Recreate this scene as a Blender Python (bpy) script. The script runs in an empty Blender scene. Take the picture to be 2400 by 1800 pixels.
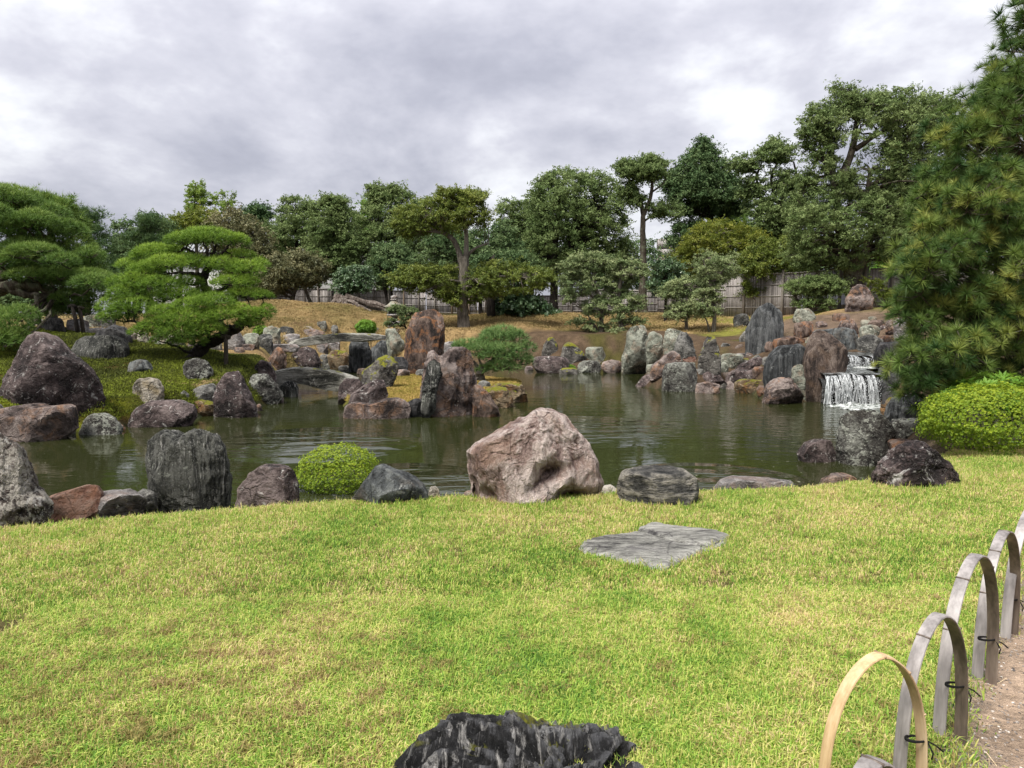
import bpy, math, random
import numpy as np
from mathutils import Vector, Matrix

# ------------------------------------------------------------------ camera, light, exposure
C = bpy.context.scene
F = 1733.33; PITCH = math.radians(5.27); EYE = 2.4
cam_d = bpy.data.cameras.new('camera'); cam = bpy.data.objects.new('camera', cam_d)
C.collection.objects.link(cam); C.camera = cam
cam.location = (0, 0, EYE); cam.rotation_euler = (math.pi / 2 - PITCH, 0, 0)
cam_d.sensor_width = 36; cam_d.lens = 26; cam_d.clip_start = 0.05; cam_d.clip_end = 3000

SUN_EL, SUN_AZ = math.radians(58), math.radians(-140)       # azimuth from +Y towards +X: behind left
w = bpy.data.worlds.new('World'); C.world = w; w.use_nodes = True
nt = w.node_tree; nt.nodes.clear()
def N(t, **k):
    n = nt.nodes.new(t)
    for a, b in k.items(): setattr(n, a, b)
    return n
out = N('ShaderNodeOutputWorld'); bg = N('ShaderNodeBackground')
sky = N('ShaderNodeTexSky', sky_type='NISHITA', sun_disc=False)
sky.sun_elevation = SUN_EL; sky.sun_rotation = SUN_AZ
tc = N('ShaderNodeTexCoord'); sep = N('ShaderNodeSeparateXYZ')
nt.links.new(tc.outputs['Generated'], sep.inputs[0])
def M(op, a, b=None, c=None):
    n = N('ShaderNodeMath', operation=op)
    for i, v in enumerate((a, b, c)):
        if v is None: continue
        if isinstance(v, (int, float)): n.inputs[i].default_value = v
        else: nt.links.new(v, n.inputs[i])
    return n.outputs[0]
zc = M('MAXIMUM', sep.outputs['Z'], 0.0)
den = M('ADD', zc, 0.38)
cx = M('DIVIDE', sep.outputs['X'], den); cy = M('DIVIDE', sep.outputs['Y'], den)
cmb = N('ShaderNodeCombineXYZ'); nt.links.new(cx, cmb.inputs[0]); nt.links.new(cy, cmb.inputs[1])
def wn(scale, det, rough, off, sx=1, sy=1, dist=0.0):
    mp = N('ShaderNodeMapping'); nt.links.new(cmb.outputs[0], mp.inputs[0])
    mp.inputs['Location'].default_value = off; mp.inputs['Scale'].default_value = (sx, sy, 1)
    n = N('ShaderNodeTexNoise'); nt.links.new(mp.outputs[0], n.inputs['Vector'])
    n.inputs['Scale'].default_value = scale; n.inputs['Detail'].default_value = det
    n.inputs['Roughness'].default_value = rough; n.inputs['Distortion'].default_value = dist
    return n.outputs[0]
n1 = wn(1.5, 6, 0.56, (3.3, 1.7, 0), dist=0.15); n2 = wn(4.8, 6, 0.58, (7.1, 2.2, 3), dist=0.1); n3 = wn(0.45, 2, 0.5, (1.2, 9.2, 5))
s = M('ADD', M('MULTIPLY', n1, 0.72), M('ADD', M('MULTIPLY', n2, 0.18), M('MULTIPLY', n3, 0.30)))
ramp = N('ShaderNodeValToRGB'); nt.links.new(s, ramp.inputs[0])
e = ramp.color_ramp.elements
e[0].position = 0.45; e[0].color = (0.29, 0.295, 0.36, 1)
e[1].position = 0.71; e[1].color = (0.86, 0.87, 0.90, 1)
m_ = e.new(0.56); m_.color = (0.44, 0.445, 0.515, 1)
m_ = e.new(0.635); m_.color = (0.60, 0.60, 0.665, 1)
# overcast skies are brighter towards the zenith
grad = M('ADD', M('MULTIPLY', zc, 0.62), 0.60)
vm = N('ShaderNodeVectorMath', operation='SCALE'); nt.links.new(ramp.outputs[0], vm.inputs[0]); nt.links.new(grad, vm.inputs['Scale'])
vs = N('ShaderNodeVectorMath', operation='SCALE'); nt.links.new(sky.outputs[0], vs.inputs[0]); vs.inputs['Scale'].default_value = 0.10
mix = N('ShaderNodeMixRGB'); mix.inputs[0].default_value = 0.94
nt.links.new(vs.outputs[0], mix.inputs[1]); nt.links.new(vm.outputs[0], mix.inputs[2])
nt.links.new(mix.outputs[0], bg.inputs[0]); bg.inputs[1].default_value = 1.0
nt.links.new(bg.outputs[0], out.inputs[0])

sd = bpy.data.lights.new('sun', 'SUN'); sun = bpy.data.objects.new('sun', sd); C.collection.objects.link(sun)
sd.energy = 4.3; sd.angle = math.radians(24); sd.color = (1.0, 0.96, 0.88)
sdir = Vector((math.sin(SUN_AZ) * math.cos(SUN_EL), math.cos(SUN_AZ) * math.cos(SUN_EL), math.sin(SUN_EL)))
sun.rotation_euler = sdir.to_track_quat('Z', 'Y').to_euler()
C.view_settings.view_transform = 'Standard'; C.view_settings.look = 'None'
C.view_settings.exposure = 0.76; C.view_settings.gamma = 1.0
C.cycles.use_denoising = True
C.cycles.max_bounces = 6; C.cycles.transparent_max_bounces = 8; C.cycles.caustics_reflective = False; C.cycles.caustics_refractive = False

rng = np.random.default_rng(7); random.seed(7)

# ------------------------------------------------------------------ geometry helpers
def ray(px, py):
    u, v = (px - 1200) / F, (900 - py) / F
    c, s_ = math.cos(PITCH), math.sin(PITCH)
    return np.array([u, c + v * s_, -s_ + v * c])
def at(px, py, d):
    r = ray(px, py); return r * (d / r[1]) + np.array([0, 0, EYE])
def onz(px, py, z=0.0):
    r = ray(px, py); t = (z - EYE) / r[2]; return r * t + np.array([0, 0, EYE])

_p = np.random.default_rng(3).permutation(256); _p = np.concatenate([_p, _p, _p])
_g = np.random.default_rng(4).normal(size=(256, 3)); _g /= np.linalg.norm(_g, axis=1)[:, None]
def pnoise(P):
    P = np.asarray(P, float); i = np.floor(P).astype(int); f = P - i; i &= 255
    u = f * f * f * (f * (f * 6 - 15) + 10); r = 0
    for dx in (0, 1):
        for dy in (0, 1):
            for dz in (0, 1):
                h = _p[_p[_p[i[:, 0] + dx] + i[:, 1] + dy] + i[:, 2] + dz]
                g = _g[h]; dd = f - np.array([dx, dy, dz])
                wgt = (u[:, 0] if dx else 1 - u[:, 0]) * (u[:, 1] if dy else 1 - u[:, 1]) * (u[:, 2] if dz else 1 - u[:, 2])
                r = r + wgt * np.sum(g * dd, axis=1)
    return r
def fbm(P, o=4, ridge=False):
    s_, a, t = 0, 1.0, 0
    for k in range(o):
        n = pnoise(P * 2 ** k + 17.3 * k)
        if ridge: n = 0.5 - np.abs(n) * 1.6
        s_ = s_ + a * n; t += a; a *= 0.5
    return s_ / t

def mk(name, V, faces, mat=None, parent=None, tint=None, smooth=False, loc=None, sharp=None):
    """one mesh object; faces = list of int arrays (n, k)"""
    V = np.asarray(V, float)
    if isinstance(faces, np.ndarray): faces = [faces]
    faces = [np.asarray(f, np.int32) for f in faces if len(f)]
    me = bpy.data.meshes.new(name)
    ploc = np.array(loc if loc is not None else (0, 0, 0), float)
    if parent is not None: ploc = np.array(parent.get('_w', (0, 0, 0)), float)
    me.vertices.add(len(V)); me.vertices.foreach_set('co', (V - ploc).astype(np.float32).ravel())
    fl = np.concatenate([f.ravel() for f in faces]); tot = np.concatenate([np.full(len(f), f.shape[1], np.int32) for f in faces])
    st = np.concatenate([[0], np.cumsum(tot)[:-1]]).astype(np.int32)
    me.loops.add(len(fl)); me.loops.foreach_set('vertex_index', fl)
    me.polygons.add(len(tot)); me.polygons.foreach_set('loop_start', st); me.polygons.foreach_set('loop_total', tot)
    me.update(calc_edges=True)
    if smooth:
        me.polygons.foreach_set('use_smooth', np.ones(len(tot), bool))
        if sharp: me.set_sharp_from_angle(angle=math.radians(sharp))
    if tint is not None:
        a = me.attributes.new('tint', 'FLOAT', 'POINT'); a.data.foreach_set('value', np.asarray(tint, np.float32))
    if mat: me.materials.append(mat)
    o = bpy.data.objects.new(name, me); C.collection.objects.link(o)
    if parent is not None: o.parent = parent
    elif loc is not None: o.location = loc
    return o
def tag(o, label=None, cat=None, group=None, kind=None):
    if label: o['label'] = label
    if cat: o['category'] = cat
    if group: o['group'] = group
    if kind: o['kind'] = kind
    return o
ROOTS = []
def root(name, label, cat, loc, group=None):
    o = bpy.data.objects.new(name, None); C.collection.objects.link(o); o.location = tuple(loc)
    o['_w'] = [float(a) for a in loc]; ROOTS.append(o); o.empty_display_size = .2
    return tag(o, label, cat, group)

class MB:
    def __init__(s): s.V = []; s.Q = []; s.T = []; s.n = 0; s.t = []
    def add(s, V, q=None, t=None, tint=0.5):
        V = np.asarray(V, float)
        if q is not None and len(q): s.Q.append(np.asarray(q) + s.n)
        if t is not None and len(t): s.T.append(np.asarray(t) + s.n)
        s.V.append(V); s.n += len(V); s.t.append(np.full(len(V), tint) if np.isscalar(tint) else tint)
    def box(s, c, h, R=None, tint=0.5):
        v = np.array([[x, y, z] for x in (-1, 1) for y in (-1, 1) for z in (-1, 1)], float) * np.array(h)
        if R is not None: v = v @ np.asarray(R).T
        s.add(v + np.array(c), [[0, 1, 3, 2], [4, 6, 7, 5], [0, 4, 5, 1], [2, 3, 7, 6], [0, 2, 6, 4], [1, 5, 7, 3]], tint=tint)
    def tube(s, P, r, k=7, cap=True, tint=0.5, wob=0.0):
        P = np.asarray(P, float); n = len(P); r = np.broadcast_to(np.asarray(r, float), (n,))
        T = np.gradient(P, axis=0); T /= np.linalg.norm(T, axis=1)[:, None] + 1e-9
        up = np.array([0.13, 0.97, 0.21])
        A = np.cross(T, up); A /= np.linalg.norm(A, axis=1)[:, None] + 1e-9; B = np.cross(T, A)
        th = np.linspace(0, 2 * np.pi, k, endpoint=False)
        rr = r[:, None] * (1 + (wob * (rng.random((n, k)) - .5) * 2 if wob else 0))
        V = P[:, None] + rr[..., None] * (np.cos(th)[None, :, None] * A[:, None] + np.sin(th)[None, :, None] * B[:, None])
        V = V.reshape(-1, 3)
        q = [[i * k + j, i * k + (j + 1) % k, (i + 1) * k + (j + 1) % k, (i + 1) * k + j] for i in range(n - 1) for j in range(k)]
        t = []
        if cap:
            V = np.vstack([V, P[0], P[-1]]); a = n * k
            for j in range(k):
                t.append([a, (j + 1) % k, j]); t.append([a + 1, (n - 1) * k + j, (n - 1) * k + (j + 1) % k])
        s.add(V, q, t, tint)
    def lathe(s, prof, c, k=12, tint=.5):
        th = np.linspace(0, 2 * np.pi, k, endpoint=False); V = []
        for r_, z in prof: V += [[c[0] + r_ * math.cos(a), c[1] + r_ * math.sin(a), c[2] + z] for a in th]
        n = len(prof)
        q = [[i * k + j, i * k + (j + 1) % k, (i + 1) * k + (j + 1) % k, (i + 1) * k + j] for i in range(n - 1) for j in range(k)]
        s.add(V, q, None, tint)
    def build(s, name, mat, parent=None, smooth=False, loc=None, sharp=None):
        fs = []
        if s.Q: fs.append(np.concatenate(s.Q))
        if s.T: fs.append(np.concatenate(s.T))
        return mk(name, np.vstack(s.V), fs, mat, parent, np.concatenate(s.t), smooth, loc, sharp)

def rots(n, nrm, spin=None):
    """rotation matrices whose local Z follows nrm (n,3), with random spin"""
    Z = nrm / (np.linalg.norm(nrm, axis=1)[:, None] + 1e-9)
    R = rng.normal(size=(n, 3)) if spin is None else spin
    X = np.cross(R, Z); X /= np.linalg.norm(X, axis=1)[:, None] + 1e-9
    Y = np.cross(Z, X)
    return np.stack([X, Y, Z], axis=2)
def stamp(tv, tf, P, R, S, tint, ttint=None):
    """copies of a template at P with rotations R and sizes S -> V, faces, tint"""
    n, m = len(P), len(tv); S = np.broadcast_to(np.asarray(S, float).reshape(-1, 1) if np.ndim(S) else np.full((n, 1), S), (n, 1))
    V = np.einsum('nij,mj->nmi', R, tv) * S[:, :, None] + P[:, None]
    Fc = (tf[None] + (np.arange(n) * m)[:, None, None]).reshape(-1, tf.shape[1])
    t = np.repeat(np.asarray(tint), m)
    if ttint is not None: t = np.clip(t + np.tile(ttint, n), 0, 1)
    return V.reshape(-1, 3), Fc, t

# ------------------------------------------------------------------ materials
class Mat:
    def __init__(s, name):
        s.m = bpy.data.materials.new(name); s.m.use_nodes = True; s.t = s.m.node_tree; s.t.nodes.clear()
        s.out = s.n('ShaderNodeOutputMaterial')
        s.co = s.n('ShaderNodeTexCoord').outputs['Object']
    def n(s, t, **k):
        x = s.t.nodes.new(t)
        for a, b in k.items(): setattr(x, a, b)
        return x
    def l(s, a, b): s.t.links.new(a, b)
    def v(s, inp, val):
        if isinstance(val, bpy.types.NodeSocket): s.l(val, inp)
        elif isinstance(val, tuple) and len(val) == 3 and inp.type == 'RGBA': inp.default_value = (*val, 1)
        else: inp.default_value = val
    def math(s, op, a, b=None, c=None, clamp=False):
        n = s.n('ShaderNodeMath', operation=op, use_clamp=clamp)
        for i, x in enumerate((a, b, c)):
            if x is not None: s.v(n.inputs[i], x)
        return n.outputs[0]
    def map(s, scale=(1, 1, 1), rot=(0, 0, 0), co=None, loc=None):
        n = s.n('ShaderNodeMapping'); s.l(co or s.co, n.inputs[0]); n.inputs['Scale'].default_value = scale; n.inputs['Rotation'].default_value = rot
        if loc is not None: s.v(n.inputs['Location'], loc)
        return n.outputs[0]
    def noise(s, scale, det=4, rough=.55, co=None, dist=0.0, out=0):
        n = s.n('ShaderNodeTexNoise'); s.l(co or s.co, n.inputs['Vector'])
        n.inputs['Scale'].default_value = scale; n.inputs['Detail'].default_value = det; n.inputs['Roughness'].default_value = rough; n.inputs['Distortion'].default_value = dist
        return n.outputs[out]
    def vor(s, scale, co=None, feature='F1'):
        n = s.n('ShaderNodeTexVoronoi', feature=feature); s.l(co or s.co, n.inputs['Vector']); n.inputs['Scale'].default_value = scale
        return n.outputs['Distance']
    def ramp(s, f, stops):
        n = s.n('ShaderNodeValToRGB'); s.l(f, n.inputs[0]); e = n.color_ramp.elements
        for i, (p, c) in enumerate(stops):
            if isinstance(c, (int, float)): c = (c, c, c)
            x = e[i] if i < 2 else e.new(p)
            x.position = p; x.color = (*c, 1)
        return n.outputs[0]
    def mix(s, f, a, b, mode='MIX'):
        n = s.n('ShaderNodeMixRGB', blend_type=mode); s.v(n.inputs[0], f); s.v(n.inputs[1], a); s.v(n.inputs[2], b); return n.outputs[0]
    def step(s, f, a, b):
        n = s.n('ShaderNodeMapRange'); s.v(n.inputs[0], f); n.inputs[1].default_value = a; n.inputs[2].default_value = b; n.clamp = True; return n.outputs[0]
    def bump(s, h, strength=.5, dist=.02, nrm=None):
        n = s.n('ShaderNodeBump'); s.l(h, n.inputs['Height']); n.inputs['Strength'].default_value = strength; n.inputs['Distance'].default_value = dist
        if nrm is not None: s.l(nrm, n.inputs['Normal'])
        return n.outputs[0]
    def bsdf(s, col, rough=.8, nrm=None, spec=.3, **k):
        b = s.n('ShaderNodeBsdfPrincipled'); s.v(b.inputs['Base Color'], col); s.v(b.inputs['Roughness'], rough); b.inputs['Specular IOR Level'].default_value = spec
        if nrm is not None: s.l(nrm, b.inputs['Normal'])
        for a, x in k.items(): s.v(b.inputs[a.replace('_', ' ')], x)
        s.l(b.outputs[0], s.out.inputs[0]); return s.m

def rockmat(name, dark, mid, light, streak=(1, 1, 1), rot=(0, 0, 0), lichen=.3, lcol=(.42, .42, .37), moss=0.0, mcol=(.12, .12, .012),
            bump=1.0, stain=None, crack=.5, rough=.8, white=0.0, sscale=1.0, spec=.25):
    m = Mat(name)
    rnd = m.n('ShaderNodeObjectInfo').outputs['Random']
    off = m.n('ShaderNodeCombineXYZ'); m.l(m.math('MULTIPLY', rnd, 37.0), off.inputs[0]); m.l(m.math('MULTIPLY', rnd, 91.0), off.inputs[1])
    co = m.map(co=m.co, loc=off.outputs[0]); sc = m.map(scale=streak, rot=rot, co=co)
    n1 = m.noise(1.7 * sscale, 5, .6, sc, 0.5); n2 = m.noise(8 * sscale, 7, .72, sc, 0.5); n3 = m.noise(34, 4, .7, co); n4 = m.noise(2.6, 5, .65, co, .8)
    f = m.math('ADD', m.math('MULTIPLY', n1, .5), m.math('ADD', m.math('MULTIPLY', n2, .38), m.math('MULTIPLY', n3, .12)))
    f = m.math('ADD', f, m.math('MULTIPLY', m.math('SUBTRACT', m.noise(.9, 3, .6, co), .5), .35))
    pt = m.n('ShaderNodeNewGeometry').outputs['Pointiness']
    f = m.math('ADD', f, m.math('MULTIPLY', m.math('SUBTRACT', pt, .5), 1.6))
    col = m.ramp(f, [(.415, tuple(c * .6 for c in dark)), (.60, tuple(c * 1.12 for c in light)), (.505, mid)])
    if stain: col = m.mix(m.math('MULTIPLY', m.step(n4, .5, .66), .75), col, stain)
    v = m.vor(2.4, m.mix(.12, co, m.noise(3, 3, .6, co, out=1)), 'DISTANCE_TO_EDGE')
    cr = m.step(v, .0, .018)
    crm = m.math('SUBTRACT', 1, m.math('MULTIPLY', m.math('SUBTRACT', 1, cr), m.math('MULTIPLY', m.step(n4, .42, .56), crack)))
    col = m.mix(m.math('SUBTRACT', 1, crm), col, dark)
    v2 = m.vor(3.2, m.map(scale=(streak[0] * .8, streak[1] * .8, streak[2] * 1.0), rot=(.5, .3, .2), co=m.mix(.22, co, m.noise(2.2, 4, .7, co, out=1))), 'DISTANCE_TO_EDGE')
    c2 = m.math('MULTIPLY', m.math('SUBTRACT', 1, m.step(v2, .0, .05)), m.step(m.noise(3.7, 3, .6, co), .44, .60)); col = m.mix(m.math('MULTIPLY', c2, .65 * min(1, crack + .3)), col, tuple(c * .5 for c in dark))
    if lichen > 0:
        n5 = m.noise(15, 4, .7, co); n6 = m.noise(2.2, 3, .6, co)
        lm = m.math('MULTIPLY', m.step(m.math('ADD', n5, m.math('MULTIPLY', n6, .7)), 1.10 - .22 * lichen, 1.17 - .22 * lichen), .8)
        col = m.mix(lm, col, lcol)
        n7 = m.noise(60, 2, .5, co); col = m.mix(m.math('MULTIPLY', m.step(n7, .64, .7), lichen), col, lcol)
    if white > 0:
        nw = m.noise(5.5, 5, .7, m.map(scale=streak, rot=rot, co=co, loc=(3, 7, 1)), 1.0)
        col = m.mix(m.math('MULTIPLY', m.step(nw, .60 - .06 * white, .68), .85), col, (.55, .53, .50))
    if moss > 0:
        g = m.n('ShaderNodeNewGeometry'); sp = m.n('ShaderNodeSeparateXYZ'); m.l(g.outputs['Normal'], sp.inputs[0])
        mm = m.step(m.math('ADD', m.math('MULTIPLY', sp.outputs[2], .35), m.noise(3.2, 4, .6, co)), .92 - .38 * moss, .99 - .38 * moss)
        col = m.mix(mm, col, m.mix(n3, mcol, (mcol[0] * 1.9, mcol[1] * 1.9, mcol[2] * 1.4)))
    h = m.math('ADD', m.math('MULTIPLY', n2, 1.0), m.math('ADD', m.math('MULTIPLY', n3, .28), m.math('MULTIPLY', crm, .30 * crack)))
    h = m.math('ADD', h, m.math('ADD', n1, m.math('MULTIPLY', c2, -.30)))
    return m.bsdf(col, rough, m.bump(h, 1.0, .13 * bump), spec)

def leafmat(name, cols, trans=.35, rough=.55, spec=.25, fac=1.0):
    """cols: three colours picked by the per-leaf tint"""
    m = Mat(name)
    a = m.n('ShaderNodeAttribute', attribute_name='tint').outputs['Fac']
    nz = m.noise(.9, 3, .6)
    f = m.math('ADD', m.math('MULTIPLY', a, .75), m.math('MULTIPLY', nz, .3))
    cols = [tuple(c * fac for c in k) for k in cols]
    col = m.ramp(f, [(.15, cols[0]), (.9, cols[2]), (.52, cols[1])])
    b = m.n('ShaderNodeBsdfPrincipled'); m.l(col, b.inputs['Base Color']); b.inputs['Roughness'].default_value = rough; b.inputs['Specular IOR Level'].default_value = spec
    t = m.n('ShaderNodeBsdfTranslucent'); m.l(m.mix(.5, col, (.28, .36, .04), 'MIX') if trans > .3 else col, t.inputs[0])
    x = m.n('ShaderNodeMixShader'); x.inputs[0].default_value = trans; m.l(b.outputs[0], x.inputs[1]); m.l(t.outputs[0], x.inputs[2]); m.l(x.outputs[0], m.out.inputs[0])
    return m.m
def barkmat(name, a, b, c, zs=.25, lich=0.0):
    m = Mat(name); co = m.map(scale=(1, 1, zs))
    n = m.noise(14, 5, .65, co, .4); n2 = m.noise(2.2, 4, .6)
    col = m.ramp(m.math('ADD', m.math('MULTIPLY', n, .7), m.math('MULTIPLY', n2, .3)), [(.35, a), (.66, c), (.5, b)])
    if lich: col = m.mix(m.math('MULTIPLY', m.step(n2, .52, .62), lich), col, (.16, .19, .12))
    return m.bsdf(col, .9, m.bump(n, 1.0, .04), .15)

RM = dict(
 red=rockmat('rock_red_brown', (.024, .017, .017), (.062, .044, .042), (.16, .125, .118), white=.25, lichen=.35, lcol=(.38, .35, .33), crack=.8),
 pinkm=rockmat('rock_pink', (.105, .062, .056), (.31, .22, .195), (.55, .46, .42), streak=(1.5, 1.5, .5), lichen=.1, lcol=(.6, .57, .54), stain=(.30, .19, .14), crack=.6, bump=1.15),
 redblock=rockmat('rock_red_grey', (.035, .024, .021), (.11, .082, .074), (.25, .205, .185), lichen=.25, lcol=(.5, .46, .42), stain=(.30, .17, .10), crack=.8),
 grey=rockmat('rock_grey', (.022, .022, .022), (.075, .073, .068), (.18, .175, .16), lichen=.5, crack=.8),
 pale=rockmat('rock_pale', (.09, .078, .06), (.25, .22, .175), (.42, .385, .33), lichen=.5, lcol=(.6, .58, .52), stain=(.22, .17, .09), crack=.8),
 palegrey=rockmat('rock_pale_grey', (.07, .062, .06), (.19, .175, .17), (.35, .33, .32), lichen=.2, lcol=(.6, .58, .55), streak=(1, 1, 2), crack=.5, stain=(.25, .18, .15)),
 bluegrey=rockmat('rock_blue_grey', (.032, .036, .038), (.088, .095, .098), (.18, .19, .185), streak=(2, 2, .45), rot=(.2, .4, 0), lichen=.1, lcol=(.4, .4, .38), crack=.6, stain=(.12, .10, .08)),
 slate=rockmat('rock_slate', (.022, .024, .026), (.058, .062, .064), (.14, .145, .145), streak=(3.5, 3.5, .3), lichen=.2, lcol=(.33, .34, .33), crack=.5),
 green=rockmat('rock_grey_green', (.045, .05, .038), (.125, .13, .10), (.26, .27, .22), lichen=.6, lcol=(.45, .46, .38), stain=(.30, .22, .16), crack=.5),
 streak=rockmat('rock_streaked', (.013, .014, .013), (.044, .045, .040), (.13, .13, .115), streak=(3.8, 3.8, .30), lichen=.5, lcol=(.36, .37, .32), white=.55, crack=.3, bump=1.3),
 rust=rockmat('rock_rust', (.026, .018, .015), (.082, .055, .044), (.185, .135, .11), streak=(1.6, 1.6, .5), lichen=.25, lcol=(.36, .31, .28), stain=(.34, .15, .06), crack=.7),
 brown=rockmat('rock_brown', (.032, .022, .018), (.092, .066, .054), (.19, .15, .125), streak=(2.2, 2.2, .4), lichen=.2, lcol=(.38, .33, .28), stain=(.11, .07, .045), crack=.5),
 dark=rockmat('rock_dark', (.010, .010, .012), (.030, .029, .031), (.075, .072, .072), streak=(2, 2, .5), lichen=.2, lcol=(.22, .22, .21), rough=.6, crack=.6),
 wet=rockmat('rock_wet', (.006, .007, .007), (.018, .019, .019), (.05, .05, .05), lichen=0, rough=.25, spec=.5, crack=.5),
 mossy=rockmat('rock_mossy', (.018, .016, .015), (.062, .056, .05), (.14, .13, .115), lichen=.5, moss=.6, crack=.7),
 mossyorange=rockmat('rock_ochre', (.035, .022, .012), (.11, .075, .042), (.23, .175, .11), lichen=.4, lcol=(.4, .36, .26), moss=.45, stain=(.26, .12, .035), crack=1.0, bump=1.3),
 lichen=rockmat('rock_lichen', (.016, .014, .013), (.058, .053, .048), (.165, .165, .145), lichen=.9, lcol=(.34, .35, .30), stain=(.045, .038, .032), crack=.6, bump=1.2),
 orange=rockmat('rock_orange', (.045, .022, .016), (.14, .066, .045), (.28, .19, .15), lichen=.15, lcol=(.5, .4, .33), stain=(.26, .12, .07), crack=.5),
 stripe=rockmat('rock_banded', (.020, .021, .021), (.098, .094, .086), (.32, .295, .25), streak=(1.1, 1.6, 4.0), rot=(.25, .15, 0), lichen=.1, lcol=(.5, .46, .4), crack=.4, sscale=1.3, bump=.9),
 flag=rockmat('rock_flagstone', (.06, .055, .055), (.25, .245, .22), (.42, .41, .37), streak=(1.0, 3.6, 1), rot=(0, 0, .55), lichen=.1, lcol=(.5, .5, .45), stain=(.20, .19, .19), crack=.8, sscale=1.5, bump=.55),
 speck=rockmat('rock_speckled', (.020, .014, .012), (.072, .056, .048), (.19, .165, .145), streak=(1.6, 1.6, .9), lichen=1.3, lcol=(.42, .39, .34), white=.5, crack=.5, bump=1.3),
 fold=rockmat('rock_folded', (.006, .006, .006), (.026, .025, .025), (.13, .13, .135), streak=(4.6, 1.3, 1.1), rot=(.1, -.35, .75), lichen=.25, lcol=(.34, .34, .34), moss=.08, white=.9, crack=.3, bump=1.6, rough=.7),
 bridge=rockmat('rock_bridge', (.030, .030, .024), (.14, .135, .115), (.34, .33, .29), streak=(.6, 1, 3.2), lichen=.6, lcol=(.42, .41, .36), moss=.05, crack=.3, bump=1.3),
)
BK = dict(
 dark=barkmat('bark_dark', (.008, .007, .006), (.022, .018, .015), (.05, .043, .036)),
 brown=barkmat('bark_brown', (.022, .018, .013), (.055, .045, .034), (.11, .095, .075), lich=.4),
 grey=barkmat('bark_grey', (.04, .035, .028), (.12, .105, .085), (.24, .215, .18), zs=.12),
 pale=barkmat('bark_pale', (.06, .05, .042), (.14, .12, .10), (.24, .21, .18), zs=.12, lich=.3),
 stump=barkmat('bark_stump', (.025, .018, .015), (.10, .08, .068), (.27, .24, .215), zs=.2),
)
# per-leaf colours
LM = dict(
 pine=leafmat('needles_bright', ((.034, .066, .010), (.088, .155, .018), (.19, .27, .035)), .25, fac=1.45),
 pined=leafmat('needles_dark', ((.012, .030, .010), (.028, .055, .018), (.055, .085, .028)), .15, fac=1.9),
 pinem=leafmat('needles_mid', ((.022, .046, .010), (.056, .100, .018), (.12, .165, .035)), .2, fac=1.8),
 bigpine=leafmat('needles_olive', ((.018, .040, .010), (.056, .088, .018), (.14, .15, .035)), .22, fac=2.1),
 island=leafmat('needles_blue', ((.034, .068, .022), (.080, .145, .040), (.17, .24, .08)), .22, fac=1.3),
 oak=leafmat('leaves_oak', ((.027, .046, .014), (.061, .088, .029), (.110, .138, .054)), .30, .6, .15, fac=1.95),
 oakd=leafmat('leaves_dark', ((.017, .034, .013), (.038, .064, .024), (.075, .102, .042)), .25, .6, .15, fac=2),
 olive=leafmat('leaves_olive', ((.038, .056, .011), (.082, .108, .018), (.17, .18, .04)), .3, fac=1.6),
 yellow=leafmat('leaves_yellow', ((.050, .066, .010), (.11, .13, .022), (.24, .22, .035)), .35, fac=1.35),
 ginkgo=leafmat('leaves_ginkgo', ((.060, .10, .02), (.13, .20, .04), (.22, .29, .07)), .35, fac=1.2),
 brownish=leafmat('leaves_brown_green', ((.030, .034, .016), (.066, .068, .030), (.12, .11, .055)), .22, fac=1.8),
 blue=leafmat('leaves_camellia', ((.012, .030, .012), (.034, .062, .024), (.10, .14, .075)), .1, .35, .5, fac=1.8),
 sage=leafmat('leaves_sage', ((.045, .070, .025), (.105, .140, .055), (.22, .25, .12)), .3, fac=1.45),
 bright=leafmat('leaves_bright', ((.05, .12, .012), (.10, .22, .02), (.20, .34, .05)), .35, fac=1),
 azalea=leafmat('leaves_azalea', ((.055, .11, .008), (.17, .26, .012), (.38, .44, .03)), .35, .5, .3, fac=0.95),
)
# ------------------------------------------------------------------ terrain
def seg_dist(P, A, B):
    d = B - A; t = np.clip(((P[:, None] - A) * d).sum(-1) / ((d * d).sum(-1) + 1e-12), 0, 1)
    return np.sqrt((((A + t[..., None] * d) - P[:, None]) ** 2).sum(-1)).min(1)
def inside(P, poly):
    x, y = P[:, 0], P[:, 1]; r = np.zeros(len(P), bool); n = len(poly)
    for i in range(n):
        x0, y0 = poly[i]; x1, y1 = poly[(i + 1) % n]
        c = ((y0 > y) != (y1 > y)); r ^= c & (x < (x1 - x0) * (y - y0) / (y1 - y0 + 1e-12) + x0)
    return r
def zw(*pts): return [tuple(onz(px, py)[:2]) for px, py in pts]
POND = np.array([(-16, 9.2), (-8, 8.7), (-5.4, 8.7), (-3.2, 9.2), (0, 9.4), (2, 9.4), (3.4, 9.5), (4.5, 9.7), (5.3, 10.4), (5.9, 11.4), (6.6, 12.8), (7.4, 14.4), (8.1, 16.2), (9.6, 18.6)]
    + zw((2085, 948), (1945, 945), (1900, 940), (1850, 944), (1790, 940), (1735, 905), (1690, 912), (1620, 915), (1560, 916), (1490, 903), (1515, 876), (1440, 868), (1340, 870), (1250, 865), (1170, 862), (1040, 862), (955, 868), (900, 865), (860, 850), (800, 843), (760, 850), (740, 866), (690, 876), (672, 895), (650, 915), (645, 938), (590, 966), (500, 966), (460, 982), (300, 995), (285, 1010), (165, 1012), (0, 1035)) + [(-12, 13.6), (-16, 14)])
ISLE = np.array(zw((812, 962), (900, 970), (1000, 968), (1120, 965), (1165, 950), (1228, 930), (1225, 908), (1150, 899), (1000, 890), (930, 893), (860, 902), (805, 915), (796, 935)))
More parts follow.
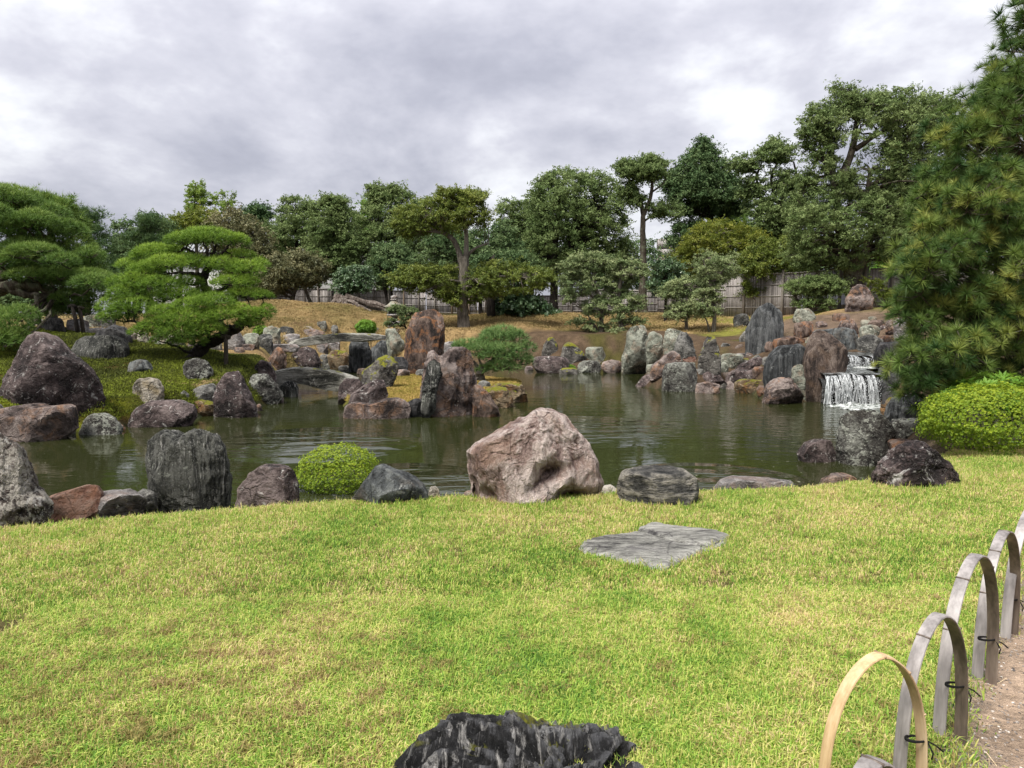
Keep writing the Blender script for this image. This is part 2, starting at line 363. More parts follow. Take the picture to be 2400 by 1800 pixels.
def land_sd(P):
    """distance to the shore, positive on land"""
    a = seg_dist(P, POND, np.roll(POND, -1, 0)); ins = inside(P, POND); s1 = np.where(ins, -a, a)
    b = seg_dist(P, ISLE, np.roll(ISLE, -1, 0)); s2 = np.where(inside(P, ISLE), b, -b)
    return np.maximum(s1, s2)
CP = [at(*p) for p in [(85, 768, 24), (180, 782, 23.5), (270, 797, 23), (400, 817, 22.5), (480, 842, 21), (560, 870, 20), (250, 930, 17), (340, 885, 18.5), (450, 905, 18.2), (130, 900, 18), (0, 850, 20), (-200, 800, 22), (-300, 900, 16),
   (580, 832, 26), (640, 850, 25), (600, 812, 28), (500, 812, 29), (400, 805, 30), (250, 795, 31), (100, 785, 32), (-200, 790, 32),
   (640, 705, 47), (760, 712, 46), (880, 740, 44), (700, 745, 41), (800, 750, 40), (850, 772, 37), (700, 790, 34.5), (600, 780, 34), (560, 712, 47), (300, 740, 45), (0, 740, 45), (980, 742, 45),
   (1100, 785, 34.5), (1085, 772, 36), (1200, 755, 38), (1300, 735, 43), (1500, 735, 43), (1500, 775, 35), (1650, 742, 42), (1300, 778, 35), (1420, 785, 34), (1250, 800, 33.7), (1160, 800, 33.6), (1200, 735, 43),
   (1750, 765, 36), (1740, 742, 42), (1640, 790, 31.5), (1700, 800, 30.5), (1600, 830, 28.5), (1700, 850, 27.2), (1600, 870, 26.5),
   (2030, 722, 34), (1950, 738, 32), (2000, 755, 29.5), (2080, 740, 30), (2100, 718, 34), (2200, 712, 35), (1900, 765, 29), (1870, 850, 24.5), (1950, 800, 25.5), (2030, 812, 24.2), (2100, 850, 22.5), (2000, 715, 40), (2200, 700, 42)]]
CP += [np.array(p, float) for p in [(7.5, 10.5, .95), (9.5, 13.5, 1.25), (12, 12, 1.5), (12, 18, 1.8), (13.5, 22, 2.1), (14, 26, 2.4), (20, 20, 2.4), (20, 10, 1.6),
   (0, 60, 2.9), (-40, 60, 2.6), (40, 60, 2.9), (0, 120, 3), (-80, 120, 3), (80, 120, 3), (-40, 30, 1.6), (40, 30, 2.6), (-25, 20, 1.3), (0, 300, 3), (-18, 52, 2.7), (25, 42, 2.4)]]
CP = np.array(CP); ISC = np.array([at(950, 905, 24), at(960, 928, 20), at(1150, 905, 22), at(1060, 900, 22), at(870, 905, 22)])
def idw(P, K, pw=3.2, soft=.15):
    d = ((P[:, None] - K[None, :, :2]) ** 2).sum(-1) + soft; wt = d ** (-pw / 2); return (wt * K[:, 2]).sum(1) / wt.sum(1)
EDGE_X = np.array([-14, -7, -4.6, -3.2, -1.8, 0, 1.5, 3.0, 4.3, 6.0, 9, 14]); EDGE_Y = np.array([5.0, 5.5, 6.1, 6.5, 6.85, 7.0, 7.0, 7.1, 7.55, 8.3, 10, 11])
def lawn_z(P):
    x, y = P[:, 0], P[:, 1]
    z = .80 - .036 * (y - 2.5) + .018 * x - .0009 * np.minimum(x, 0) ** 2 * 2
    e = np.interp(x, EDGE_X, EDGE_Y)
    t = np.maximum(y - e, 0); fall = np.interp(x, [-4, 3.3, 4.5, 5.8], [.36, .34, .30, .0])
    z = z - fall * t * t / (t + .25)
    z = z + .012 * fbm(np.stack([x * .9, y * .9, 0 * x], 1), 3) + np.interp(y, [-5, 2], [0.0, 0])
    return z
def ground(P):
    P = np.atleast_2d(np.asarray(P, float))[:, :2]; x, y = P[:, 0], P[:, 1]
    sdv = land_sd(P)
    far = idw(P, CP); near = lawn_z(P)
    s_ = np.clip((y - 9.6) / 2.0, 0, 1); s_ = s_ * s_ * (3 - 2 * s_)
    pl = near * (1 - s_) + far * s_
    cw = np.clip(np.minimum(x - 8.35, 10.75 - x) / .25, 0, 1) * np.clip((y - 19.2) / .3, 0, 1) * np.clip((26.2 - y) / .5, 0, 1); pl = pl * (1 - cw) + np.minimum(pl, np.where(y < 22.2, .45, .9)) * cw
    q = inside(P, ISLE); pl = np.where(q, idw(P, ISC, 2), pl)
    pl = pl + np.where(y > 11, .07 * fbm(np.stack([x * .5, y * .5, 0 * x + 5], 1), 3), 0)
    bank = np.where(y < 11.5, .02 + sdv * 1.0, .02 + sdv * 1.15)
    k = .12; h = np.clip(.5 + .5 * (pl - bank) / k, 0, 1); up = pl * (1 - h) + bank * h - k * h * (1 - h)
    return np.where(sdv > 0, up, np.maximum(sdv * .9, -.6))
def gz(x, y): return float(ground([[x, y]])[0])
def cast(px, py, d0=1.5, d1=90):
    r = ray(px, py); t = np.geomspace(d0, d1, 700) / r[1]; P = r[None] * t[:, None] + np.array([0, 0, EYE])
    g = ground(P); g = np.maximum(g, 0); i = np.argmax(P[:, 2] < g)
    return P[i] if (P[:, 2] < g).any() else P[-1]

def axis(parts):
    a = [];
    for lo, hi, n in parts: a += list(np.linspace(lo, hi, n, endpoint=False))
    return np.array(a + [parts[-1][1]])
gx = axis([(-900, -60, 8), (-60, -16, 44), (-16, 16, 160), (16, 45, 40), (45, 900, 9)])
gy = axis([(-60, -3, 8), (-3, 1.5, 12), (1.5, 12, 84), (12, 36, 130), (36, 56, 45), (56, 120, 16), (120, 2500, 8)])
X, Y = np.meshgrid(gx, gy); P = np.stack([X.ravel(), Y.ravel()], 1)
Z = np.concatenate([ground(P[i:i + 6000]) for i in range(0, len(P), 6000)])
sdl = np.concatenate([land_sd(P[i:i + 6000]) for i in range(0, len(P), 6000)])
nx, ny = len(gx), len(gy); idx = np.arange(nx * ny).reshape(ny, nx)
q = np.stack([idx[:-1, :-1], idx[:-1, 1:], idx[1:, 1:], idx[1:, :-1]], -1).reshape(-1, 4)

# colour zones of the ground (what grows or lies there, and painted shade under the trees)
x, y = P[:, 0], P[:, 1]
def lerp(a, b, t): return a * (1 - t[:, None]) + b * t[:, None]
def sm(v, a, b): t = np.clip((v - a) / (b - a), 0, 1); return t * t * (3 - 2 * t)
nA = fbm(np.stack([x * .35, y * .35, 0 * x], 1), 4) * 1.6 + .5; nB = fbm(np.stack([x * 1.1, y * 1.1, 0 * x + 9], 1), 4) * 1.6 + .5; nC = fbm(np.stack([x * .22, y * .22, 0 * x + 33], 1), 3) * 1.8 + .5
A_ = lambda *c: np.array(c)[None, :] * np.ones((len(P), 1))
lawn = lerp(A_(.085, .085, .025), A_(.15, .115, .05), np.clip(nB, 0, 1))
dry = lerp(A_(.27, .185, .088), A_(.15, .12, .045), sm(nA, .42, .72)); dry = lerp(dry, A_(.145, .10, .05), sm(nB, .62, .85) * .8)
mossc = lerp(A_(.050, .052, .010), A_(.12, .072, .025), sm(nA, .52, .75)); mossc = lerp(mossc, A_(.15, .165, .012), sm(nB, .40, .62) * sm(-y, -20.2, -17.5))
mossc = lerp(mossc, A_(.34, .24, .12), sm(-np.hypot((x + 8.6) / 1.3, (y - 18.9) / .6), -1.2, -.6) * .8)
soil = lerp(A_(.060, .040, .026), A_(.105, .072, .045), np.clip(nB, 0, 1)); soil = lerp(soil, A_(.06, .06, .012), sm(nA, .6, .8) * .7)
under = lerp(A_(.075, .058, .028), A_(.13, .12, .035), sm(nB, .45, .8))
col = lawn.copy()
isf = sm(y, 10.3, 11.5); col = lerp(col, soil, isf)
isl = sm(-x, 5.6, 6.4) * sm(-y, -27, -24.5) * isf; col = lerp(col, mossc, isl)
fard = sm(y, 24.0, 27) * sm(-x, 5.6, 6.4); col = lerp(col, dry, fard)
edgey = np.interp(x, [-30, -4, 0, 3, 6, 9, 14], [33, 33, 36.3, 36.8, 36.0, 32.5, 31]) + (nB - .5) * 2.0
plate = sm(y - edgey, -.3, .8) * (1 - fard); dry2 = lerp(dry, A_(.17, .165, .035), sm(nA, .40, .6) * sm(x, 0, 7)); col = lerp(col, dry2, plate)
col = lerp(col, A_(.30, .205, .095), sm(-np.abs(y - 38.5 - (nA - .5) * 3), -2.6, -.6) * sm(-np.abs(x - 2), -8, -4) * .55)
shade = sm(y, 43, 46) * sm(x, -8, -4) + sm(y, 48, 51) * sm(-x, 4, 8); col = lerp(col, under, np.clip(shade, 0, 1))  # tree shade near the fences put into the ground colour
isq = inside(P, ISLE); col = np.where(isq[:, None], lerp(A_(.22, .165, .05), A_(.13, .135, .022), np.clip(nB * 1.3 - .1, 0, 1)), col)
hill = sm(-np.hypot((x - 14) / 4.5, (y - 29) / 5), -1.1, -.7); col = lerp(col, lerp(A_(.17, .12, .085), A_(.09, .065, .045), np.clip(nB, 0, 1)), hill)
hill2 = sm(-np.hypot((x - 17.5) / 2.5, (y - 34.5) / 1.3), -1.1, -.7); col = lerp(col, A_(.26, .26, .06), hill2 * .8)
col = lerp(col, A_(.10, .075, .05), sm(-np.hypot((x - 8.0) / 3.4, (y - 10.6) / 1.7), -1.1, -.8))
# the gravel path at the right and the bare strip below the hoops
PATHX = lambda yy: np.interp(yy, [-3, 1.6, 2.3, 2.75, 3.2, 3.7, 4.3, 5.2, 7, 9], [1.04, 1.12, 1.28, 1.53, 1.85, 2.29, 2.90, 3.80, 5.6, 7.9])
dp = x - PATHX(y) + (nB - .5) * .22
bare = sm(dp, .02, .16) * sm(-y, -9.0, -8.0); col = lerp(col, lerp(A_(.15, .13, .11), A_(.25, .21, .175), np.clip(nB * 1.2, 0, 1)), bare)
pav = sm(dp, .17, .26) * sm(-y, -9.0, -8.0); col = lerp(col, A_(.42, .31, .225), pav)
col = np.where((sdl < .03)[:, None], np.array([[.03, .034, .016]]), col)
m = Mat('ground'); at_ = m.n('ShaderNodeAttribute', attribute_name='zone').outputs['Color']
n1 = m.noise(3.2, 6, .68); n2 = m.noise(24, 5, .7); n3 = m.noise(130, 3, .6)
f = m.math('ADD', m.math('MULTIPLY', n1, .5), m.math('ADD', m.math('MULTIPLY', n2, .42), m.math('MULTIPLY', n3, .22)))
cc = m.mix(1.0, at_, m.ramp(f, [(.36, .22), (.72, 1.75)]), 'MULTIPLY')
cc = m.mix(m.math('MULTIPLY', m.step(m.noise(17, 3, .8), .66, .70), .5), cc, (.30, .24, .17))
gm = m.bsdf(cc, .95, m.bump(m.math('ADD', m.math('MULTIPLY', n2, 1.0), m.math('ADD', m.math('MULTIPLY', n3, .35), n1)), 1.0, .07), .1)
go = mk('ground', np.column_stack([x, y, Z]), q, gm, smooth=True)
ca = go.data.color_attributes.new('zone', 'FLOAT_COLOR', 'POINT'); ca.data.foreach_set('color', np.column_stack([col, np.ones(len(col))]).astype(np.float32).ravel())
tag(go, kind='structure')

# ------------------------------------------------------------------ pond water
m = Mat('pond_water')
g = m.map(scale=(1, 1, 1)); big = m.noise(.35, 3, .5)
h1 = m.noise(2.1, 3, .5, m.map(scale=(.55, 1.5, 1)), .6); h2 = m.noise(7.5, 2, .5, m.map(scale=(.5, 1.6, 1)), .4); h3 = m.noise(.55, 2, .5, m.map(scale=(.8, 1.3, 1)))
fallc = m.n('ShaderNodeVectorMath', operation='DISTANCE'); m.l(m.co, fallc.inputs[0]); fallc.inputs[1].default_value = (9.2, 19.0, 0)
near = m.math('SUBTRACT', 1.0, m.step(fallc.outputs['Value'], .5, 9.0))
amp = m.math('ADD', m.math('MULTIPLY', m.step(big, .36, .62), .8), m.math('MULTIPLY', near, 2.4))
wv = m.n('ShaderNodeTexWave', wave_type='RINGS', rings_direction='SPHERICAL'); m.l(m.map(loc=(-9.2, -19.0, 0)), wv.inputs[0]); wv.inputs['Scale'].default_value = 1.1; wv.inputs['Distortion'].default_value = 3.5; wv.inputs['Detail'].default_value = 2.5
hh = m.math('ADD', m.math('MULTIPLY', h1, .75), m.math('ADD', m.math('MULTIPLY', h2, .22), m.math('MULTIPLY', h3, .5)))
RUF = None
for (qx, qy, q0, q1) in ((-3.6, 14.0, .3, 2.0), (1.6, 15.6, .2, 2.2), (-1.6, 10.6, .2, 1.5), (3.0, 10.6, .2, 1.5)):      # ripple patches added so the water throws bright sky glints
    dn = m.n('ShaderNodeVectorMath', operation='DISTANCE'); m.l(m.mix(.25, m.co, m.noise(.9, 3, .6, out=1), 'ADD'), dn.inputs[0]); dn.inputs[1].default_value = (qx, qy, 0)
    ruf = m.math('SUBTRACT', 1.0, m.step(dn.outputs['Value'], q0, q1)); amp = m.math('ADD', amp, m.math('MULTIPLY', ruf, 2.0)); RUF = ruf if RUF is None else m.math('MAXIMUM', RUF, ruf)
hh = m.math('ADD', m.math('MULTIPLY', hh, m.math('ADD', amp, .25)), m.math('MULTIPLY', wv.outputs['Fac'], m.math('MULTIPLY', near, .28)))
hh = m.math('ADD', hh, m.math('MULTIPLY', RUF, m.math('MULTIPLY', m.noise(1.5, 2, .5, m.map(scale=(.5, 1.5, 1)), .5), 14.0)))
fl = m.math('MULTIPLY', m.step(m.noise(9.5, 2, .5), .735, .75), .55)
wc = m.mix(fl, m.mix(big, (.014, .018, .005), (.024, .027, .009)), (.40, .40, .30))
m.bsdf(wc, .025, m.bump(hh, 1.0, .011), .5, IOR=1.38)
wo = mk('pond_water', [(-22, 7.9, 0), (13, 7.9, 0), (13, 37, 0), (-22, 37, 0)], np.array([[0, 1, 2, 3]]), m.m); tag(wo, kind='structure')

# ------------------------------------------------------------------ lawn blades
def tuft(n, r, hmin, hmax, wd, lean, segs=2):
    V, T, tn = [], [], []; a = 0
    for i in range(n):
        ang = random.random() * 6.283; rr = r * math.sqrt(random.random()); bx, by = rr * math.cos(ang), rr * math.sin(ang)
        th = random.random() * 6.283; h = random.uniform(hmin, hmax); ln = random.uniform(.15, 1) * lean; w_ = wd * random.uniform(.7, 1.3)
        dx, dy = math.cos(th), math.sin(th); sx, sy = -dy * w_, dx * w_; t = random.random()
        p1 = (bx + dx * h * ln * .35, by + dy * h * ln * .35, h * .62 * (1.15 - .5 * ln)); p2 = (bx + dx * h * ln * 1.05, by + dy * h * ln * 1.05, h * max(.12, 1 - .62 * ln))
        V += [(bx - sx, by - sy, -.004), (bx + sx, by + sy, -.004), (p1[0] - sx * .8, p1[1] - sy * .8, p1[2]), (p1[0] + sx * .8, p1[1] + sy * .8, p1[2]), p2]
        T += [(a, a + 1, a + 3), (a, a + 3, a + 2), (a + 2, a + 3, a + 4)]; a += 5; tn += [t] * 5
    return np.array(V), np.array(T), np.array(tn)
m = Mat('grass_blades'); pos = m.n('ShaderNodeNewGeometry').outputs['Position']
tn = m.n('ShaderNodeAttribute', attribute_name='tint').outputs['Fac']
n1 = m.noise(.8, 3, .6, pos); n2 = m.noise(3.6, 4, .65, pos)
yl = m.math('ADD', m.math('ADD', m.math('MULTIPLY', n1, .9), m.math('MULTIPLY', n2, .8)), m.math('MULTIPLY', tn, .66))
sp_ = m.n('ShaderNodeSeparateXYZ'); m.l(pos, sp_.inputs[0]); yl = m.math('ADD', yl, m.math('MULTIPLY', m.step(sp_.outputs[1], 3.4, 7.4), .14))
cr = m.n('ShaderNodeMapRange'); m.l(yl, cr.inputs[0]); cr.inputs[1].default_value = .66; cr.inputs[2].default_value = 1.66
gc = m.ramp(cr.outputs[0], [(.08, (.055, .14, .024)), (.96, (.66, .52, .28)), (.31, (.17, .315, .045)), (.53, (.295, .445, .062)), (.76, (.53, .53, .15))])
wd_ = m.n('ShaderNodeVectorMath', operation='DISTANCE'); m.l(pos, wd_.inputs[0]); wd_.inputs[1].default_value = (-1.7, 2.9, .8)
n4 = m.math('ADD', m.noise(6.5, 5, .8, pos), m.math('MULTIPLY', m.math('SUBTRACT', 1, m.step(wd_.outputs['Value'], .3, 2.0)), .085)); gc = m.mix(m.math('MULTIPLY', m.step(m.math('ADD', n4, m.math('MULTIPLY', tn, .16)), .67, .73), .7), gc, (.26, .155, .08))
b = m.n('ShaderNodeBsdfPrincipled'); m.l(gc, b.inputs['Base Color']); b.inputs['Roughness'].default_value = .55; b.inputs['Specular IOR Level'].default_value = .25
t_ = m.n('ShaderNodeBsdfTranslucent'); m.l(gc, t_.inputs[0]); x_ = m.n('ShaderNodeMixShader'); x_.inputs[0].default_value = .38
m.l(b.outputs[0], x_.inputs[1]); m.l(t_.outputs[0], x_.inputs[2]); m.l(x_.outputs[0], m.out.inputs[0]); GRASS = m.m
EXCL = []     # (polygon in world xy) kept free of grass, filled by the flat stone
flag_px = [(1358, 1293), (1368, 1278), (1400, 1268), (1478, 1260), (1500, 1245), (1532, 1232), (1575, 1240), (1640, 1246), (1690, 1254), (1712, 1264), (1700, 1280), (1640, 1300), (1600, 1318), (1560, 1342), (1500, 1332), (1450, 1318), (1400, 1308)]
def lawnpt(px, py): return cast(px, py, 1.5, 12)
FLAG = np.array([lawnpt(*p)[:2] for p in flag_px]); fc_ = FLAG.mean(0); EXCL.append(fc_ + (FLAG - fc_) * .95)

def grass_field(name, tv, tt, ttn, npts, area, label, smin, smax, dens=None, tiltmax=.25, gmat=None, far=False):
    x0, x1, y0, y1 = area; pts = np.column_stack([rng.uniform(x0, x1, npts), rng.uniform(y0, y1, npts)])
    px_ = 1200 + F * pts[:, 0] / pts[:, 1]; keep = (px_ > -160) & (px_ < 2560)
    dpp = pts[:, 0] - PATHX(pts[:, 1]); keep &= far | (dpp < .02 + .30 * rng.random(npts) ** 4) | (pts[:, 1] > 8.7)
    ed = np.interp(pts[:, 0], EDGE_X, EDGE_Y); keep &= far | (pts[:, 1] < ed + 1.3)
    keep &= land_sd(pts) > .15
    for e_ in EXCL: keep &= ~inside(pts, e_)
    if dens is not None: keep &= rng.random(npts) < dens(pts)
    pts = pts[keep]; n = len(pts); z = ground(pts)
    V = np.column_stack([pts, z]); me = bpy.data.meshes.new(name); me.vertices.add(n); me.vertices.foreach_set('co', V.astype(np.float32).ravel())
    rt = np.column_stack([rng.uniform(-tiltmax, tiltmax, n), rng.uniform(-tiltmax, tiltmax, n), rng.uniform(0, 6.283, n)])
    a = me.attributes.new('rot', 'FLOAT_VECTOR', 'POINT'); a.data.foreach_set('vector', rt.astype(np.float32).ravel())
    a = me.attributes.new('sz', 'FLOAT', 'POINT'); a.data.foreach_set('value', rng.uniform(smin, smax, n).astype(np.float32))
    ob = bpy.data.objects.new(name, me); C.collection.objects.link(ob)
    src_me = bpy.data.meshes.new('grass_tuft'); src_me.from_pydata([tuple(v) for v in tv], [], [tuple(int(i) for i in f) for f in tt])
    at2 = src_me.attributes.new('tint', 'FLOAT', 'POINT'); at2.data.foreach_set('value', ttn.astype(np.float32)); src_me.materials.append(gmat or GRASS)
    src = bpy.data.objects.new('grass_tuft', src_me)
    ng = bpy.data.node_groups.new('scatter_grass', 'GeometryNodeTree'); ng.interface.new_socket('Geometry', in_out='INPUT', socket_type='NodeSocketGeometry'); ng.interface.new_socket('Geometry', in_out='OUTPUT', socket_type='NodeSocketGeometry')
    gi = ng.nodes.new('NodeGroupInput'); go_ = ng.nodes.new('NodeGroupOutput'); ins = ng.nodes.new('GeometryNodeInstanceOnPoints'); oi = ng.nodes.new('GeometryNodeObjectInfo'); oi.inputs['Object'].default_value = src
    na = ng.nodes.new('GeometryNodeInputNamedAttribute'); na.data_type = 'FLOAT_VECTOR'; na.inputs['Name'].default_value = 'rot'
    nb = ng.nodes.new('GeometryNodeInputNamedAttribute'); nb.data_type = 'FLOAT'; nb.inputs['Name'].default_value = 'sz'
    L = ng.links.new; L(gi.outputs[0], ins.inputs['Points']); L(oi.outputs['Geometry'], ins.inputs['Instance']); L(na.outputs['Attribute'], ins.inputs['Rotation']); L(nb.outputs['Attribute'], ins.inputs['Scale']); L(ins.outputs[0], go_.inputs[0])
    md = ob.modifiers.new('scatter', 'NODES'); md.node_group = ng
    tag(ob, label, 'grass', kind='stuff'); return ob
short = tuft(40, .085, .022, .056, .0021, 1.0); fine = tuft(46, .085, .014, .036, .0022, .9); tall = tuft(9, .03, .05, .10, .0018, .35)
grass_field('lawn_grass', *short, 22000, (-2.7, 3.0, 1.9, 4.2), 'short mown yellow green lawn grass in the foreground', .8, 1.3)
grass_field('lawn_grass', *fine, 38000, (-7.5, 8.5, 4.1, 9.6), 'sunlit lawn grass running back to the rocks along the pond', .8, 1.35)
CONT = [[lawnpt(*q_)[:2] for q_ in pr] for pr in (((1110, 1186), (1400, 1188)), ((1448, 1190), (1630, 1190)), ((806, 1186), (1008, 1186)), ((2028, 1140), (2150, 1146)), ((2150, 1146), (2244, 1128)), ((20, 1262), (110, 1225)), ((350, 1186), (527, 1180)), ((920, 1712), (1000, 1682)), ((1000, 1682), (1300, 1700)), ((1300, 1700), (1560, 1780)))]
edged = lambda p: np.clip(.06 + sum(1.0 * np.exp(-(seg_dist(p, np.array([a_]), np.array([b_])) / .09) ** 2) for a_, b_ in CONT) + .9 * np.exp(-((p[:, 1] - np.interp(p[:, 0], EDGE_X, EDGE_Y) + .2) / .55) ** 2) + .8 * np.exp(-(seg_dist(p, FLAG, np.roll(FLAG, -1, 0)) / .12) ** 2), 0, 1)
grass_field('tall_grass', *tall, 16000, (-7, 8, 2.3, 9.3), 'longer bright grass blades left around the stones and crest', .6, 1.15, edged)

def tuftmat(name, cols, sc=.5, front=False):
    m = Mat(name); pos = m.n('ShaderNodeNewGeometry').outputs['Position']; tn = m.n('ShaderNodeAttribute', attribute_name='tint').outputs['Fac']
    f = m.math('ADD', m.math('MULTIPLY', m.noise(sc, 4, .6, pos), .75), m.math('ADD', m.math('MULTIPLY', m.noise(sc * 6, 3, .6, pos), .35), m.math('MULTIPLY', tn, .35)))
    if front:      # greener where the mound faces the pond
        sp = m.n('ShaderNodeSeparateXYZ'); m.l(pos, sp.inputs[0]); f = m.math('ADD', f, m.math('MULTIPLY', m.math('SUBTRACT', 1, m.step(sp.outputs[1], 17.0, 19.5)), .15))
    return m.bsdf(m.ramp(m.math('MULTIPLY', f, .7), [(.32, cols[0]), (.66, cols[2]), (.5, cols[1])]), .8, None, .15)
DRY = tuftmat('dry_grass_blades', ((.12, .115, .035), (.27, .20, .09), (.44, .32, .16)), .35); MOSSB = tuftmat('moss_tufts', ((.026, .034, .008), (.066, .076, .014), (.17, .21, .02)), .7, True); ISL = tuftmat('island_grass_blades', ((.15, .155, .025), (.30, .22, .055), (.42, .29, .11)), .9)
coarse = tuft(26, .22, .03, .08, .009, .9); cush = tuft(26, .11, .015, .04, .006, .8)
inI = lambda p: inside(p, ISLE) * 1.0
grass_field('dry_grass', *coarse, 42000, (-22, 14, 27, 49), 'sparse dry golden grass covering the mound and the far bank', .7, 1.4, lambda p: np.clip((p[:, 1] - np.interp(p[:, 0], [-30, -5, 0, 3, 6, 9, 14], [27, 30, 36, 36.5, 36, 33, 32.5])) / 1.5, 0, 1) * (1 - .85 * np.clip((p[:, 0] - 9) / 2, 0, 1)), gmat=DRY, far=True)
grass_field('moss', *cush, 60000, (-16, -6.2, 13.5, 26), 'dark olive and bright green moss carpeting the left mound', .7, 1.3, lambda p: .5 + .5 * (pnoise(np.column_stack([p * .8, p[:, 0] * 0])) > -.1), gmat=MOSSB, far=True)
grass_field('island_grass', *cush, 24000, (-6, 1, 17, 28), 'golden green short grass on the small island', .8, 1.4, inI, gmat=ISL, far=True)

# gravel at the edge of the path
tv, tf = np.array([[1, 0, 0], [-1, 0, 0], [0, 1, 0], [0, -1, 0], [0, 0, .7], [0, 0, -.7], [.6, .6, .4], [-.6, .5, .4], [.5, -.6, .4]], float), np.array([[0, 6, 4], [6, 2, 4], [2, 7, 4], [7, 1, 4], [1, 3, 4], [3, 8, 4], [8, 0, 4], [0, 2, 6], [2, 1, 7], [3, 0, 8]])
yy = rng.uniform(1.7, 5, 3000); xx = PATHX(yy) + np.abs(rng.normal(size=3000)) * .26 + .02; zz = ground(np.column_stack([xx, yy])); Rg = rots(len(xx), rng.normal(size=(len(xx), 3)) * .3 + [0, 0, 1])
V, Fc, Tt = stamp(tv, tf, np.column_stack([xx, yy, zz + .001]), Rg, rng.uniform(.0022, .0075, len(xx)), rng.random(len(xx)))
m = Mat('gravel'); gt = m.n('ShaderNodeAttribute', attribute_name='tint').outputs['Fac']; gv = m.bsdf(m.ramp(gt, [(.0, (.07, .06, .055)), (1.0, (.50, .45, .40)), (.6, (.20, .17, .15))]), .85)
tag(mk('gravel', V, Fc, gv, None, Tt), 'loose grey gravel scattered along the edge of the path', 'gravel', kind='stuff')
# dry straw lying about the path edge
tv, tf = np.array([[-1, -.03, 0], [1, -.02, .04], [1, .02, .04], [-1, .03, 0]], float), np.array([[0, 1, 2], [0, 2, 3]])
yy = rng.uniform(1.7, 6.5, 2600); xx = PATHX(yy) + rng.normal(size=2600) * .16 + .02; zz = ground(np.column_stack([xx, yy]))
V, Fc, Tt = stamp(tv, tf, np.column_stack([xx, yy, zz + .006]), rots(2600, rng.normal(size=(2600, 3)) * .12 + [0, 0, 1]), rng.uniform(.012, .04, 2600), rng.random(2600))
m = Mat('straw'); gt = m.n('ShaderNodeAttribute', attribute_name='tint').outputs['Fac']; gv = m.bsdf(m.ramp(gt, [(.0, (.16, .11, .06)), (1.0, (.58, .46, .28)), (.6, (.36, .26, .15))]), .8)
tag(mk('straw', V, Fc, gv, None, Tt), 'dry straw and cut grass lying between lawn and path', 'straw', kind='stuff')
def fallen_leaf(px, py, label, col, s_, ang):
    p = cast(px, py, 1.5, 9); z = p[2] + .03; b = MB(); ca, sa = math.cos(ang), math.sin(ang)
    pts = [(0, 0, .004), (.35, .28, .02), (.8, .22, .01), (1.15, 0, .03), (.8, -.22, .02), (.35, -.26, .0), (.55, 0, -.01)]
    b.add([(p[0] + s_ * (x_ * ca - y_ * sa), p[1] + s_ * (x_ * sa + y_ * ca), z + s_ * z_) for x_, y_, z_ in pts], None, [[0, 6, 1], [1, 6, 2], [2, 6, 3], [3, 6, 4], [4, 6, 5], [5, 6, 0]])
    m = Mat('dead_leaf'); tag(b.build('fallen_leaf', m.bsdf(col, .7), loc=(p[0], p[1], z)), label, 'leaf')
fallen_leaf(2138, 1612, 'pinkish brown fallen leaf in the grass beside the second hoop', (.40, .24, .17), .045, 1.9)
fallen_leaf(1094, 1575, 'small reddish fallen leaf in the grass above the black folded rock', (.42, .16, .09), .030, .4)
fallen_leaf(1325, 1592, 'tiny dark fallen leaf in the grass right of the reddish one', (.10, .05, .035), .024, 2.6)
# ------------------------------------------------------------------ rocks
def ico(sub):
    import bmesh
    b = bmesh.new(); bmesh.ops.create_icosphere(b, subdivisions=sub, radius=1); b.verts.ensure_lookup_table()
    v = np.array([x.co[:] for x in b.verts]); f = np.array([[q_.index for q_ in t.verts] for t in b.faces]); b.free(); return v, f
ICO = {k: ico(k) for k in (2, 3, 4, 5, 6)}
def polar(poly, c, th):
    A = poly - c; B = np.roll(A, -1, 0); D = B - A; out = np.zeros(len(th))
    d = np.stack([np.cos(th), np.sin(th)], 1)
    for a, dd in zip(A, D):
        den = d[:, 0] * dd[1] - d[:, 1] * dd[0]; den = np.where(np.abs(den) < 1e-9, 1e-9, den)
        t = (a[0] * dd[1] - a[1] * dd[0]) / den; s_ = (a[0] * d[:, 1] - a[1] * d[:, 0]) / den
        ok = (t > 0) & (s_ >= -1e-6) & (s_ <= 1 + 1e-6); out = np.where(ok & (t > out), t, out)
    return out
SHAPES = {
 'round': [(-1, .1), (-.92, .6), (-.6, .93), (0, 1), (.6, .9), (.93, .5), (1, 0), (.9, -.6), (.5, -1), (-.5, -1), (-.92, -.6)],
 'peak': [(-1, -.7), (-.75, 0), (-.42, .62), (-.1, 1), (.18, .92), (.5, .4), (.82, -.1), (1, -.8), (.7, -1), (-.8, -1)],
 'block': [(-1, -.9), (-.98, .7), (-.8, .95), (-.1, 1), (.75, .92), (.97, .7), (1, -.8), (.8, -1), (-.85, -1)],
 'slab': [(-1, -.3), (-.95, .5), (-.6, .9), (.3, 1), (.9, .6), (1, -.1), (.85, -.9), (-.8, -1)],
 'left': [(-1, -.2), (-.9, .6), (-.6, 1), (-.2, .9), (.4, .3), (.85, -.3), (1, -.9), (-.9, -1)],
 'right': [(-1, -.9), (-.75, -.2), (-.3, .4), (.25, .95), (.6, 1), (.92, .55), (1, -.3), (.9, -1)],
}
NROCK = [0]
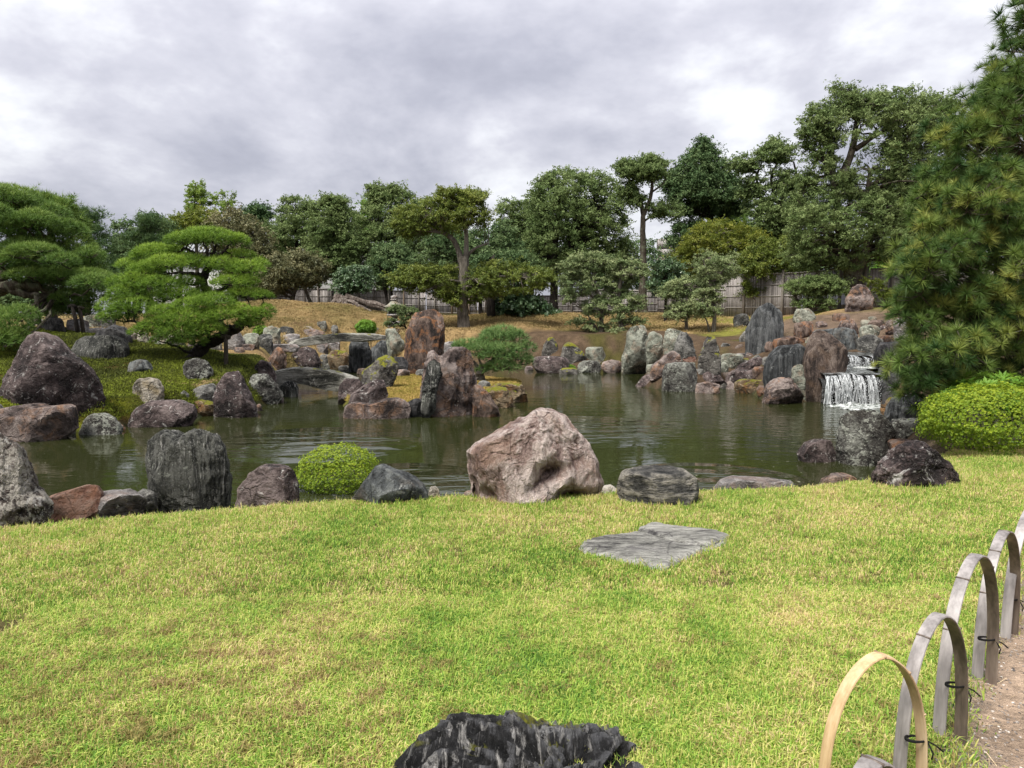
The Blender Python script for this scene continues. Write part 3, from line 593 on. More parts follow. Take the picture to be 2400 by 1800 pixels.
def rock(spec, d, mat, label, th=.75, sub=4, rough=1.0, cut=5, box=.62, name='rock', cat='rock', group=None, seed=None, sink=.18, smooth=27, dip=None, mid=.32, ridge=None, mlow=None, exact=False):
    """spec: outline in picture pixels or (shape, x0, y0, x1, y1); d: distance, 'w' waterline or 'g' ground hit at its foot"""
    NROCK[0] += 1; R = np.random.default_rng(1000 + (seed or NROCK[0]))
    if isinstance(spec[0], str):
        s_, x0, y0, x1, y1 = spec; base = np.array(SHAPES[s_], float) * (1 + .10 * R.normal(size=(len(SHAPES[s_]), 2)) * np.array([1, 1]))
        base = np.clip(base, -1.04, 1.04); px = np.column_stack([(x0 + x1) / 2 + base[:, 0] * (x1 - x0) / 2, (y0 + y1) / 2 - base[:, 1] * (y1 - y0) / 2])
    else: px = np.array(spec, float)
    yb = px[:, 1].max(); xc = px[px[:, 1] > yb - .15 * np.ptp(px[:, 1])][:, 0].mean()
    if d == 'w': d = onz(xc, yb - 2)[1]
    elif d == 'g' or (d > 13 and not exact): d = cast(xc, yb - 2)[1]
    wid = np.ptp(px[:, 0]) / F * d; thick = wid * th
    dc = d + thick * mid
    W3 = np.array([at(a, b_, dc) for a, b_ in px]); poly = W3[:, [0, 2]]
    hgt = np.ptp(poly[:, 1]); c = (poly.max(0) + poly.min(0)) / 2
    low = poly[:, 1] < poly[:, 1].min() + .25 * hgt; poly[low, 1] -= sink * hgt + (thick * .06)
    if dc > 14 and sub == 6: sub = 5
    v, f = ICO[sub]; u = v.copy()
    rho = np.hypot(v[:, 0], v[:, 2]); th_ = np.arctan2(v[:, 2], v[:, 0]); rr = polar(poly, c, th_)
    fr = rho ** box; g = np.sign(v[:, 1]) * np.abs(v[:, 1]) ** .8
    x = np.cos(th_) * rr * fr; z = np.sin(th_) * rr * fr; y = g * thick / 2
    Q = np.column_stack([x, y, z]); size = (wid + hgt) / 2
    off = R.uniform(0, 50, 3)
    # chisel planes, mostly facing the front, the back and the top
    for k in range(cut * 3):
        n = np.array([R.normal() * .8, -abs(R.normal()) - .25 if k % 3 else abs(R.normal()) + .3, R.normal() * .7 + .15]); n /= np.linalg.norm(n); lat = np.hypot(n[0], n[2])
        dp_ = Q @ n; lim = dp_.max() * (R.uniform(.62, .9) if lat < .75 else R.uniform(.86, .97)); ex = np.maximum(dp_ - lim, 0); Q = Q - ex[:, None] * n * .97
    if dip is not None:      # hollows: (x, z, radius, depth) as fractions of the outline
        for (hx, hz, hr, hd) in dip:
            k = np.exp(-(((x / (wid / 2) - hx) / hr) ** 2 + ((z / (hgt / 2) - hz) / hr) ** 2)) * (Q[:, 1] < 0); Q[:, 1] += k * hd * thick
    s1 = Q / size
    nr = Q / (np.linalg.norm(Q, axis=1)[:, None] + 1e-9)
    amt = .05 * rough * fbm(s1 * 2.4 + off, 5) + .062 * rough * fbm(s1 * 5.5 + off + 9, 5 if sub > 4 else 4, ridge=True)
    if ridge is not None:
        ax, fq, am = ridge; ax = np.array(ax, float); ax /= np.linalg.norm(ax)
        # ridges run along ax: squeeze the noise coordinate along it
        t = s1 - (s1 @ ax)[:, None] * ax * .86
        amt = amt + am * fbm(t * fq + off, 3, ridge=True)
    Q = Q + nr * (amt * size)[:, None]
    Q = Q + nr * (.018 * rough * size * np.round(fbm(s1 * np.array([3.2, 3.2, 5.5]) + off + 60, 3) * 8) / 2)[:, None]
    # ledges: quantise slightly for broken faces
    lg = fbm(s1 * 3.1 + off + 30, 3); Q[:, 1] += thick * .03 * rough * np.round(lg * 9) / 3
    base_z = max(gz(c[0], dc), -.3) if mlow is None else mlow
    loc = (float(c[0]), float(dc), float(base_z))
    Vw = Q + np.array([c[0], dc, c[1]])
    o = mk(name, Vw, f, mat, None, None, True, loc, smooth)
    return tag(o, label, cat, group)
K = RM
# --- along the near lawn
rock([(1099, 1090), (1097, 1078), (1103, 1058), (1118, 1040), (1150, 1020), (1200, 996), (1235, 980), (1250, 966), (1268, 964), (1300, 968), (1325, 978), (1345, 1000), (1365, 1028), (1392, 1050), (1400, 1075), (1418, 1105), (1422, 1130), (1415, 1150), (1395, 1165), (1375, 1182), (1320, 1184), (1250, 1184), (1190, 1180), (1135, 1182), (1120, 1160), (1108, 1130)],
     'g', K['pinkm'], 'largest pinkish boulder standing on the lawn edge, dark hollow in its face', th=.72, sub=6, rough=.8, cut=7, box=.55, name='boulder', cat='boulder', seed=11, sink=.13, dip=[(.44, -.08, .17, .12), (.28, -.2, .18, .15), (.1, -.38, .16, .12), (-.05, -.55, .14, .07), (.68, -.85, .30, .40), (-.85, -.75, .25, .15)])
rock([(1443, 1150), (1446, 1125), (1460, 1108), (1485, 1098), (1530, 1095), (1580, 1097), (1610, 1103), (1628, 1118), (1632, 1145), (1625, 1175), (1590, 1187), (1500, 1189), (1455, 1182)],
     'g', K['stripe'], 'rounded loaf-shaped rock with swirling cream bands, right of the pink boulder', th=.8, sub=5, rough=.55, cut=4, seed=12, sink=.05)
rock([(808, 1184), (840, 1150), (866, 1112), (882, 1092), (896, 1089), (915, 1097), (955, 1112), (990, 1132), (1003, 1155), (1006, 1180), (900, 1186)],
     'g', K['bluegrey'], 'blue grey wedge rock on the grass in front of the round bush', th=.62, sub=5, rough=.5, cut=6, seed=13, sink=.03)
rock([(552, 1172), (562, 1140), (590, 1108), (615, 1093), (660, 1093), (690, 1105), (700, 1170), (620, 1176)], 8.0, K['red'], 'dark red rock left of the round clipped bush', th=.7, sub=5, seed=14, rough=.8)
rock([(349, 1185), (350, 1120), (355, 1060), (362, 1030), (385, 1013), (405, 1012), (425, 1024), (445, 1014), (470, 1007), (492, 1016), (515, 1035), (527, 1070), (530, 1125), (527, 1180)], 8.4, K['streak'],
     'tall squarish dark rock with vertical grooves, standing on the lawn edge', th=.6, sub=6, rough=.7, cut=4, seed=15, ridge=((0, 0, 1), 11, .07), box=.42)
rock([(100, 1215), (104, 1172), (130, 1158), (200, 1138), (222, 1140), (232, 1158), (235, 1200), (180, 1222)], 7.6, K['orange'], 'orange red block at the water edge, left end of the lawn', th=.7, sub=5, rough=.5, seed=16)
rock([(180, 1210), (182, 1168), (230, 1155), (290, 1150), (325, 1158), (352, 1180), (350, 1200), (260, 1215)], 7.8, K['palegrey'], 'pale flat-topped rock beside the orange red block', th=.6, sub=5, rough=.7, seed=17)
rock(('round', 322, 1148, 366, 1196), 8.2, K['grey'], 'small grey rock squeezed against the left foot of the grooved rock', th=.8, sub=4)
rock([(-90, 1262), (-95, 1080), (-70, 1040), (-20, 1020), (8, 1025), (32, 1045), (44, 1080), (50, 1120), (58, 1152), (85, 1165), (108, 1190), (112, 1225), (80, 1245), (20, 1260)], 6.9, K['speck'],
     'big speckled rock cut by the left picture edge beside the lawn', th=.6, sub=6, rough=1.0, seed=18, ridge=((0, .2, 1), 8, .05))
rock(('slab', 1393, 1138, 1452, 1176), 7.9, K['pale'], 'small pale stone peeping out between the pink boulder and the banded rock', th=.8, sub=3)
rock(('slab', 1003, 1140, 1030, 1170), 8.1, K['pale'], 'tiny tan stone just right of the blue grey wedge rock', th=.8, sub=3)
rock(('slab', 1086, 1150, 1118, 1170), 8.1, K['redblock'], 'tiny reddish stone at the left foot of the pink boulder', th=.8, sub=3)
rock([(1655, 1172), (1678, 1148), (1692, 1130), (1722, 1119), (1790, 1124), (1850, 1126), (1880, 1133), (1892, 1150), (1850, 1168), (1740, 1174)], 8.4, K['palegrey'], 'long low grey rock lying at the far lawn edge, right of the banded rock', th=.5, sub=5, rough=.5, seed=19)
rock([(1912, 1152), (1930, 1124), (1955, 1114), (1985, 1112), (2010, 1124), (2022, 1144), (1970, 1158)], 8.6, K['redblock'], 'low grey and pink rock at the lawn edge before the craggy red rock', th=.7, sub=4)
rock([(2028, 1140), (2045, 1105), (2062, 1082), (2092, 1068), (2108, 1048), (2140, 1040), (2168, 1050), (2190, 1068), (2215, 1080), (2235, 1108), (2242, 1124), (2215, 1138), (2130, 1146)], 'g', K['red'],
     'craggy dark red rock lying on the lawn edge below the right bush', th=.65, sub=6, rough=1.25, seed=20, ridge=((1, 0, .35), 7, .05))
rock([(2210, 1122), (2225, 1104), (2262, 1097), (2300, 1102), (2290, 1116), (2250, 1124)], 8.9, K['pale'], 'flat pale stone in the grass at the foot of the right bush', th=.9, sub=4, rough=.3)
rock(('slab', 2205, 1072, 2310, 1108), 9.4, K['palegrey'], 'low grey stone lying under the front of the right bush', th=.6, sub=4, rough=.4)
# --- right shore
rock([(1967, 1090), (1970, 1030), (1978, 985), (1992, 964), (2020, 958), (2052, 962), (2078, 985), (2096, 1020), (2102, 1062), (2062, 1098), (2010, 1096)], 11.8, K['lichen'], 'large square-shouldered rock spotted with pale lichen standing in the pond', th=.7, sub=6, seed=21, box=.5)
rock([(1871, 1066), (1890, 1040), (1915, 1030), (1945, 1032), (1960, 1055), (1958, 1078), (1910, 1086), (1880, 1080)], 'w', K['red'], 'lone dark rock rising from the water left of the lichen spotted rock', th=.8, sub=5, rough=.6)
rock([(2078, 995), (2085, 955), (2100, 935), (2140, 925), (2175, 930), (2184, 955), (2182, 990), (2130, 1000)], 13.4, K['slate'], 'black glossy split rock below the hanging pine branch', th=.8, sub=5, seed=22, ridge=((.3, 0, 1), 8, .05))
rock([(2068, 960), (2078, 935), (2100, 920), (2135, 912), (2168, 918), (2180, 940), (2130, 965)], 14.4, K['mossyorange'], 'ochre rock behind the black split rock under the pine', th=.8, sub=4)
rock([(2078, 1048), (2085, 1000), (2100, 985), (2150, 983), (2180, 992), (2186, 1040), (2130, 1055)], 12.4, K['lichen'], 'grey rock between the lichen spotted rock and the right bush', th=.8, sub=5)
rock(('round', 2168, 930, 2240, 1010), 13.6, K['dark'], 'dark rock in the shade under the pine behind the right bush', th=.8, sub=4)
rock(('slab', 2085, 1030, 2190, 1075), 11.4, K['rust'], 'low rusty rock on the bank above the craggy red rock', th=.8, sub=4)
# --- waterfall
rock([(1880, 945), (1882, 900), (1880, 862), (1890, 825), (1903, 790), (1920, 772), (1940, 775), (1962, 793), (1980, 820), (1984, 845), (1976, 868), (1950, 890), (1938, 920), (1930, 944)], 20.8, K['brown'], 'tall leaning red brown rock on the left of the waterfall', th=.7, sub=6, rough=.6, seed=23, box=.5, cut=4)
rock([(1788, 895), (1796, 855), (1805, 832), (1826, 812), (1872, 806), (1886, 818), (1882, 890)], 23.6, K['slate'], 'blue black cubic rock left of the leaning red brown rock', th=.7, sub=5, rough=.5, seed=24, box=.42)
rock([(1788, 944), (1800, 905), (1825, 886), (1850, 888), (1866, 905), (1884, 928), (1888, 944), (1840, 950)], 'w', K['redblock'], 'low grey brown rock in the water in front of the blue black cubic rock', th=.8, sub=5)
rock([(1854, 925), (1858, 862), (1870, 850), (1888, 855), (1892, 935), (1870, 940)], 21.9, K['green'], 'slim upright grey stone wedged left of the leaning red brown rock', th=.7, sub=4)
rock([(1748, 822), (1752, 775), (1762, 745), (1780, 722), (1800, 711), (1822, 717), (1836, 745), (1839, 795), (1815, 832), (1785, 830)], 27.5, K['slate'], 'tallest dark grey standing slab before the bamboo fence', th=.5, sub=5, rough=.6, seed=25, ridge=((0, 0, 1), 9, .03))
rock([(1812, 822), (1818, 795), (1850, 788), (1890, 796), (1898, 812), (1860, 826)], 25.4, K['rust'], 'flat rusty rock on top of the blue black cubic rock', th=.8, sub=4)
rock(('block', 1862, 752, 1908, 796), 28.4, K['rust'], 'squarish brown rock on the slope right of the tallest slab', th=.8, sub=4)
rock(('slab', 1858, 724, 1912, 756), 30.5, K['green'], 'low green grey rock lying on the grass near the bamboo fence', th=.7, sub=4)
rock(('round', 1720, 736, 1756, 768), 29, K['grey'], 'small dark rock beside the foot of the tallest slab', th=.8, sub=4)
rock(('right', 1732, 775, 1754, 805), 27.9, K['grey'], 'thin dark rock leaning on the left foot of the tallest slab', th=.8, sub=3)
rock([(1983, 728), (1985, 700), (1993, 678), (2012, 667), (2030, 672), (2045, 700), (2046, 726), (2010, 733)], 32.5, K['redblock'], 'upright red and green rock on top of the waterfall hill', th=.6, sub=5, seed=26)
rock(('block', 1953, 735, 1993, 756), 30.6, K['rust'], 'brown box-shaped stone on the waterfall hill', th=.8, sub=3, rough=.4)
rock(('peak', 1958, 744, 2020, 795), 27, K['redblock'], 'pink peaked rock above the waterfall', th=.8, sub=5)
rock(('block', 1953, 770, 2006, 830), 25.2, K['bluegrey'], 'blue grey block at the upper left of the waterfall', th=.8, sub=5)
rock(('round', 2015, 762, 2066, 800), 27.4, K['green'], 'mottled rock behind the top of the waterfall', th=.8, sub=4)
rock(('round', 2010, 785, 2068, 832), 25.4, K['grey'], 'dark rounded rock at the head of the waterfall', th=.8, sub=4)
rock(('slab', 2036, 750, 2084, 778), 28.6, K['rust'], 'low rock near the top right of the waterfall hill', th=.8, sub=3)
rock(('block', 2074, 752, 2112, 792), 27.0, K['redblock'], 'pinkish rock just left of the white stone post', th=.8, sub=4)
rock(('slab', 2060, 786, 2104, 814), 25.5, K['rust'], 'flat brown rock above the dark rock right of the waterfall', th=.8, sub=4)
rock(('round', 2050, 802, 2112, 852), 22.4, K['dark'], 'dark rock overhanging the right side of the waterfall', th=.8, sub=4)
rock(('round', 1905, 770, 1965, 812), 27, K['bluegrey'], 'grey rock behind the crown of the leaning red brown rock', th=.8, sub=4)
rock(('slab', 2018, 748, 2040, 766), 28.8, K['green'], 'small greenish stone on the waterfall hill', th=.8, sub=3)
rock([(2098, 830), (2097, 750), (2104, 746), (2128, 748), (2130, 832)], 24.0, K['palegrey'], 'pale square stone post right of the waterfall, half behind the pine', th=.7, sub=4, rough=.2, cut=0, box=.3, name='stone_post', cat='post', exact=True)
rock(('block', 2060, 862, 2120, 925), 20.4, K['wet'], 'wet black rock at the right side of the waterfall', th=.8, sub=4)
rock(('slab', 2070, 915, 2125, 962), 17.6, K['dark'], 'low dark rock at the right foot of the waterfall', th=.8, sub=4)
# --- far right shore
rock([(1458, 880), (1458, 835), (1467, 815), (1470, 782), (1478, 765), (1500, 756), (1514, 765), (1518, 800), (1526, 830), (1524, 865), (1500, 880)], 'w', K['green'], 'tall pale gourd-shaped rock at the far water edge', th=.7, sub=5, rough=.6, seed=27)
rock(('block', 1516, 778, 1552, 862), 32.6, K['green'], 'grey green rock tucked behind the gourd-shaped rock', th=.8, sub=4)
rock(('block', 1556, 770, 1606, 835), 32.2, K['green'], 'pale upright rock on the bank under the small tree with two trunks', th=.6, sub=4)
rock(('peak', 1574, 772, 1634, 848), 30.4, K['grey'], 'dark pointed rock behind the cylindrical rock', th=.6, sub=5)
rock(('right', 1524, 824, 1602, 882), 28.6, K['redblock'], 'dark red slanting rock left of the cylindrical rock', th=.7, sub=4)
rock([(1552, 918), (1555, 870), (1562, 852), (1595, 849), (1630, 851), (1634, 880), (1626, 912), (1590, 920)], 'w', K['lichen'], 'cylindrical flat-topped lichen rock at the far right shore', th=.8, sub=5, rough=.5, box=.4, seed=28)
rock(('right', 1484, 870, 1560, 908), 'w', K['red'], 'low red rock running into the water left of the cylindrical rock', th=.7, sub=4)
rock([(1634, 890), (1638, 840), (1650, 808), (1661, 784), (1674, 786), (1684, 828), (1692, 892)], 25.5, K['mossy'], 'pointed white and mossy rock behind the cylindrical rock', th=.7, sub=5, seed=29)
rock([(1628, 905), (1636, 885), (1660, 867), (1682, 878), (1704, 902), (1700, 914), (1660, 914)], 24.6, K['red'], 'dark red wedge rock between the cylindrical rock and the low orange rocks', th=.7, sub=4)
rock(('round', 1629, 896, 1688, 926), 'w', K['redblock'], 'small rounded rock half in the water before the red wedge', th=.8, sub=4)
rock(('block', 1688, 826, 1740, 866), 28.5, K['green'], 'pale squarish rock on the slope right of the pointed mossy rock', th=.8, sub=4)
rock(('round', 1686, 848, 1708, 880), 26.5, K['green'], 'small pale rock on the bank beside the pointed mossy rock', th=.8, sub=3)
rock(('right', 1712, 836, 1800, 890), 26.0, K['red'], 'broad dark red rock left of the blue black cubic rock', th=.6, sub=5)
rock(('slab', 1700, 866, 1792, 912), 24.4, K['red'], 'lower dark red ledge left of the blue black cubic rock', th=.6, sub=4)
rock(('slab', 1722, 886, 1806, 924), 23.0, K['mossyorange'], 'low orange and mossy rock at the water in front of the red ledge', th=.6, sub=5)
rock(('slab', 1598, 832, 1630, 852), 28.6, K['orange'], 'small orange stone lying behind the cylindrical rock', th=.8, sub=3)
rock(('block', 1716, 828, 1760, 842), 27.9, K['palegrey'], 'row of little stones below the tallest slab', th=.6, sub=3)
rock(('slab', 1792, 800, 1822, 826), 27, K['rust'], 'rusty stone at the right foot of the tallest slab', th=.8, sub=3)
# --- far middle shore
rock(('peak', 1270, 788, 1314, 828), 34.2, K['mossy'], 'small moss-capped rock on the brown bank', th=.8, sub=4)
rock(('left', 1316, 802, 1380, 858), 32.8, K['mossy'], 'moss backed rock with a white streak on the far bank', th=.7, sub=4)
rock(('block', 1372, 814, 1422, 856), 33.0, K['green'], 'square grey rock on the far bank', th=.7, sub=4, rough=.6)
rock(('round', 1250, 832, 1334, 876), 'w', K['red'], 'wide low red rock at the far water edge behind the island pine', th=.7, sub=4)
rock(('round', 1354, 845, 1412, 876), 'w', K['lichen'], 'low lichen rock at the far water edge, middle of the bank', th=.7, sub=4)
rock(('round', 1408, 844, 1460, 876), 'w', K['redblock'], 'low reddish rock left of the gourd-shaped rock', th=.7, sub=4)
rock(('slab', 1310, 862, 1356, 880), 'w', K['mossy'], 'flat mossy stone at the water between two low rocks', th=.7, sub=3)
rock(('block', 1038, 800, 1072, 845), 33, K['palegrey'], 'pale block behind the little island pine', th=.7, sub=4)
# --- island
rock([(984, 978), (990, 925), (996, 880), (1002, 842), (1010, 826), (1020, 825), (1028, 838), (1044, 831), (1060, 824), (1086, 819), (1103, 820), (1106, 860), (1111, 920), (1118, 965), (1100, 978), (1010, 978)], 'w', K['redblock'],
     'tall craggy rock standing at the front of the small island', th=.55, sub=6, rough=1.25, seed=30, box=.5, ridge=((.1, 0, 1), 7, .05), cut=4)
rock([(984, 978), (990, 925), (997, 880), (1005, 850), (1018, 838), (1032, 850), (1034, 880), (1022, 920), (1016, 978)], 17.2, K['streak'], 'greenish black craggy rock leaning on the left of the tall island rock', th=.7, sub=5, rough=1.3, seed=31, exact=True)
rock([(1108, 975), (1112, 900), (1128, 905), (1150, 930), (1166, 955), (1176, 973), (1140, 980)], 'w', K['rust'], 'wedge rock sloping down from the right side of the tall island rock', th=.6, sub=5)
rock([(1132, 950), (1136, 915), (1158, 904), (1185, 908), (1200, 930), (1205, 948), (1170, 958)], 'w', K['mossyorange'], 'ochre mossy rock at the right end of the island', th=.7, sub=5)
rock([(1158, 940), (1160, 903), (1178, 897), (1222, 902), (1234, 920), (1238, 938), (1200, 946)], 'w', K['mossyorange'], 'farther ochre block at the very tip of the island', th=.7, sub=5)
rock([(803, 975), (810, 950), (830, 942), (870, 948), (900, 935), (930, 932), (955, 940), (965, 960), (958, 976), (880, 984)], 'w', K['redblock'], 'long low pinkish rock at the front left of the island', th=.4, sub=5, rough=.6, seed=32)
rock([(814, 944), (822, 925), (850, 905), (882, 889), (900, 892), (911, 913), (909, 930), (870, 948), (835, 950)], 18.3, K['red'], 'smooth rounded dark red rock on top of the island shore', th=.6, sub=5, rough=.4, seed=33, exact=True)
rock([(846, 905), (850, 872), (872, 855), (885, 842), (902, 834), (920, 838), (932, 860), (926, 890), (908, 908), (870, 912)], 21.8, K['mossy'], 'rock with yellow green moss patches at the island end of the lower bridge', th=.7, sub=5, seed=34)
rock([(792, 945), (796, 905), (808, 888), (840, 890), (852, 902), (846, 930), (826, 945)], 20.4, K['red'], 'dark red rock supporting the right end of the lower stone bridge', th=.7, sub=4)
rock([(950, 978), (955, 945), (975, 932), (994, 938), (994, 974), (970, 980)], 17.9, K['dark'], 'dark slanting rock left of the tall island rock', th=.7, sub=4)
rock(('slab', 925, 866, 960, 886), 27.5, K['redblock'], 'low stone behind the island grass', th=.7, sub=3)
rock(('slab', 975, 864, 1010, 884), 27.8, K['grey'], 'flat dark stone in the water behind the tall island rock', th=.7, sub=3)
rock(('slab', 1118, 892, 1150, 912), 24.8, K['grey'], 'small grey stone at the foot of the island pine', th=.7, sub=3)
# --- big back rocks
rock([(947, 878), (950, 800), (955, 762), (965, 738), (985, 729), (1018, 727), (1036, 735), (1042, 762), (1040, 800), (1036, 830), (1030, 878)], 29.6, K['rust'], 'tallest broad red brown rock behind the island with orange stains', th=.5, sub=6, rough=.7, seed=35, box=.42, cut=4)
rock([(902, 790), (905, 770), (925, 770), (945, 800), (950, 828), (930, 838), (912, 825)], 31.6, K['green'], 'pale green leaning rock left of the tallest red brown rock', th=.7, sub=4)
rock(('block', 922, 836, 956, 880), 30, K['dark'], 'black rock at the left foot of the tallest red brown rock', th=.7, sub=4)
rock([(866, 862), (870, 812), (888, 796), (910, 798), (926, 830), (925, 862)], 31.2, K['slate'], 'dark blue rock below the right end of the upper bridge', th=.7, sub=4)
rock([(818, 875), (820, 800), (840, 795), (862, 800), (870, 830), (866, 872)], 30.6, K['slate'], 'dark upright rock with pale streaks carrying the upper bridge', th=.6, sub=5)
rock(('block', 770, 822, 820, 866), 31.5, K['mossyorange'], 'brown squarish rock under the upper bridge', th=.7, sub=4)
rock(('round', 748, 828, 776, 858), 31.0, K['grey'], 'small grey rock under the upper bridge beside the brown one', th=.7, sub=3)
rock(('block', 742, 796, 768, 835), 32.6, K['palegrey'], 'pale pillar rock behind the upper bridge, left one', th=.6, sub=4)
rock(('block', 768, 798, 796, 832), 32.9, K['palegrey'], 'pale pillar rock behind the upper bridge, right one', th=.6, sub=4)
rock([(674, 872), (682, 838), (695, 818), (718, 812), (738, 820), (750, 845), (752, 874)], 28.5, K['red'], 'broad smooth dark red rock left of the channel behind the lower bridge', th=.6, sub=5, rough=.4)
rock([(628, 872), (632, 840), (645, 818), (655, 811), (668, 830), (674, 868)], 26.5, K['rust'], 'pointed reddish rock behind the left end of the lower bridge', th=.7, sub=4)
# --- left shore, below the bridge
rock([(592, 895), (598, 858), (612, 845), (632, 850), (646, 880), (644, 900)], 24.2, K['red'], 'rough dark rock above the left end of the lower bridge', th=.7, sub=4)
rock([(576, 935), (580, 895), (600, 876), (625, 880), (650, 905), (662, 928), (640, 944), (600, 946)], 21.8, K['lichen'], 'lichen and rust patched rock under the left end of the lower bridge', th=.7, sub=5)
rock(('round', 655, 893, 698, 932), 23.4, K['streak'], 'round striped rock under the lower bridge', th=.7, sub=4)
rock([(502, 972), (503, 930), (510, 905), (524, 878), (540, 868), (552, 870), (566, 885), (580, 920), (596, 950), (604, 968), (560, 982)], 'w', K['red'], 'conical dark red rock at the water left of the lower bridge', th=.7, sub=5, rough=.7, seed=36)
rock(('right', 422, 900, 510, 945), 18.8, K['grey'], 'grey rock between the moss and the conical red rock', th=.6, sub=4)
rock([(440, 968), (444, 945), (470, 938), (505, 945), (510, 968), (470, 976)], 17.3, K['mossyorange'], 'low mossy rock at the left foot of the conical red rock', th=.7, sub=4)
rock([(430, 860), (436, 846), (455, 840), (480, 844), (496, 866), (498, 890), (478, 898), (455, 885), (434, 875)], 20.0, K['lichen'], 'pale speckled rock lying on the moss mound', th=.7, sub=5)
rock([(300, 873), (305, 850), (325, 842), (345, 845), (364, 872), (330, 878)], 19.8, K['bluegrey'], 'low dark triangular rock set in the moss', th=.7, sub=4, rough=.4)
rock([(308, 950), (312, 905), (325, 889), (345, 884), (370, 890), (385, 910), (380, 945), (345, 955)], 16.9, K['pale'], 'cream coloured knobbly rock at the moss edge', th=.7, sub=5, seed=37)
rock([(299, 1000), (312, 970), (330, 950), (360, 940), (420, 938), (452, 950), (460, 978), (430, 995), (350, 1002)], 'w', K['red'], 'long low dark red rock in the water under the cream rock', th=.5, sub=5, rough=.7, seed=38)
rock([(186, 1012), (196, 985), (215, 972), (245, 968), (270, 978), (288, 1002), (280, 1016), (230, 1022)], 'w', K['lichen'], 'small rounded speckled rock in the water before the large peaked rock', th=.7, sub=4)
rock([(10, 985), (8, 920), (20, 882), (44, 862), (58, 830), (68, 790), (90, 779), (115, 787), (135, 805), (146, 826), (170, 840), (190, 856), (209, 877), (226, 906), (234, 938), (224, 965), (200, 985), (120, 1000)], 15.6, K['red'],
     'biggest peaked dark red rock at the left shore', th=.6, sub=6, rough=.85, seed=39, cut=7)
rock([(-35, 1030), (-32, 972), (0, 960), (50, 950), (80, 947), (100, 954), (150, 949), (166, 955), (170, 1010), (95, 1038), (30, 1036)], 'w', K['redblock'], 'pale topped squared block in the water at far left', th=.6, sub=6, rough=.5, seed=40, box=.42)
rock(('round', -60, 944, 14, 990), 15.2, K['grey'], 'dark rock at the left picture edge behind the squared block', th=.7, sub=4)
rock([(174, 822), (180, 798), (205, 788), (262, 786), (285, 795), (302, 818), (300, 832), (262, 840), (235, 842), (195, 836)], 20.4, K['streak'], 'blocky dark rock with white drips on the moss mound', th=.6, sub=5, rough=.5, seed=41, box=.5)
rock([(215, 795), (235, 775), (268, 763), (290, 768), (304, 790), (308, 806), (260, 812)], 22.0, K['dark'], 'black faced rock just behind the blocky white dripped rock', th=.7, sub=4)
rock([(92, 775), (104, 752), (125, 742), (140, 748), (154, 774), (120, 782)], 24.0, K['dark'], 'low black mound rock beside the propped pine branch', th=.7, sub=4)
# --- stones of the dry slope behind the pines
BACK = [('block', 158, 748, 206, 782, 30, 'palegrey', 'pale squared stone behind the two slanting props'), ('block', 196, 738, 232, 770, 31.5, 'green', 'grey stone behind the slanting props, upper one'), ('slab', 204, 768, 252, 786, 29.5, 'palegrey', 'flat grey stone right of the slanting props'),
 ('block', 228, 742, 268, 772, 32, 'grey', 'dark cracked stone behind the blocky white dripped rock'), ('slab', 80, 745, 100, 765, 30, 'palegrey', 'pale stone seen beside the low black mound rock'), ('right', 282, 768, 330, 800, 27, 'redblock', 'grey pink stone right of the black faced rock'),
 ('block', 322, 776, 348, 806, 28, 'pale', 'whitish split stone behind the moss mound'), ('slab', 345, 785, 420, 812, 28, 'pale', 'tan broken stone under the leaning pine'), ('peak', 400, 792, 436, 815, 26.5, 'palegrey', 'small pale pointed stone left of the pine foot'),
 ('slab', 415, 770, 452, 792, 30, 'orange', 'tan stone glimpsed through the lower pine needles'), ('block', 470, 798, 520, 822, 27, 'grey', 'grey stone right of the pine foot'), ('peak', 526, 768, 575, 822, 29, 'palegrey', 'pointed pale grey stone right of the wooden prop'),
 ('round', 568, 780, 608, 820, 29.5, 'green', 'grey green stone below the small evergreen shrub'), ('slab', 545, 806, 600, 824, 28, 'redblock', 'low pinkish stone at the foot of the pointed pale one'), ('block', 618, 764, 655, 815, 31, 'green', 'upright grey stone left of the upper bridge'),
 ('block', 604, 782, 640, 822, 29.5, 'grey', 'dark streaked stone left of the upper bridge slab'), ('block', 655, 766, 690, 786, 32.5, 'grey', 'squared dark stone above the upper bridge'), ('block', 660, 783, 702, 806, 31, 'palegrey', 'pale squared stone under the upper bridge tip'),
 ('slab', 690, 772, 760, 794, 33, 'redblock', 'long flat brown stone lying above the upper bridge'), ('round', 735, 752, 768, 776, 34, 'lichen', 'rounded dark stone above the long flat brown one'), ('slab', 706, 764, 732, 776, 34.5, 'pale', 'small white stone above the long flat brown one'),
 ('block', 776, 760, 792, 792, 33, 'grey', 'thin upright stone above the middle of the upper bridge'), ('slab', 780, 778, 812, 794, 33.5, 'rust', 'low brown stone behind the upper bridge'), ('round', 872, 768, 890, 786, 34, 'lichen', 'small speckled stone right of the clipped little bush'),
 ('block', 915, 770, 938, 786, 33.5, 'palegrey', 'pale stone under the stone lantern')]
for s_, x0, y0, x1, y1, d_, k_, lb in BACK:
    if lb: rock((s_, x0, y0, x1, y1), d_, K[k_], lb, th=.7, sub=3 if (x1 - x0) < 34 else 4, sink=.4, mid=.3)
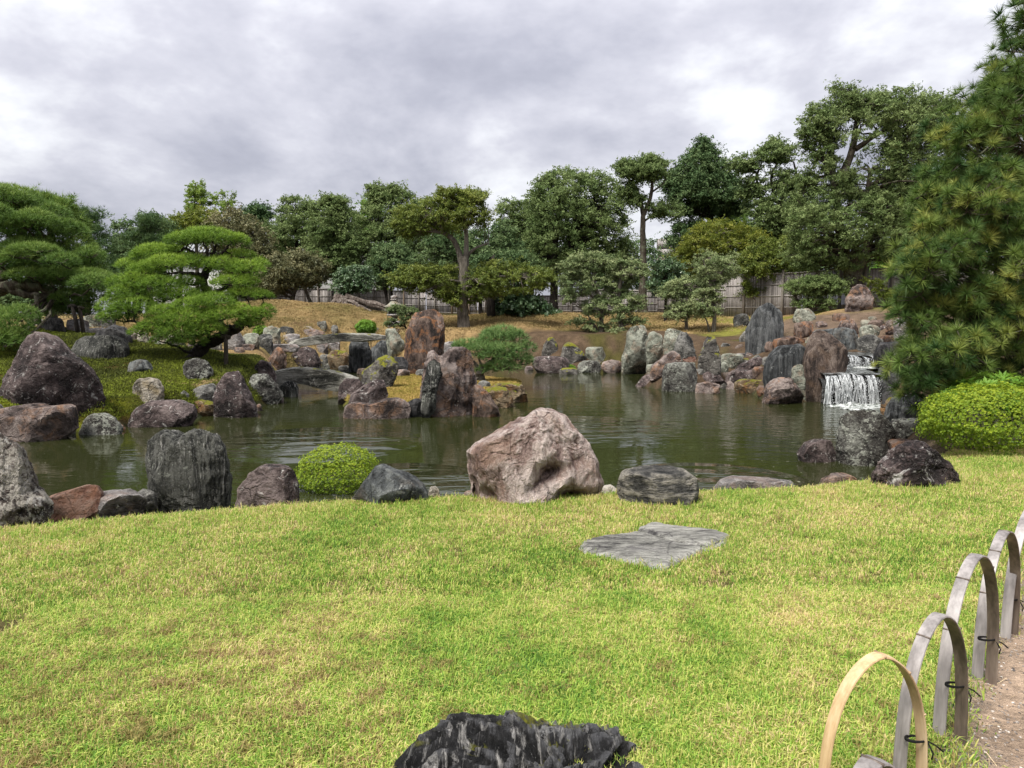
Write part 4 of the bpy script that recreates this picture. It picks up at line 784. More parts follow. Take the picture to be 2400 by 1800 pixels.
# --- stone bridges
rock([(630, 896), (634, 872), (672, 864), (700, 861), (740, 864), (775, 868), (812, 876), (842, 888), (838, 904), (800, 912), (768, 908), (720, 899), (672, 898), (645, 902)], 22.4, K['bridge'], 'weathered lower stone slab bridge crossing the channel to the island', th=.34, sub=6, rough=.35, cut=2, name='stone_bridge', cat='bridge', sink=0, seed=50, box=.32, mlow=.4, ridge=((1, 0, 0), 14, .02), exact=True)
rock([(656, 808), (700, 793), (750, 785), (810, 780), (868, 781), (903, 785), (904, 799), (862, 801), (800, 800), (740, 805), (700, 811)], 30.4, K['bridge'], 'long dark upper stone slab bridge behind the channel', th=.2, sub=5, rough=.16, cut=1, name='stone_bridge', cat='bridge', sink=0, seed=51, box=.32, mlow=1.0, exact=True)
rock([(628, 812), (640, 806), (690, 806), (702, 812), (696, 822), (640, 820)], 29.4, K['palegrey'], 'pale short slab lying at the left end of the upper bridge', th=.6, sub=4, rough=.2, cut=1, name='stone_slab', cat='stone slab', sink=.1, seed=52, exact=True)
# --- small filler stones wedged along the shores: nothing tells them apart
FILLS = [(1440, 862, 12), (1530, 866, 13), (1558, 846, 10), (1600, 838, 9), (1612, 872, 10), (1640, 872, 9), (1705, 884, 12), (1712, 905, 13), (1742, 912, 12), (1765, 905, 14), (1790, 915, 12), (1740, 850, 12), (1775, 842, 12), (1700, 812, 9), (1730, 815, 10), (1760, 832, 9), (1845, 800, 11), (1900, 800, 12), (1780, 870, 13), (1815, 890, 13), (1875, 930, 12), (1340, 868, 9), (1395, 868, 9), (1425, 866, 8), (1465, 868, 8),
  (2010, 800, 10), (2035, 808, 10), (2050, 780, 10), (2080, 800, 12), (2095, 830, 12), (1985, 790, 10), (1925, 762, 10), (2070, 770, 9), (2045, 748, 8), (2110, 870, 14), (2095, 900, 13), (470, 958, 12), (430, 925, 11), (515, 962, 10), (600, 958, 12), (650, 938, 11), (640, 905, 11), (700, 870, 9), (725, 872, 9), (765, 860, 9), (805, 866, 10), (850, 872, 10), (880, 872, 11), (1240, 865, 8), (1045, 868, 9), (280, 1005, 10), (165, 1012, 11), (930, 868, 8), (700, 822, 8), (660, 822, 8), (560, 822, 9), (450, 812, 8), (370, 806, 8), (290, 798, 9), (1690, 905, 9), (1560, 868, 9), (1800, 845, 10), (1500, 842, 8), (1668, 858, 9)]
MARKS = [(1493, 815, 'gourd-shaped rock'), (1592, 885, 'cylindrical flat-topped rock'), (1665, 835, 'pointed mossy rock'), (1795, 770, 'tallest dark slab'), (1840, 845, 'blue black cubic rock'), (1930, 855, 'leaning red brown rock'), (1838, 915, 'low grey brown rock in the water'), (1755, 862, 'broad dark red rock'), (1745, 890, 'lower dark red ledge'), (1757, 905, 'low orange mossy rock'),
  (2010, 915, 'foot of the waterfall'), (2030, 845, 'head of the waterfall'), (2112, 785, 'pale square post'), (2015, 700, 'upright red and green rock'), (1990, 770, 'pink peaked rock above the waterfall'), (1400, 835, 'square grey rock on the far bank'), (1345, 830, 'moss backed rock'), (1290, 855, 'wide low red rock on the far bank'), (550, 925, 'conical dark red rock'), (620, 910, 'rust patched rock under the lower bridge'), (735, 885, 'lower stone bridge'), (715, 845, 'broad smooth dark red rock'), (655, 840, 'pointed reddish rock by the lower bridge'),
  (795, 845, 'brown squarish rock under the upper bridge'), (845, 840, 'upright rock carrying the upper bridge'), (995, 800, 'tallest broad red brown rock'), (235, 990, 'rounded speckled rock'), (380, 970, 'long low dark red rock'), (90, 990, 'pale topped squared block'), (465, 865, 'pale speckled rock on the moss'), (450, 812, 'foot of the leaning pine'), (255, 790, 'black faced rock'), (680, 800, 'tip of the upper bridge'), (465, 920, 'grey rock beside the conical rock'), (1885, 775, 'squarish brown rock on the slope'), (1660, 910, 'small rounded rock in the water'), (1580, 800, 'pale upright rock under the two stemmed tree')]
used_ = set()
for i_, (a_, b_, r_) in enumerate(FILLS):
    km = ['red', 'grey', 'rust', 'redblock', 'lichen', 'green', 'brown', 'mossy'][(i_ * 5) % 8]; cn = dict(red='dark red', grey='dark grey', rust='rusty brown', redblock='pinkish brown', lichen='pale speckled', green='grey green', brown='brown', mossy='mossy')[km]
    mk_ = min(MARKS, key=lambda q_: (q_[0] - a_) ** 2 + 2 * (q_[1] - b_) ** 2); dx_, dy_ = a_ - mk_[0], b_ - mk_[1]
    where = ('left of' if dx_ < 0 else 'right of') if abs(dx_) > abs(dy_) else ('above' if dy_ < 0 else 'below'); lb = 'small %s stone %s the %s' % (cn, where, mk_[2])
    if lb in used_: continue
    used_.add(lb)
    rock((['round', 'block', 'peak', 'slab', 'right'][i_ % 5], a_ - r_ * 1.25, b_ - r_ * .9, a_ + r_ * 1.25, b_ + r_ * .75), 'g', K[km], lb, th=.9, sub=3, group='small stones wedged along the shores', name='stone', cat='stone', rough=1.2, sink=.3)
# --- flat stone in the lawn: outline on the ground, low cracked top
def flagstone():
    c = FLAG.mean(0); n = 96; th = np.linspace(0, 2 * np.pi, n, endpoint=False); r = polar(FLAG, c, th); r *= 1 + .02 * np.random.default_rng(2).normal(size=n)
    rings = np.array([0, .12, .24, .36, .48, .6, .7, .8, .88, .94, .98, 1.0, 1.01]); V = []; nr_ = len(rings)
    XY = np.concatenate([c + (np.stack([np.cos(th), np.sin(th)], 1) * (r * s_)[:, None]) for s_ in rings[1:]]); XY = np.vstack([c, XY])
    rr_ = np.concatenate([[0], np.repeat(rings[1:], n)])
    z = ground(XY) + .045 + .016 * fbm(np.column_stack([XY * 3, np.zeros(len(XY))]), 4) - .035 * np.clip((rr_ - .9) / .1, 0, 1) ** 2
    # the crack running across
    cr = np.array([lawnpt(*p)[:2] for p in [(1478, 1252), (1530, 1262), (1560, 1275), (1600, 1284), (1650, 1293), (1690, 1275)]])
    dd = np.minimum.reduce([seg_dist(XY, cr[i:i + 1], cr[i + 1:i + 2]) for i in range(5)]); z -= .035 * np.exp(-(dd / .022) ** 2)
    z[rr_ > 1] -= .10
    q_ = [[1 + i * n + j, 1 + (i + 1) * n + j, 1 + (i + 1) * n + (j + 1) % n, 1 + i * n + (j + 1) % n] for i in range(nr_ - 2) for j in range(n)]
    t_ = [[0, 1 + j, 1 + (j + 1) % n] for j in range(n)]
    o = mk('flat_stone', np.column_stack([XY, z]), [np.array(q_), np.array(t_)], K['flag'], smooth=True, loc=(float(c[0]), float(c[1]), float(z[0])), sharp=50)
    tag(o, 'flat cracked grey stone sunk in the middle of the lawn', 'stone')
flagstone()
# --- dark folded rock at the camera's feet
rock([(899, 1998), (926, 1908), (948, 1843), (976, 1803), (1020, 1766), (1069, 1748), (1099, 1752), (1124, 1763), (1196, 1760), (1234, 1762), (1270, 1776), (1316, 1774), (1368, 1789), (1426, 1789), (1472, 1810), (1511, 1821), (1576, 1824), (1641, 1841), (1680, 1868), (1718, 1934), (1692, 2023)],
     2.28, K['fold'], 'black folded rock with pale veins at the bottom of the lawn', th=.5, sub=6, rough=.8, cut=2, seed=42, ridge=((.62, .25, .75), 9, .20), name='boulder', cat='boulder', sink=.05)
# ------------------------------------------------------------------ waterfall
def waterfall():
    rt = root('waterfall', 'two-step waterfall pouring between rocks into the pond', 'waterfall', (9.2, 20.5, 0))
    m = Mat('falling_water'); n = m.noise(16, 4, .7, m.map(scale=(1, 1, .16))); col = m.ramp(n, [(.38, (.13, .14, .14)), (.64, (.80, .82, .84)), (.50, (.40, .42, .43))])
    wm = m.bsdf(col, .35, m.bump(n, 1, .05), .5)
    m = Mat('foam'); n = m.noise(9, 5, .75); col = m.ramp(n, [(.42, (.10, .115, .10)), (.66, (.85, .86, .87)), (.54, (.42, .44, .43))]); fm = m.bsdf(col, .4, m.bump(n, 1, .05), .4)
    m = Mat('stream_water'); n = m.noise(7, 4, .6, m.map(scale=(.6, 1.6, 1))); col = m.ramp(n, [(.5, (.025, .028, .025)), (.72, (.50, .52, .53))]); sm_ = m.bsdf(col, .12, m.bump(n, 1, .05), .5)
    def ledge(x0, x1, d, ztop, zbot, name, depth):      # wet rock face, uneven
        n_ = 60; k = 16; xs = np.linspace(x0, x1, n_); zs = np.linspace(zbot, ztop, k); XX, ZZ = np.meshgrid(xs, zs)
        bow = .25 * ((XX - (x0 + x1) / 2) / (x1 - x0) * 2) ** 2
        YY = d + bow + .10 * fbm(np.stack([XX * 2.2, ZZ * 2.2, ZZ * 0], -1).reshape(-1, 3), 4).reshape(XX.shape) * 2.0 + (ZZ - zbot) * .10
        ZZ = ZZ + ((ZZ - zbot) / (ztop - zbot)) * .16 * (fbm(np.stack([XX * 2.6, XX * 0, XX * 0 + 4], -1).reshape(-1, 3), 3).reshape(XX.shape) - .15); YY = YY + .16 * np.round(fbm(np.stack([XX * 1.6, ZZ * 1.2, XX * 0 + 8], -1).reshape(-1, 3), 3).reshape(XX.shape) * 6) / 3
        V = np.stack([XX, YY, ZZ], -1).reshape(-1, 3); i = np.arange(n_ * k).reshape(k, n_)
        tt_ = np.clip((ZZ.ravel() - ztop + .28) / .28, 0, 1.6); V[:, 1] += .30 * tt_ ** 2.4; V[:, 2] -= .10 * tt_ ** 3
        q_ = np.stack([i[:-1, :-1], i[:-1, 1:], i[1:, 1:], i[1:, :-1]], -1).reshape(-1, 4)
        V2 = np.vstack([V, V[i[-1]] + [0, depth, 0]]); j = len(V) + np.arange(n_)
        qt = np.stack([i[-1, :-1], i[-1, 1:], j[1:], j[:-1]], -1)
        mk(name, V2, [q_, qt], RM['wet'], rt, smooth=True)
        return lambda X_: np.interp(X_, xs, YY[-4])
    zl = float(at(2000, 882, 19.9)[2]); zu = float(at(2020, 836, 22.2)[2]); zm = zl + .10
    def X_(px, d): return float(at(px, 900, d)[0])
    lx0, lx1 = X_(1946, 19.9), X_(2062, 19.9); ux0, ux1 = X_(1978, 22.2), X_(2076, 22.2)
    lip = ledge(lx0 - .1, lx1 + .5, 19.9, zl, -.3, 'ledge', 2.0); lip2 = ledge(ux0 - .1, ux1 + .3, 21.9, zu, zl - .2, 'ledge', 2.2)
    def strands(x0, x1, lipf, zt, zb, n_, clusters, throw):
        b = MB(); R = np.random.default_rng(int(n_))
        for i in range(n_):
            c_ = clusters[R.integers(len(clusters))]; xx = c_[0] + R.normal() * c_[1]; xx = x0 + (x1 - x0) * np.clip(xx, 0, 1)
            ys = float(lipf(xx)); tn_ = np.linspace(0, 1, 8); w_ = R.uniform(.0025, .009) * (1.8 if R.random() < .15 else 1); vo = R.uniform(.05, .22) * throw; end = R.uniform(.55, 1.0) if R.random() < .4 else 1.0
            drift = R.normal() * .035; yy = ys + .26 * (1 - tn_) ** 3 - .03 - vo * tn_ * end; zz = zt + .03 - (zt - zb) * (tn_ * end) ** 1.7 + .03 * math.sin(xx * 7); xx_ = xx + drift * tn_ + .01 * np.sin(tn_ * 9 + i) + (-.10 if c_[0] < .12 else 0) * tn_
            Pn = np.stack([xx_, yy, zz], 1); ww = w_ * (1 + .5 * np.sin(tn_ * 13 + i * 2)) * (.6 + .7 * tn_)
            V = np.concatenate([Pn - np.stack([ww, 0 * ww, 0 * ww], 1), Pn + np.stack([0 * ww, -ww * .8, 0 * ww], 1), Pn + np.stack([ww, 0 * ww, 0 * ww], 1)]); k = 8
            q_ = [[j, j + k, j + k + 1, j + 1] for j in range(k - 1)] + [[j + k, j + 2 * k, j + 2 * k + 1, j + k + 1] for j in range(k - 1)]
            b.add(V, q_)
        for i in range(n_ * 7):      # drops
            c_ = clusters[R.integers(len(clusters))]; xx = x0 + (x1 - x0) * np.clip(c_[0] + R.normal() * c_[1] * 1.7, -.08, 1.05); z_ = R.uniform(zb, zt * .97); s_ = R.uniform(.004, .013)
            y_ = float(lipf(xx)) - R.uniform(.05, .35) * throw; b.add(np.array([[0, 0, s_ * 1.6], [s_, 0, 0], [0, -s_, 0], [-s_, 0, 0], [0, s_, 0], [0, 0, -s_ * 2]]) + [xx, y_, z_], None, [[0, 1, 4], [0, 4, 3], [0, 3, 2], [0, 2, 1], [5, 4, 1], [5, 3, 4], [5, 2, 3], [5, 1, 2]])
        return b
    s1 = strands(lx0, lx1, lip, zl, 0, 135, [(.02, .02), (.07, .03), (.15, .02), (.24, .025), (.33, .02), (.37, .02), (.40, .015), (.52, .012), (.61, .012), (.70, .015), (.83, .02), (.88, .015), (.96, .012)], 1.2)
    s1.build('lower_cascade', wm, rt, smooth=True)
    strands(ux0 + .05, ux1 - .35, lip2, zu, zm, 60, [(.05, .05), (.16, .06), (.28, .05), (.55, .04), (.80, .05), (.94, .04)], .6).build('upper_cascade', wm, rt, smooth=True)
    def sheet(x0, x1, y0, y1, z0, z1, name, mat, amp=.02, nn=40):
        xs = np.linspace(x0, x1, nn); ys = np.linspace(y0, y1, nn // 2); XX, YY = np.meshgrid(xs, ys); t = (YY - y0) / (y1 - y0)
        ZZ = z0 + (z1 - z0) * t + amp * fbm(np.stack([XX * 3, YY * 3, XX * 0], -1).reshape(-1, 3), 3).reshape(XX.shape)
        i = np.arange(XX.size).reshape(XX.shape); q_ = np.stack([i[:-1, :-1], i[:-1, 1:], i[1:, 1:], i[1:, :-1]], -1).reshape(-1, 4)
        return mk(name, np.stack([XX, YY, ZZ], -1).reshape(-1, 3), q_, mat, rt, smooth=True)
    sheet(lx0 - .05, lx1 + .2, 20.22, 21.95, zl + .03, zm + .06, 'stream', sm_); sheet(ux0, ux1, 22.2, 25.3, zu + .03, zu + .16, 'stream', sm_)
    # foam where the water lands: low uneven mounds on the pond
    def foam(xc, yc, rx, ry, name, h, z0=.0, sd=1):
        R = np.random.default_rng(sd); k, n_ = 10, 64; V = [[xc, yc, z0 + h]]; 
        for r_ in np.linspace(.1, 1, k):
            for a in np.linspace(0, 6.283, n_, endpoint=False):
                wv_ = 1 + .28 * math.sin(a * 3 + sd) + .16 * math.sin(a * 7 + 2 * sd) + .08 * R.normal()
                V.append([xc + rx * r_ * wv_ * math.cos(a), yc + ry * r_ * wv_ * math.sin(a), z0 + h * (1 - r_ ** 1.4) + .006 + .025 * (1 - r_) * R.normal()])
        q_ = [[1 + i * n_ + j, 1 + (i + 1) * n_ + j, 1 + (i + 1) * n_ + (j + 1) % n_, 1 + i * n_ + (j + 1) % n_] for i in range(k - 1) for j in range(n_)]
        mk(name, V, [np.array(q_), np.array([[0, 1 + j, 1 + (j + 1) % n_] for j in range(n_)])], fm, rt, smooth=True)
    foam(lx0 + .42, 19.25, .62, .46, 'foam', .10, sd=1); foam(lx0 + 1.0, 19.40, .50, .28, 'foam', .06, sd=3); foam((ux0 + ux1) / 2 - .25, 21.55, .5, .26, 'foam', .05, zm, 4)
    return rt
waterfall()

# ------------------------------------------------------------------ fences
def wood(name, a, b, c, sc=(1, 1, .1)):
    m = Mat(name); n = m.noise(20, 4, .6, m.map(scale=sc)); n2 = m.noise(1.3, 4, .7); t = m.n('ShaderNodeAttribute', attribute_name='tint').outputs['Fac']
    f = m.math('ADD', m.math('MULTIPLY', n, .35), m.math('ADD', m.math('MULTIPLY', n2, .35), m.math('MULTIPLY', t, .3)))
    return m.bsdf(m.ramp(f, [(.3, a), (.7, c), (.5, b)]), .8, m.bump(n, .5, .01), .2)
SL = wood('bamboo_slats', (.10, .088, .082), (.26, .235, .225), (.42, .39, .375)); RL = wood('fence_rail', (.13, .12, .11), (.27, .25, .23), (.42, .40, .37), (.1, 1, 1)); PO = wood('fence_post', (.06, .05, .045), (.135, .115, .10), (.22, .20, .18))
PO2 = wood('fence_post_tan', (.14, .10, .07), (.24, .18, .13), (.33, .26, .20))
def fence(name, path, label, slat, gap, nrails, posts, post_r, post_extra=.12):
    p0 = path[0]; rt = root(name, label, 'fence', (p0[0], p0[1], p0[2]))
    b = MB(); Rn = np.random.default_rng(5)
    for (A, B, h) in zip(path[:-1], path[1:], [q[3] for q in path]):
        A3, B3 = np.array(A[:3]), np.array(B[:3]); L = np.hypot(*(B3 - A3)[:2]); n_ = int(L / (slat + gap)); ux = (B3 - A3) / L; ang = math.atan2(ux[1], ux[0]); Rm = np.array([[math.cos(ang), -math.sin(ang), 0], [math.sin(ang), math.cos(ang), 0], [0, 0, 1]])
        for i in range(n_):
            c = A3 + ux * (i + .5) * (slat + gap); hh_ = h * Rn.uniform(.985, 1.0); b.box((c[0], c[1], c[2] + hh_ / 2), (slat / 2, .012 * Rn.uniform(.8, 1.6), hh_ / 2), Rm, tint=Rn.random())
        nn = int(max(2, round(L / posts)))
        for k in range(nrails):
            z = h * (k + .12) / (nrails - .8); 
            rb = MB(); rb.tube(np.array([A3 + ux * t * L + [0, 0, z + Rn.normal() * .008] for t in np.linspace(0, 1, 5)]) - np.array([-ux[1], ux[0], 0]) * .035, .022 if k < nrails - 1 else .032, 6, tint=Rn.random()); rb.build('rail', RL, rt)
        for i in range(nn):
            c = A3 + ux * (i + .5) * L / nn - np.array([-ux[1], ux[0], 0]) * .09; pb = MB(); pb.tube([c + [0, 0, -.3], c + [0, 0, h * .5], c + [Rn.normal() * .02, 0, h + post_extra]], [post_r, post_r * .95, post_r * .85], 8, tint=Rn.random(), wob=.06); pb.build('post', PO if Rn.random() < .75 else PO2, rt)
    o = b.build('slat_panel', SL, rt); o['kind'] = 'stuff'; return rt
def fp(px, py, d, top): a = at(px, py, d); b = at(px, top, d); return (a[0], a[1], a[2] - .1, b[2] - a[2] + .1)
fence('bamboo_fence', [fp(1228, 738, 48, 693), fp(1380, 738, 46, 678), fp(1540, 742, 44, 658), fp(1700, 745, 41.5, 643), fp(1880, 745, 39, 635), fp(1995, 740, 38, 632), fp(2035, 732, 37.5, 628), fp(2240, 725, 37, 622), fp(2500, 720, 37, 618)],
      'tall weathered bamboo fence with round rails behind the right bank', .042, .010, 5, 4.2, .085)
fence('board_fence', [fp(560, 728, 56, 676), fp(700, 726, 56, 676), fp(860, 727, 55.5, 679), fp(1000, 730, 55, 684), fp(1120, 733, 54.5, 687), fp(1232, 736, 54, 690)],
      'lower grey board fence behind the golden mound on the left', .10, .012, 4, 1.15, .055)

# ------------------------------------------------------------------ hoops
def bamboo(name, a, b, c):
    m = Mat(name); n = m.noise(9, 4, .6, m.map(scale=(1, 1, .25))); n2 = m.noise(60, 3, .6, m.map(scale=(1, 1, .08)))
    return m.bsdf(m.ramp(m.math('ADD', m.math('MULTIPLY', n, .7), m.math('MULTIPLY', n2, .3)), [(.36, a), (.66, c), (.5, b)]), .5, m.bump(n2, .4, .003), .4)
BT = bamboo('bamboo_tan', (.28, .18, .09), (.47, .33, .18), (.60, .46, .29)); BTI = bamboo('bamboo_tan_inside', (.22, .14, .08), (.36, .25, .15), (.5, .38, .25))
BG = bamboo('bamboo_grey', (.12, .108, .104), (.24, .22, .215), (.37, .345, .335)); BGI = bamboo('bamboo_grey_inside', (.05, .038, .03), (.13, .10, .08), (.26, .21, .17))
m = Mat('black_cord'); CORD = m.bsdf((.012, .012, .012), .9, m.bump(m.noise(200, 2, .5), .6, .003), .1)
def hoop(A, B, h, label, outm, inm, width=.046, lean=0.0, flat=.5, tie=None, base=None, topx=.5, dz=0):
    A, B = np.array(A, float), np.array(B, float); ga, gb = gz(*A) - .08, gz(*B) - .08; n = 40
    zt = (ga + gb) / 2 + .08 + h
    th = np.linspace(0, np.pi, n); s_ = (1 - np.cos(th)) / 2; 
    # parabola-like bow: straight legs, round head
    prof = np.sin(th) ** .62
    u = B - A; L = np.linalg.norm(u); u3 = np.array([u[0], u[1], 0]) / L
    pp = np.clip((np.cos(th) * -1 * np.abs(np.cos(th)) ** .15 + 1) / 2, 0, 1); g0 = ga + (gb - ga) * pp
    P = np.stack([A[0] + u[0] * pp, A[1] + u[1] * pp, g0 + (zt - g0) * prof], 1)
    T = np.gradient(P, axis=0); T /= np.linalg.norm(T, axis=1)[:, None]; S = np.array([-u3[1], u3[0], 0]); Nn = np.cross(T, S); Nn /= np.linalg.norm(Nn, axis=1)[:, None]
    if Nn[n // 2][2] < 0: Nn = -Nn
    P = P + S * (lean * np.sin(th))[:, None]
    t_ = .0042; w2 = width / 2
    rt = root('bamboo_hoop', label, 'hoop', (float((A[0] + B[0]) / 2), float((A[1] + B[1]) / 2), float((ga + gb) / 2 + .08)), 'bent bamboo hoops along the edge of the path')
    def strip(off0, off1, mat, nm):
        b = MB(); c0 = P - S * w2 + Nn * off0; c1 = P + S * w2 + Nn * off0; c2 = P + S * w2 * .92 + Nn * off1; c3 = P - S * w2 * .92 + Nn * off1; mid = P + Nn * (off1 + (.0022 if off1 > 0 else 0)); V = np.concatenate([c0, c1, c2, mid, c3]); q_ = []
        for j in range(5):
            for i in range(n - 1): q_.append([j * n + i, j * n + i + 1, ((j + 1) % 5) * n + i + 1, ((j + 1) % 5) * n + i])
        b.add(V, q_); return b.build(nm, mat, rt, smooth=True, sharp=40)
    strip(0, t_, outm, 'outer_skin'); strip(-.0003, -t_ * .7, inm, 'inner_side')
    rr = np.random.default_rng(int(h * 1000) + int(A[0] * 100)); 
    for k in rr.permutation([7, 13, 20, 27, 33])[:3]:
        b = MB(); c = P[k]; Rm = np.stack([S, T[k], np.cross(S, T[k])], 1); b.box(c + Nn[k] * .0035, (w2 * 1.04, .0025, .0042), Rm); b.build('node_ring', inm, rt)
    if tie is not None:
        c = np.array([tie[0], tie[1], gz(tie[0], tie[1]) + tie[2]]); b = MB(); a_ = np.linspace(0, 4 * np.pi, 40); rx = .036
        b.tube(np.stack([c[0] + rx * np.cos(a_) * .95, c[1] + .020 * np.sin(a_), c[2] + .004 * np.sin(a_ * .5) + a_ * .0006], 1), .0034, 6)
        b.tube([c + [rx, -.01, 0], c + [rx + .02, -.02, -.008], c + [rx + .045, -.02, -.03]], .0028, 5); b.tube([c + [rx - .005, -.015, 0], c + [rx + .006, -.03, -.03], c + [rx + .002, -.03, -.05]], .0028, 5); b.build('cord_tie', CORD, rt, smooth=True)
    return rt
def g2(px, py): p = cast(px, py, 1.2, 12); return p[:2]
def hh(px, py, A, B): d = (A[1] + B[1]) / 2; return at(px, py, d)[2] - gz((A[0] + B[0]) / 2, d)
HA, HA2 = g2(1925, 1900), g2(2158, 1850); HB, HB2 = g2(2106, 1838), g2(2250, 1742); HC, HC2 = g2(2200, 1728), g2(2322, 1605); HD, HD2 = g2(2290, 1592), g2(2374, 1487); HE, HE2 = g2(2356, 1497), g2(2440, 1400); HF, HF2 = g2(2425, 1400), g2(2500, 1320)
H0, H02 = g2(1790, 2250), g2(1960, 2000)
hoop(HA, HA2, hh(2060, 1537, HA, HA2), 'nearest hoop, fresh tan bamboo, cut by the bottom picture edge', BT, BTI, tie=(HA2[0] - .025, HA2[1], .17))
hoop(HB, HB2, hh(2165, 1443, HB, HB2), 'second hoop, grey outside and nearly black inside, behind the tan one', BG, BGI, tie=(HB2[0] - .03, HB2[1] + .0, .22))
hoop(HC, HC2, hh(2262, 1303, HC, HC2), 'third hoop, silver grey, tallest in front of the pair at the edge', BG, BGI, tie=(HC2[0] - .03, HC2[1], .20))
hoop(HD, HD2, hh(2358, 1247, HD, HD2), 'fourth hoop, pale grey, near the right picture edge', BG, BGI, tie=(HD2[0] - .02, HD2[1], .18))
hoop(HE, HE2, hh(2400, 1190, HE, HE2), 'farthest hoop, grey with tan leg, cut by the right picture edge', BG, BGI)
H0 = np.array([.60, 1.35]); H02 = np.array([.92, 1.62]); hoop(H0, H02, hh(1862, 1789, H0, H02), 'only the rounded grey tip of a hoop showing at the bottom picture edge', BG, BGI)

# ------------------------------------------------------------------ props, lantern, stump, wall, roof
def prop(px0, py0, px1, py1, d, r, label, mat):
    a, b_ = at(px0, py0, d), at(px1, py1, d); a[2] = gz(a[0], a[1]) - .1 if a[2] > gz(a[0], a[1]) - .1 else a[2]
    b = MB(); b.tube([a, (a + b_) / 2 + [.01, 0, 0], b_], [r, r * .95, r * .9], 8, wob=.05); b.tube([b_ + [-.13, 0, -.01], b_ + [0, 0, .02], b_ + [.13, 0, -.01]], [r * .8, r, r * .8], 7)
    o = b.build('wooden_prop', mat, loc=tuple(a + [0, 0, .1])); tag(o, label, 'prop')
prop(529, 858, 529, 790, 20.6, .065, 'single brown post holding up the leaning pine trunk', BK['brown'])
prop(94, 765, 84, 690, 23.6, .07, 'mossy post under the long low branch of the left pine', BK['brown'])
prop(184, 779, 170, 718, 23.6, .065, 'left one of the two slanting props under the left pine', BK['dark']); prop(196, 781, 187, 722, 23.8, .06, 'right one of the two slanting props, lighter wood', BK['brown'])
def lantern():
    b0 = at(925, 765, 39.5); s_ = 39.5 / F; z0 = gz(b0[0], b0[1]); rt = root('stone_lantern', 'old stone lantern on the golden mound, half behind a small maple', 'lantern', (b0[0], b0[1], z0))
    zz = lambda py: at(925, py, 39.5)[2]; c = (b0[0], b0[1], 0); m_ = RM['palegrey']; k = MB()
    b = MB(); b.lathe([(.01, z0 - .2), (.42, z0 - .2), (.42, zz(757)), (.30, zz(752)), (.01, zz(752))], c, 8); b.build('base', m_, rt)
    b = MB(); b.lathe([(.17, zz(753)), (.16, zz(742)), (.40, zz(740)), (.42, zz(736)), (.01, zz(736))], c, 6); b.build('platform', m_, rt)
    b = MB()
    for sx in (-1, 1):
        for sy in (-1, 1): b.box((c[0] + sx * .22, c[1] + sy * .22, (zz(736) + zz(722)) / 2), (.06, .06, (zz(722) - zz(736)) / 2))
    b.box((c[0], c[1], (zz(736) + zz(722)) / 2), (.15, .15, (zz(722) - zz(736)) / 2)); b.build('fire_box', RM['dark'], rt)
    b = MB(); b.lathe([(.01, zz(722)), (.50, zz(721)), (.52, zz(718)), (.34, zz(713)), (.20, zz(707)), (.16, zz(705)), (.01, zz(705))], c, 6); b.build('roof', RM['green'], rt)
    b = MB(); b.lathe([(.01, zz(705)), (.19, zz(704)), (.21, zz(701)), (.14, zz(700)), (.20, zz(697)), (.17, zz(694)), (.05, zz(692)), (.01, zz(691))], c, 10); b.build('finial', m_, rt)
lantern()
def stump():
    d = 47.5; c = at(800, 718, d); b = MB(); gzc = gz(c[0], c[1]); R = np.random.default_rng(8)
    top = at(797, 693, d)
    b.tube([c + [0, 0, -.5], c + [0, 0, .05], c * .45 + top * .55, top + [-.05, 0, -.1], top + [.05, 0, .1]], [.85, .66, .46, .42, .30], 14, wob=.16)
    for i, (px, py, ln) in enumerate([(768, 719, 1), (778, 723, 1), (792, 725, 1), (806, 727, 1), (822, 727, 1), (845, 729, 1), (870, 731, 2), (1000, 744, 3), (930, 742, 3)]):
        e_ = at(px, py, d - .7); st_ = c + np.array([(e_ - c)[0] * .10, -.25, R.uniform(.25, .65)]); t_ = np.linspace(0, 1, 7)[:, None]; P_ = st_ * (1 - t_) + e_ * t_ + np.sin(t_ * 3.14) * np.array([0, 0, .04 + .03 * ln]) + R.normal(size=(7, 3)) * .05 * np.sin(t_ * 3.14)
        P_[:, 2] = np.maximum(P_[:, 2], ground(P_)[:] + .03); b.tube(P_, np.linspace(.20, .05, 7), 8, wob=.3)
    o = b.build('tree_stump', BK['stump'], smooth=True, loc=(c[0], c[1], gzc), sharp=40); tag(o, 'silver grey dead tree stump with long spreading roots on the golden mound', 'stump')
    l = at(985, 742, 46); b = MB(); b.tube([at(905, 728, 46.6), at(940, 738, 46), at(1010, 744, 45.6)], [.14, .10, .04], 8, wob=.25)
stump()
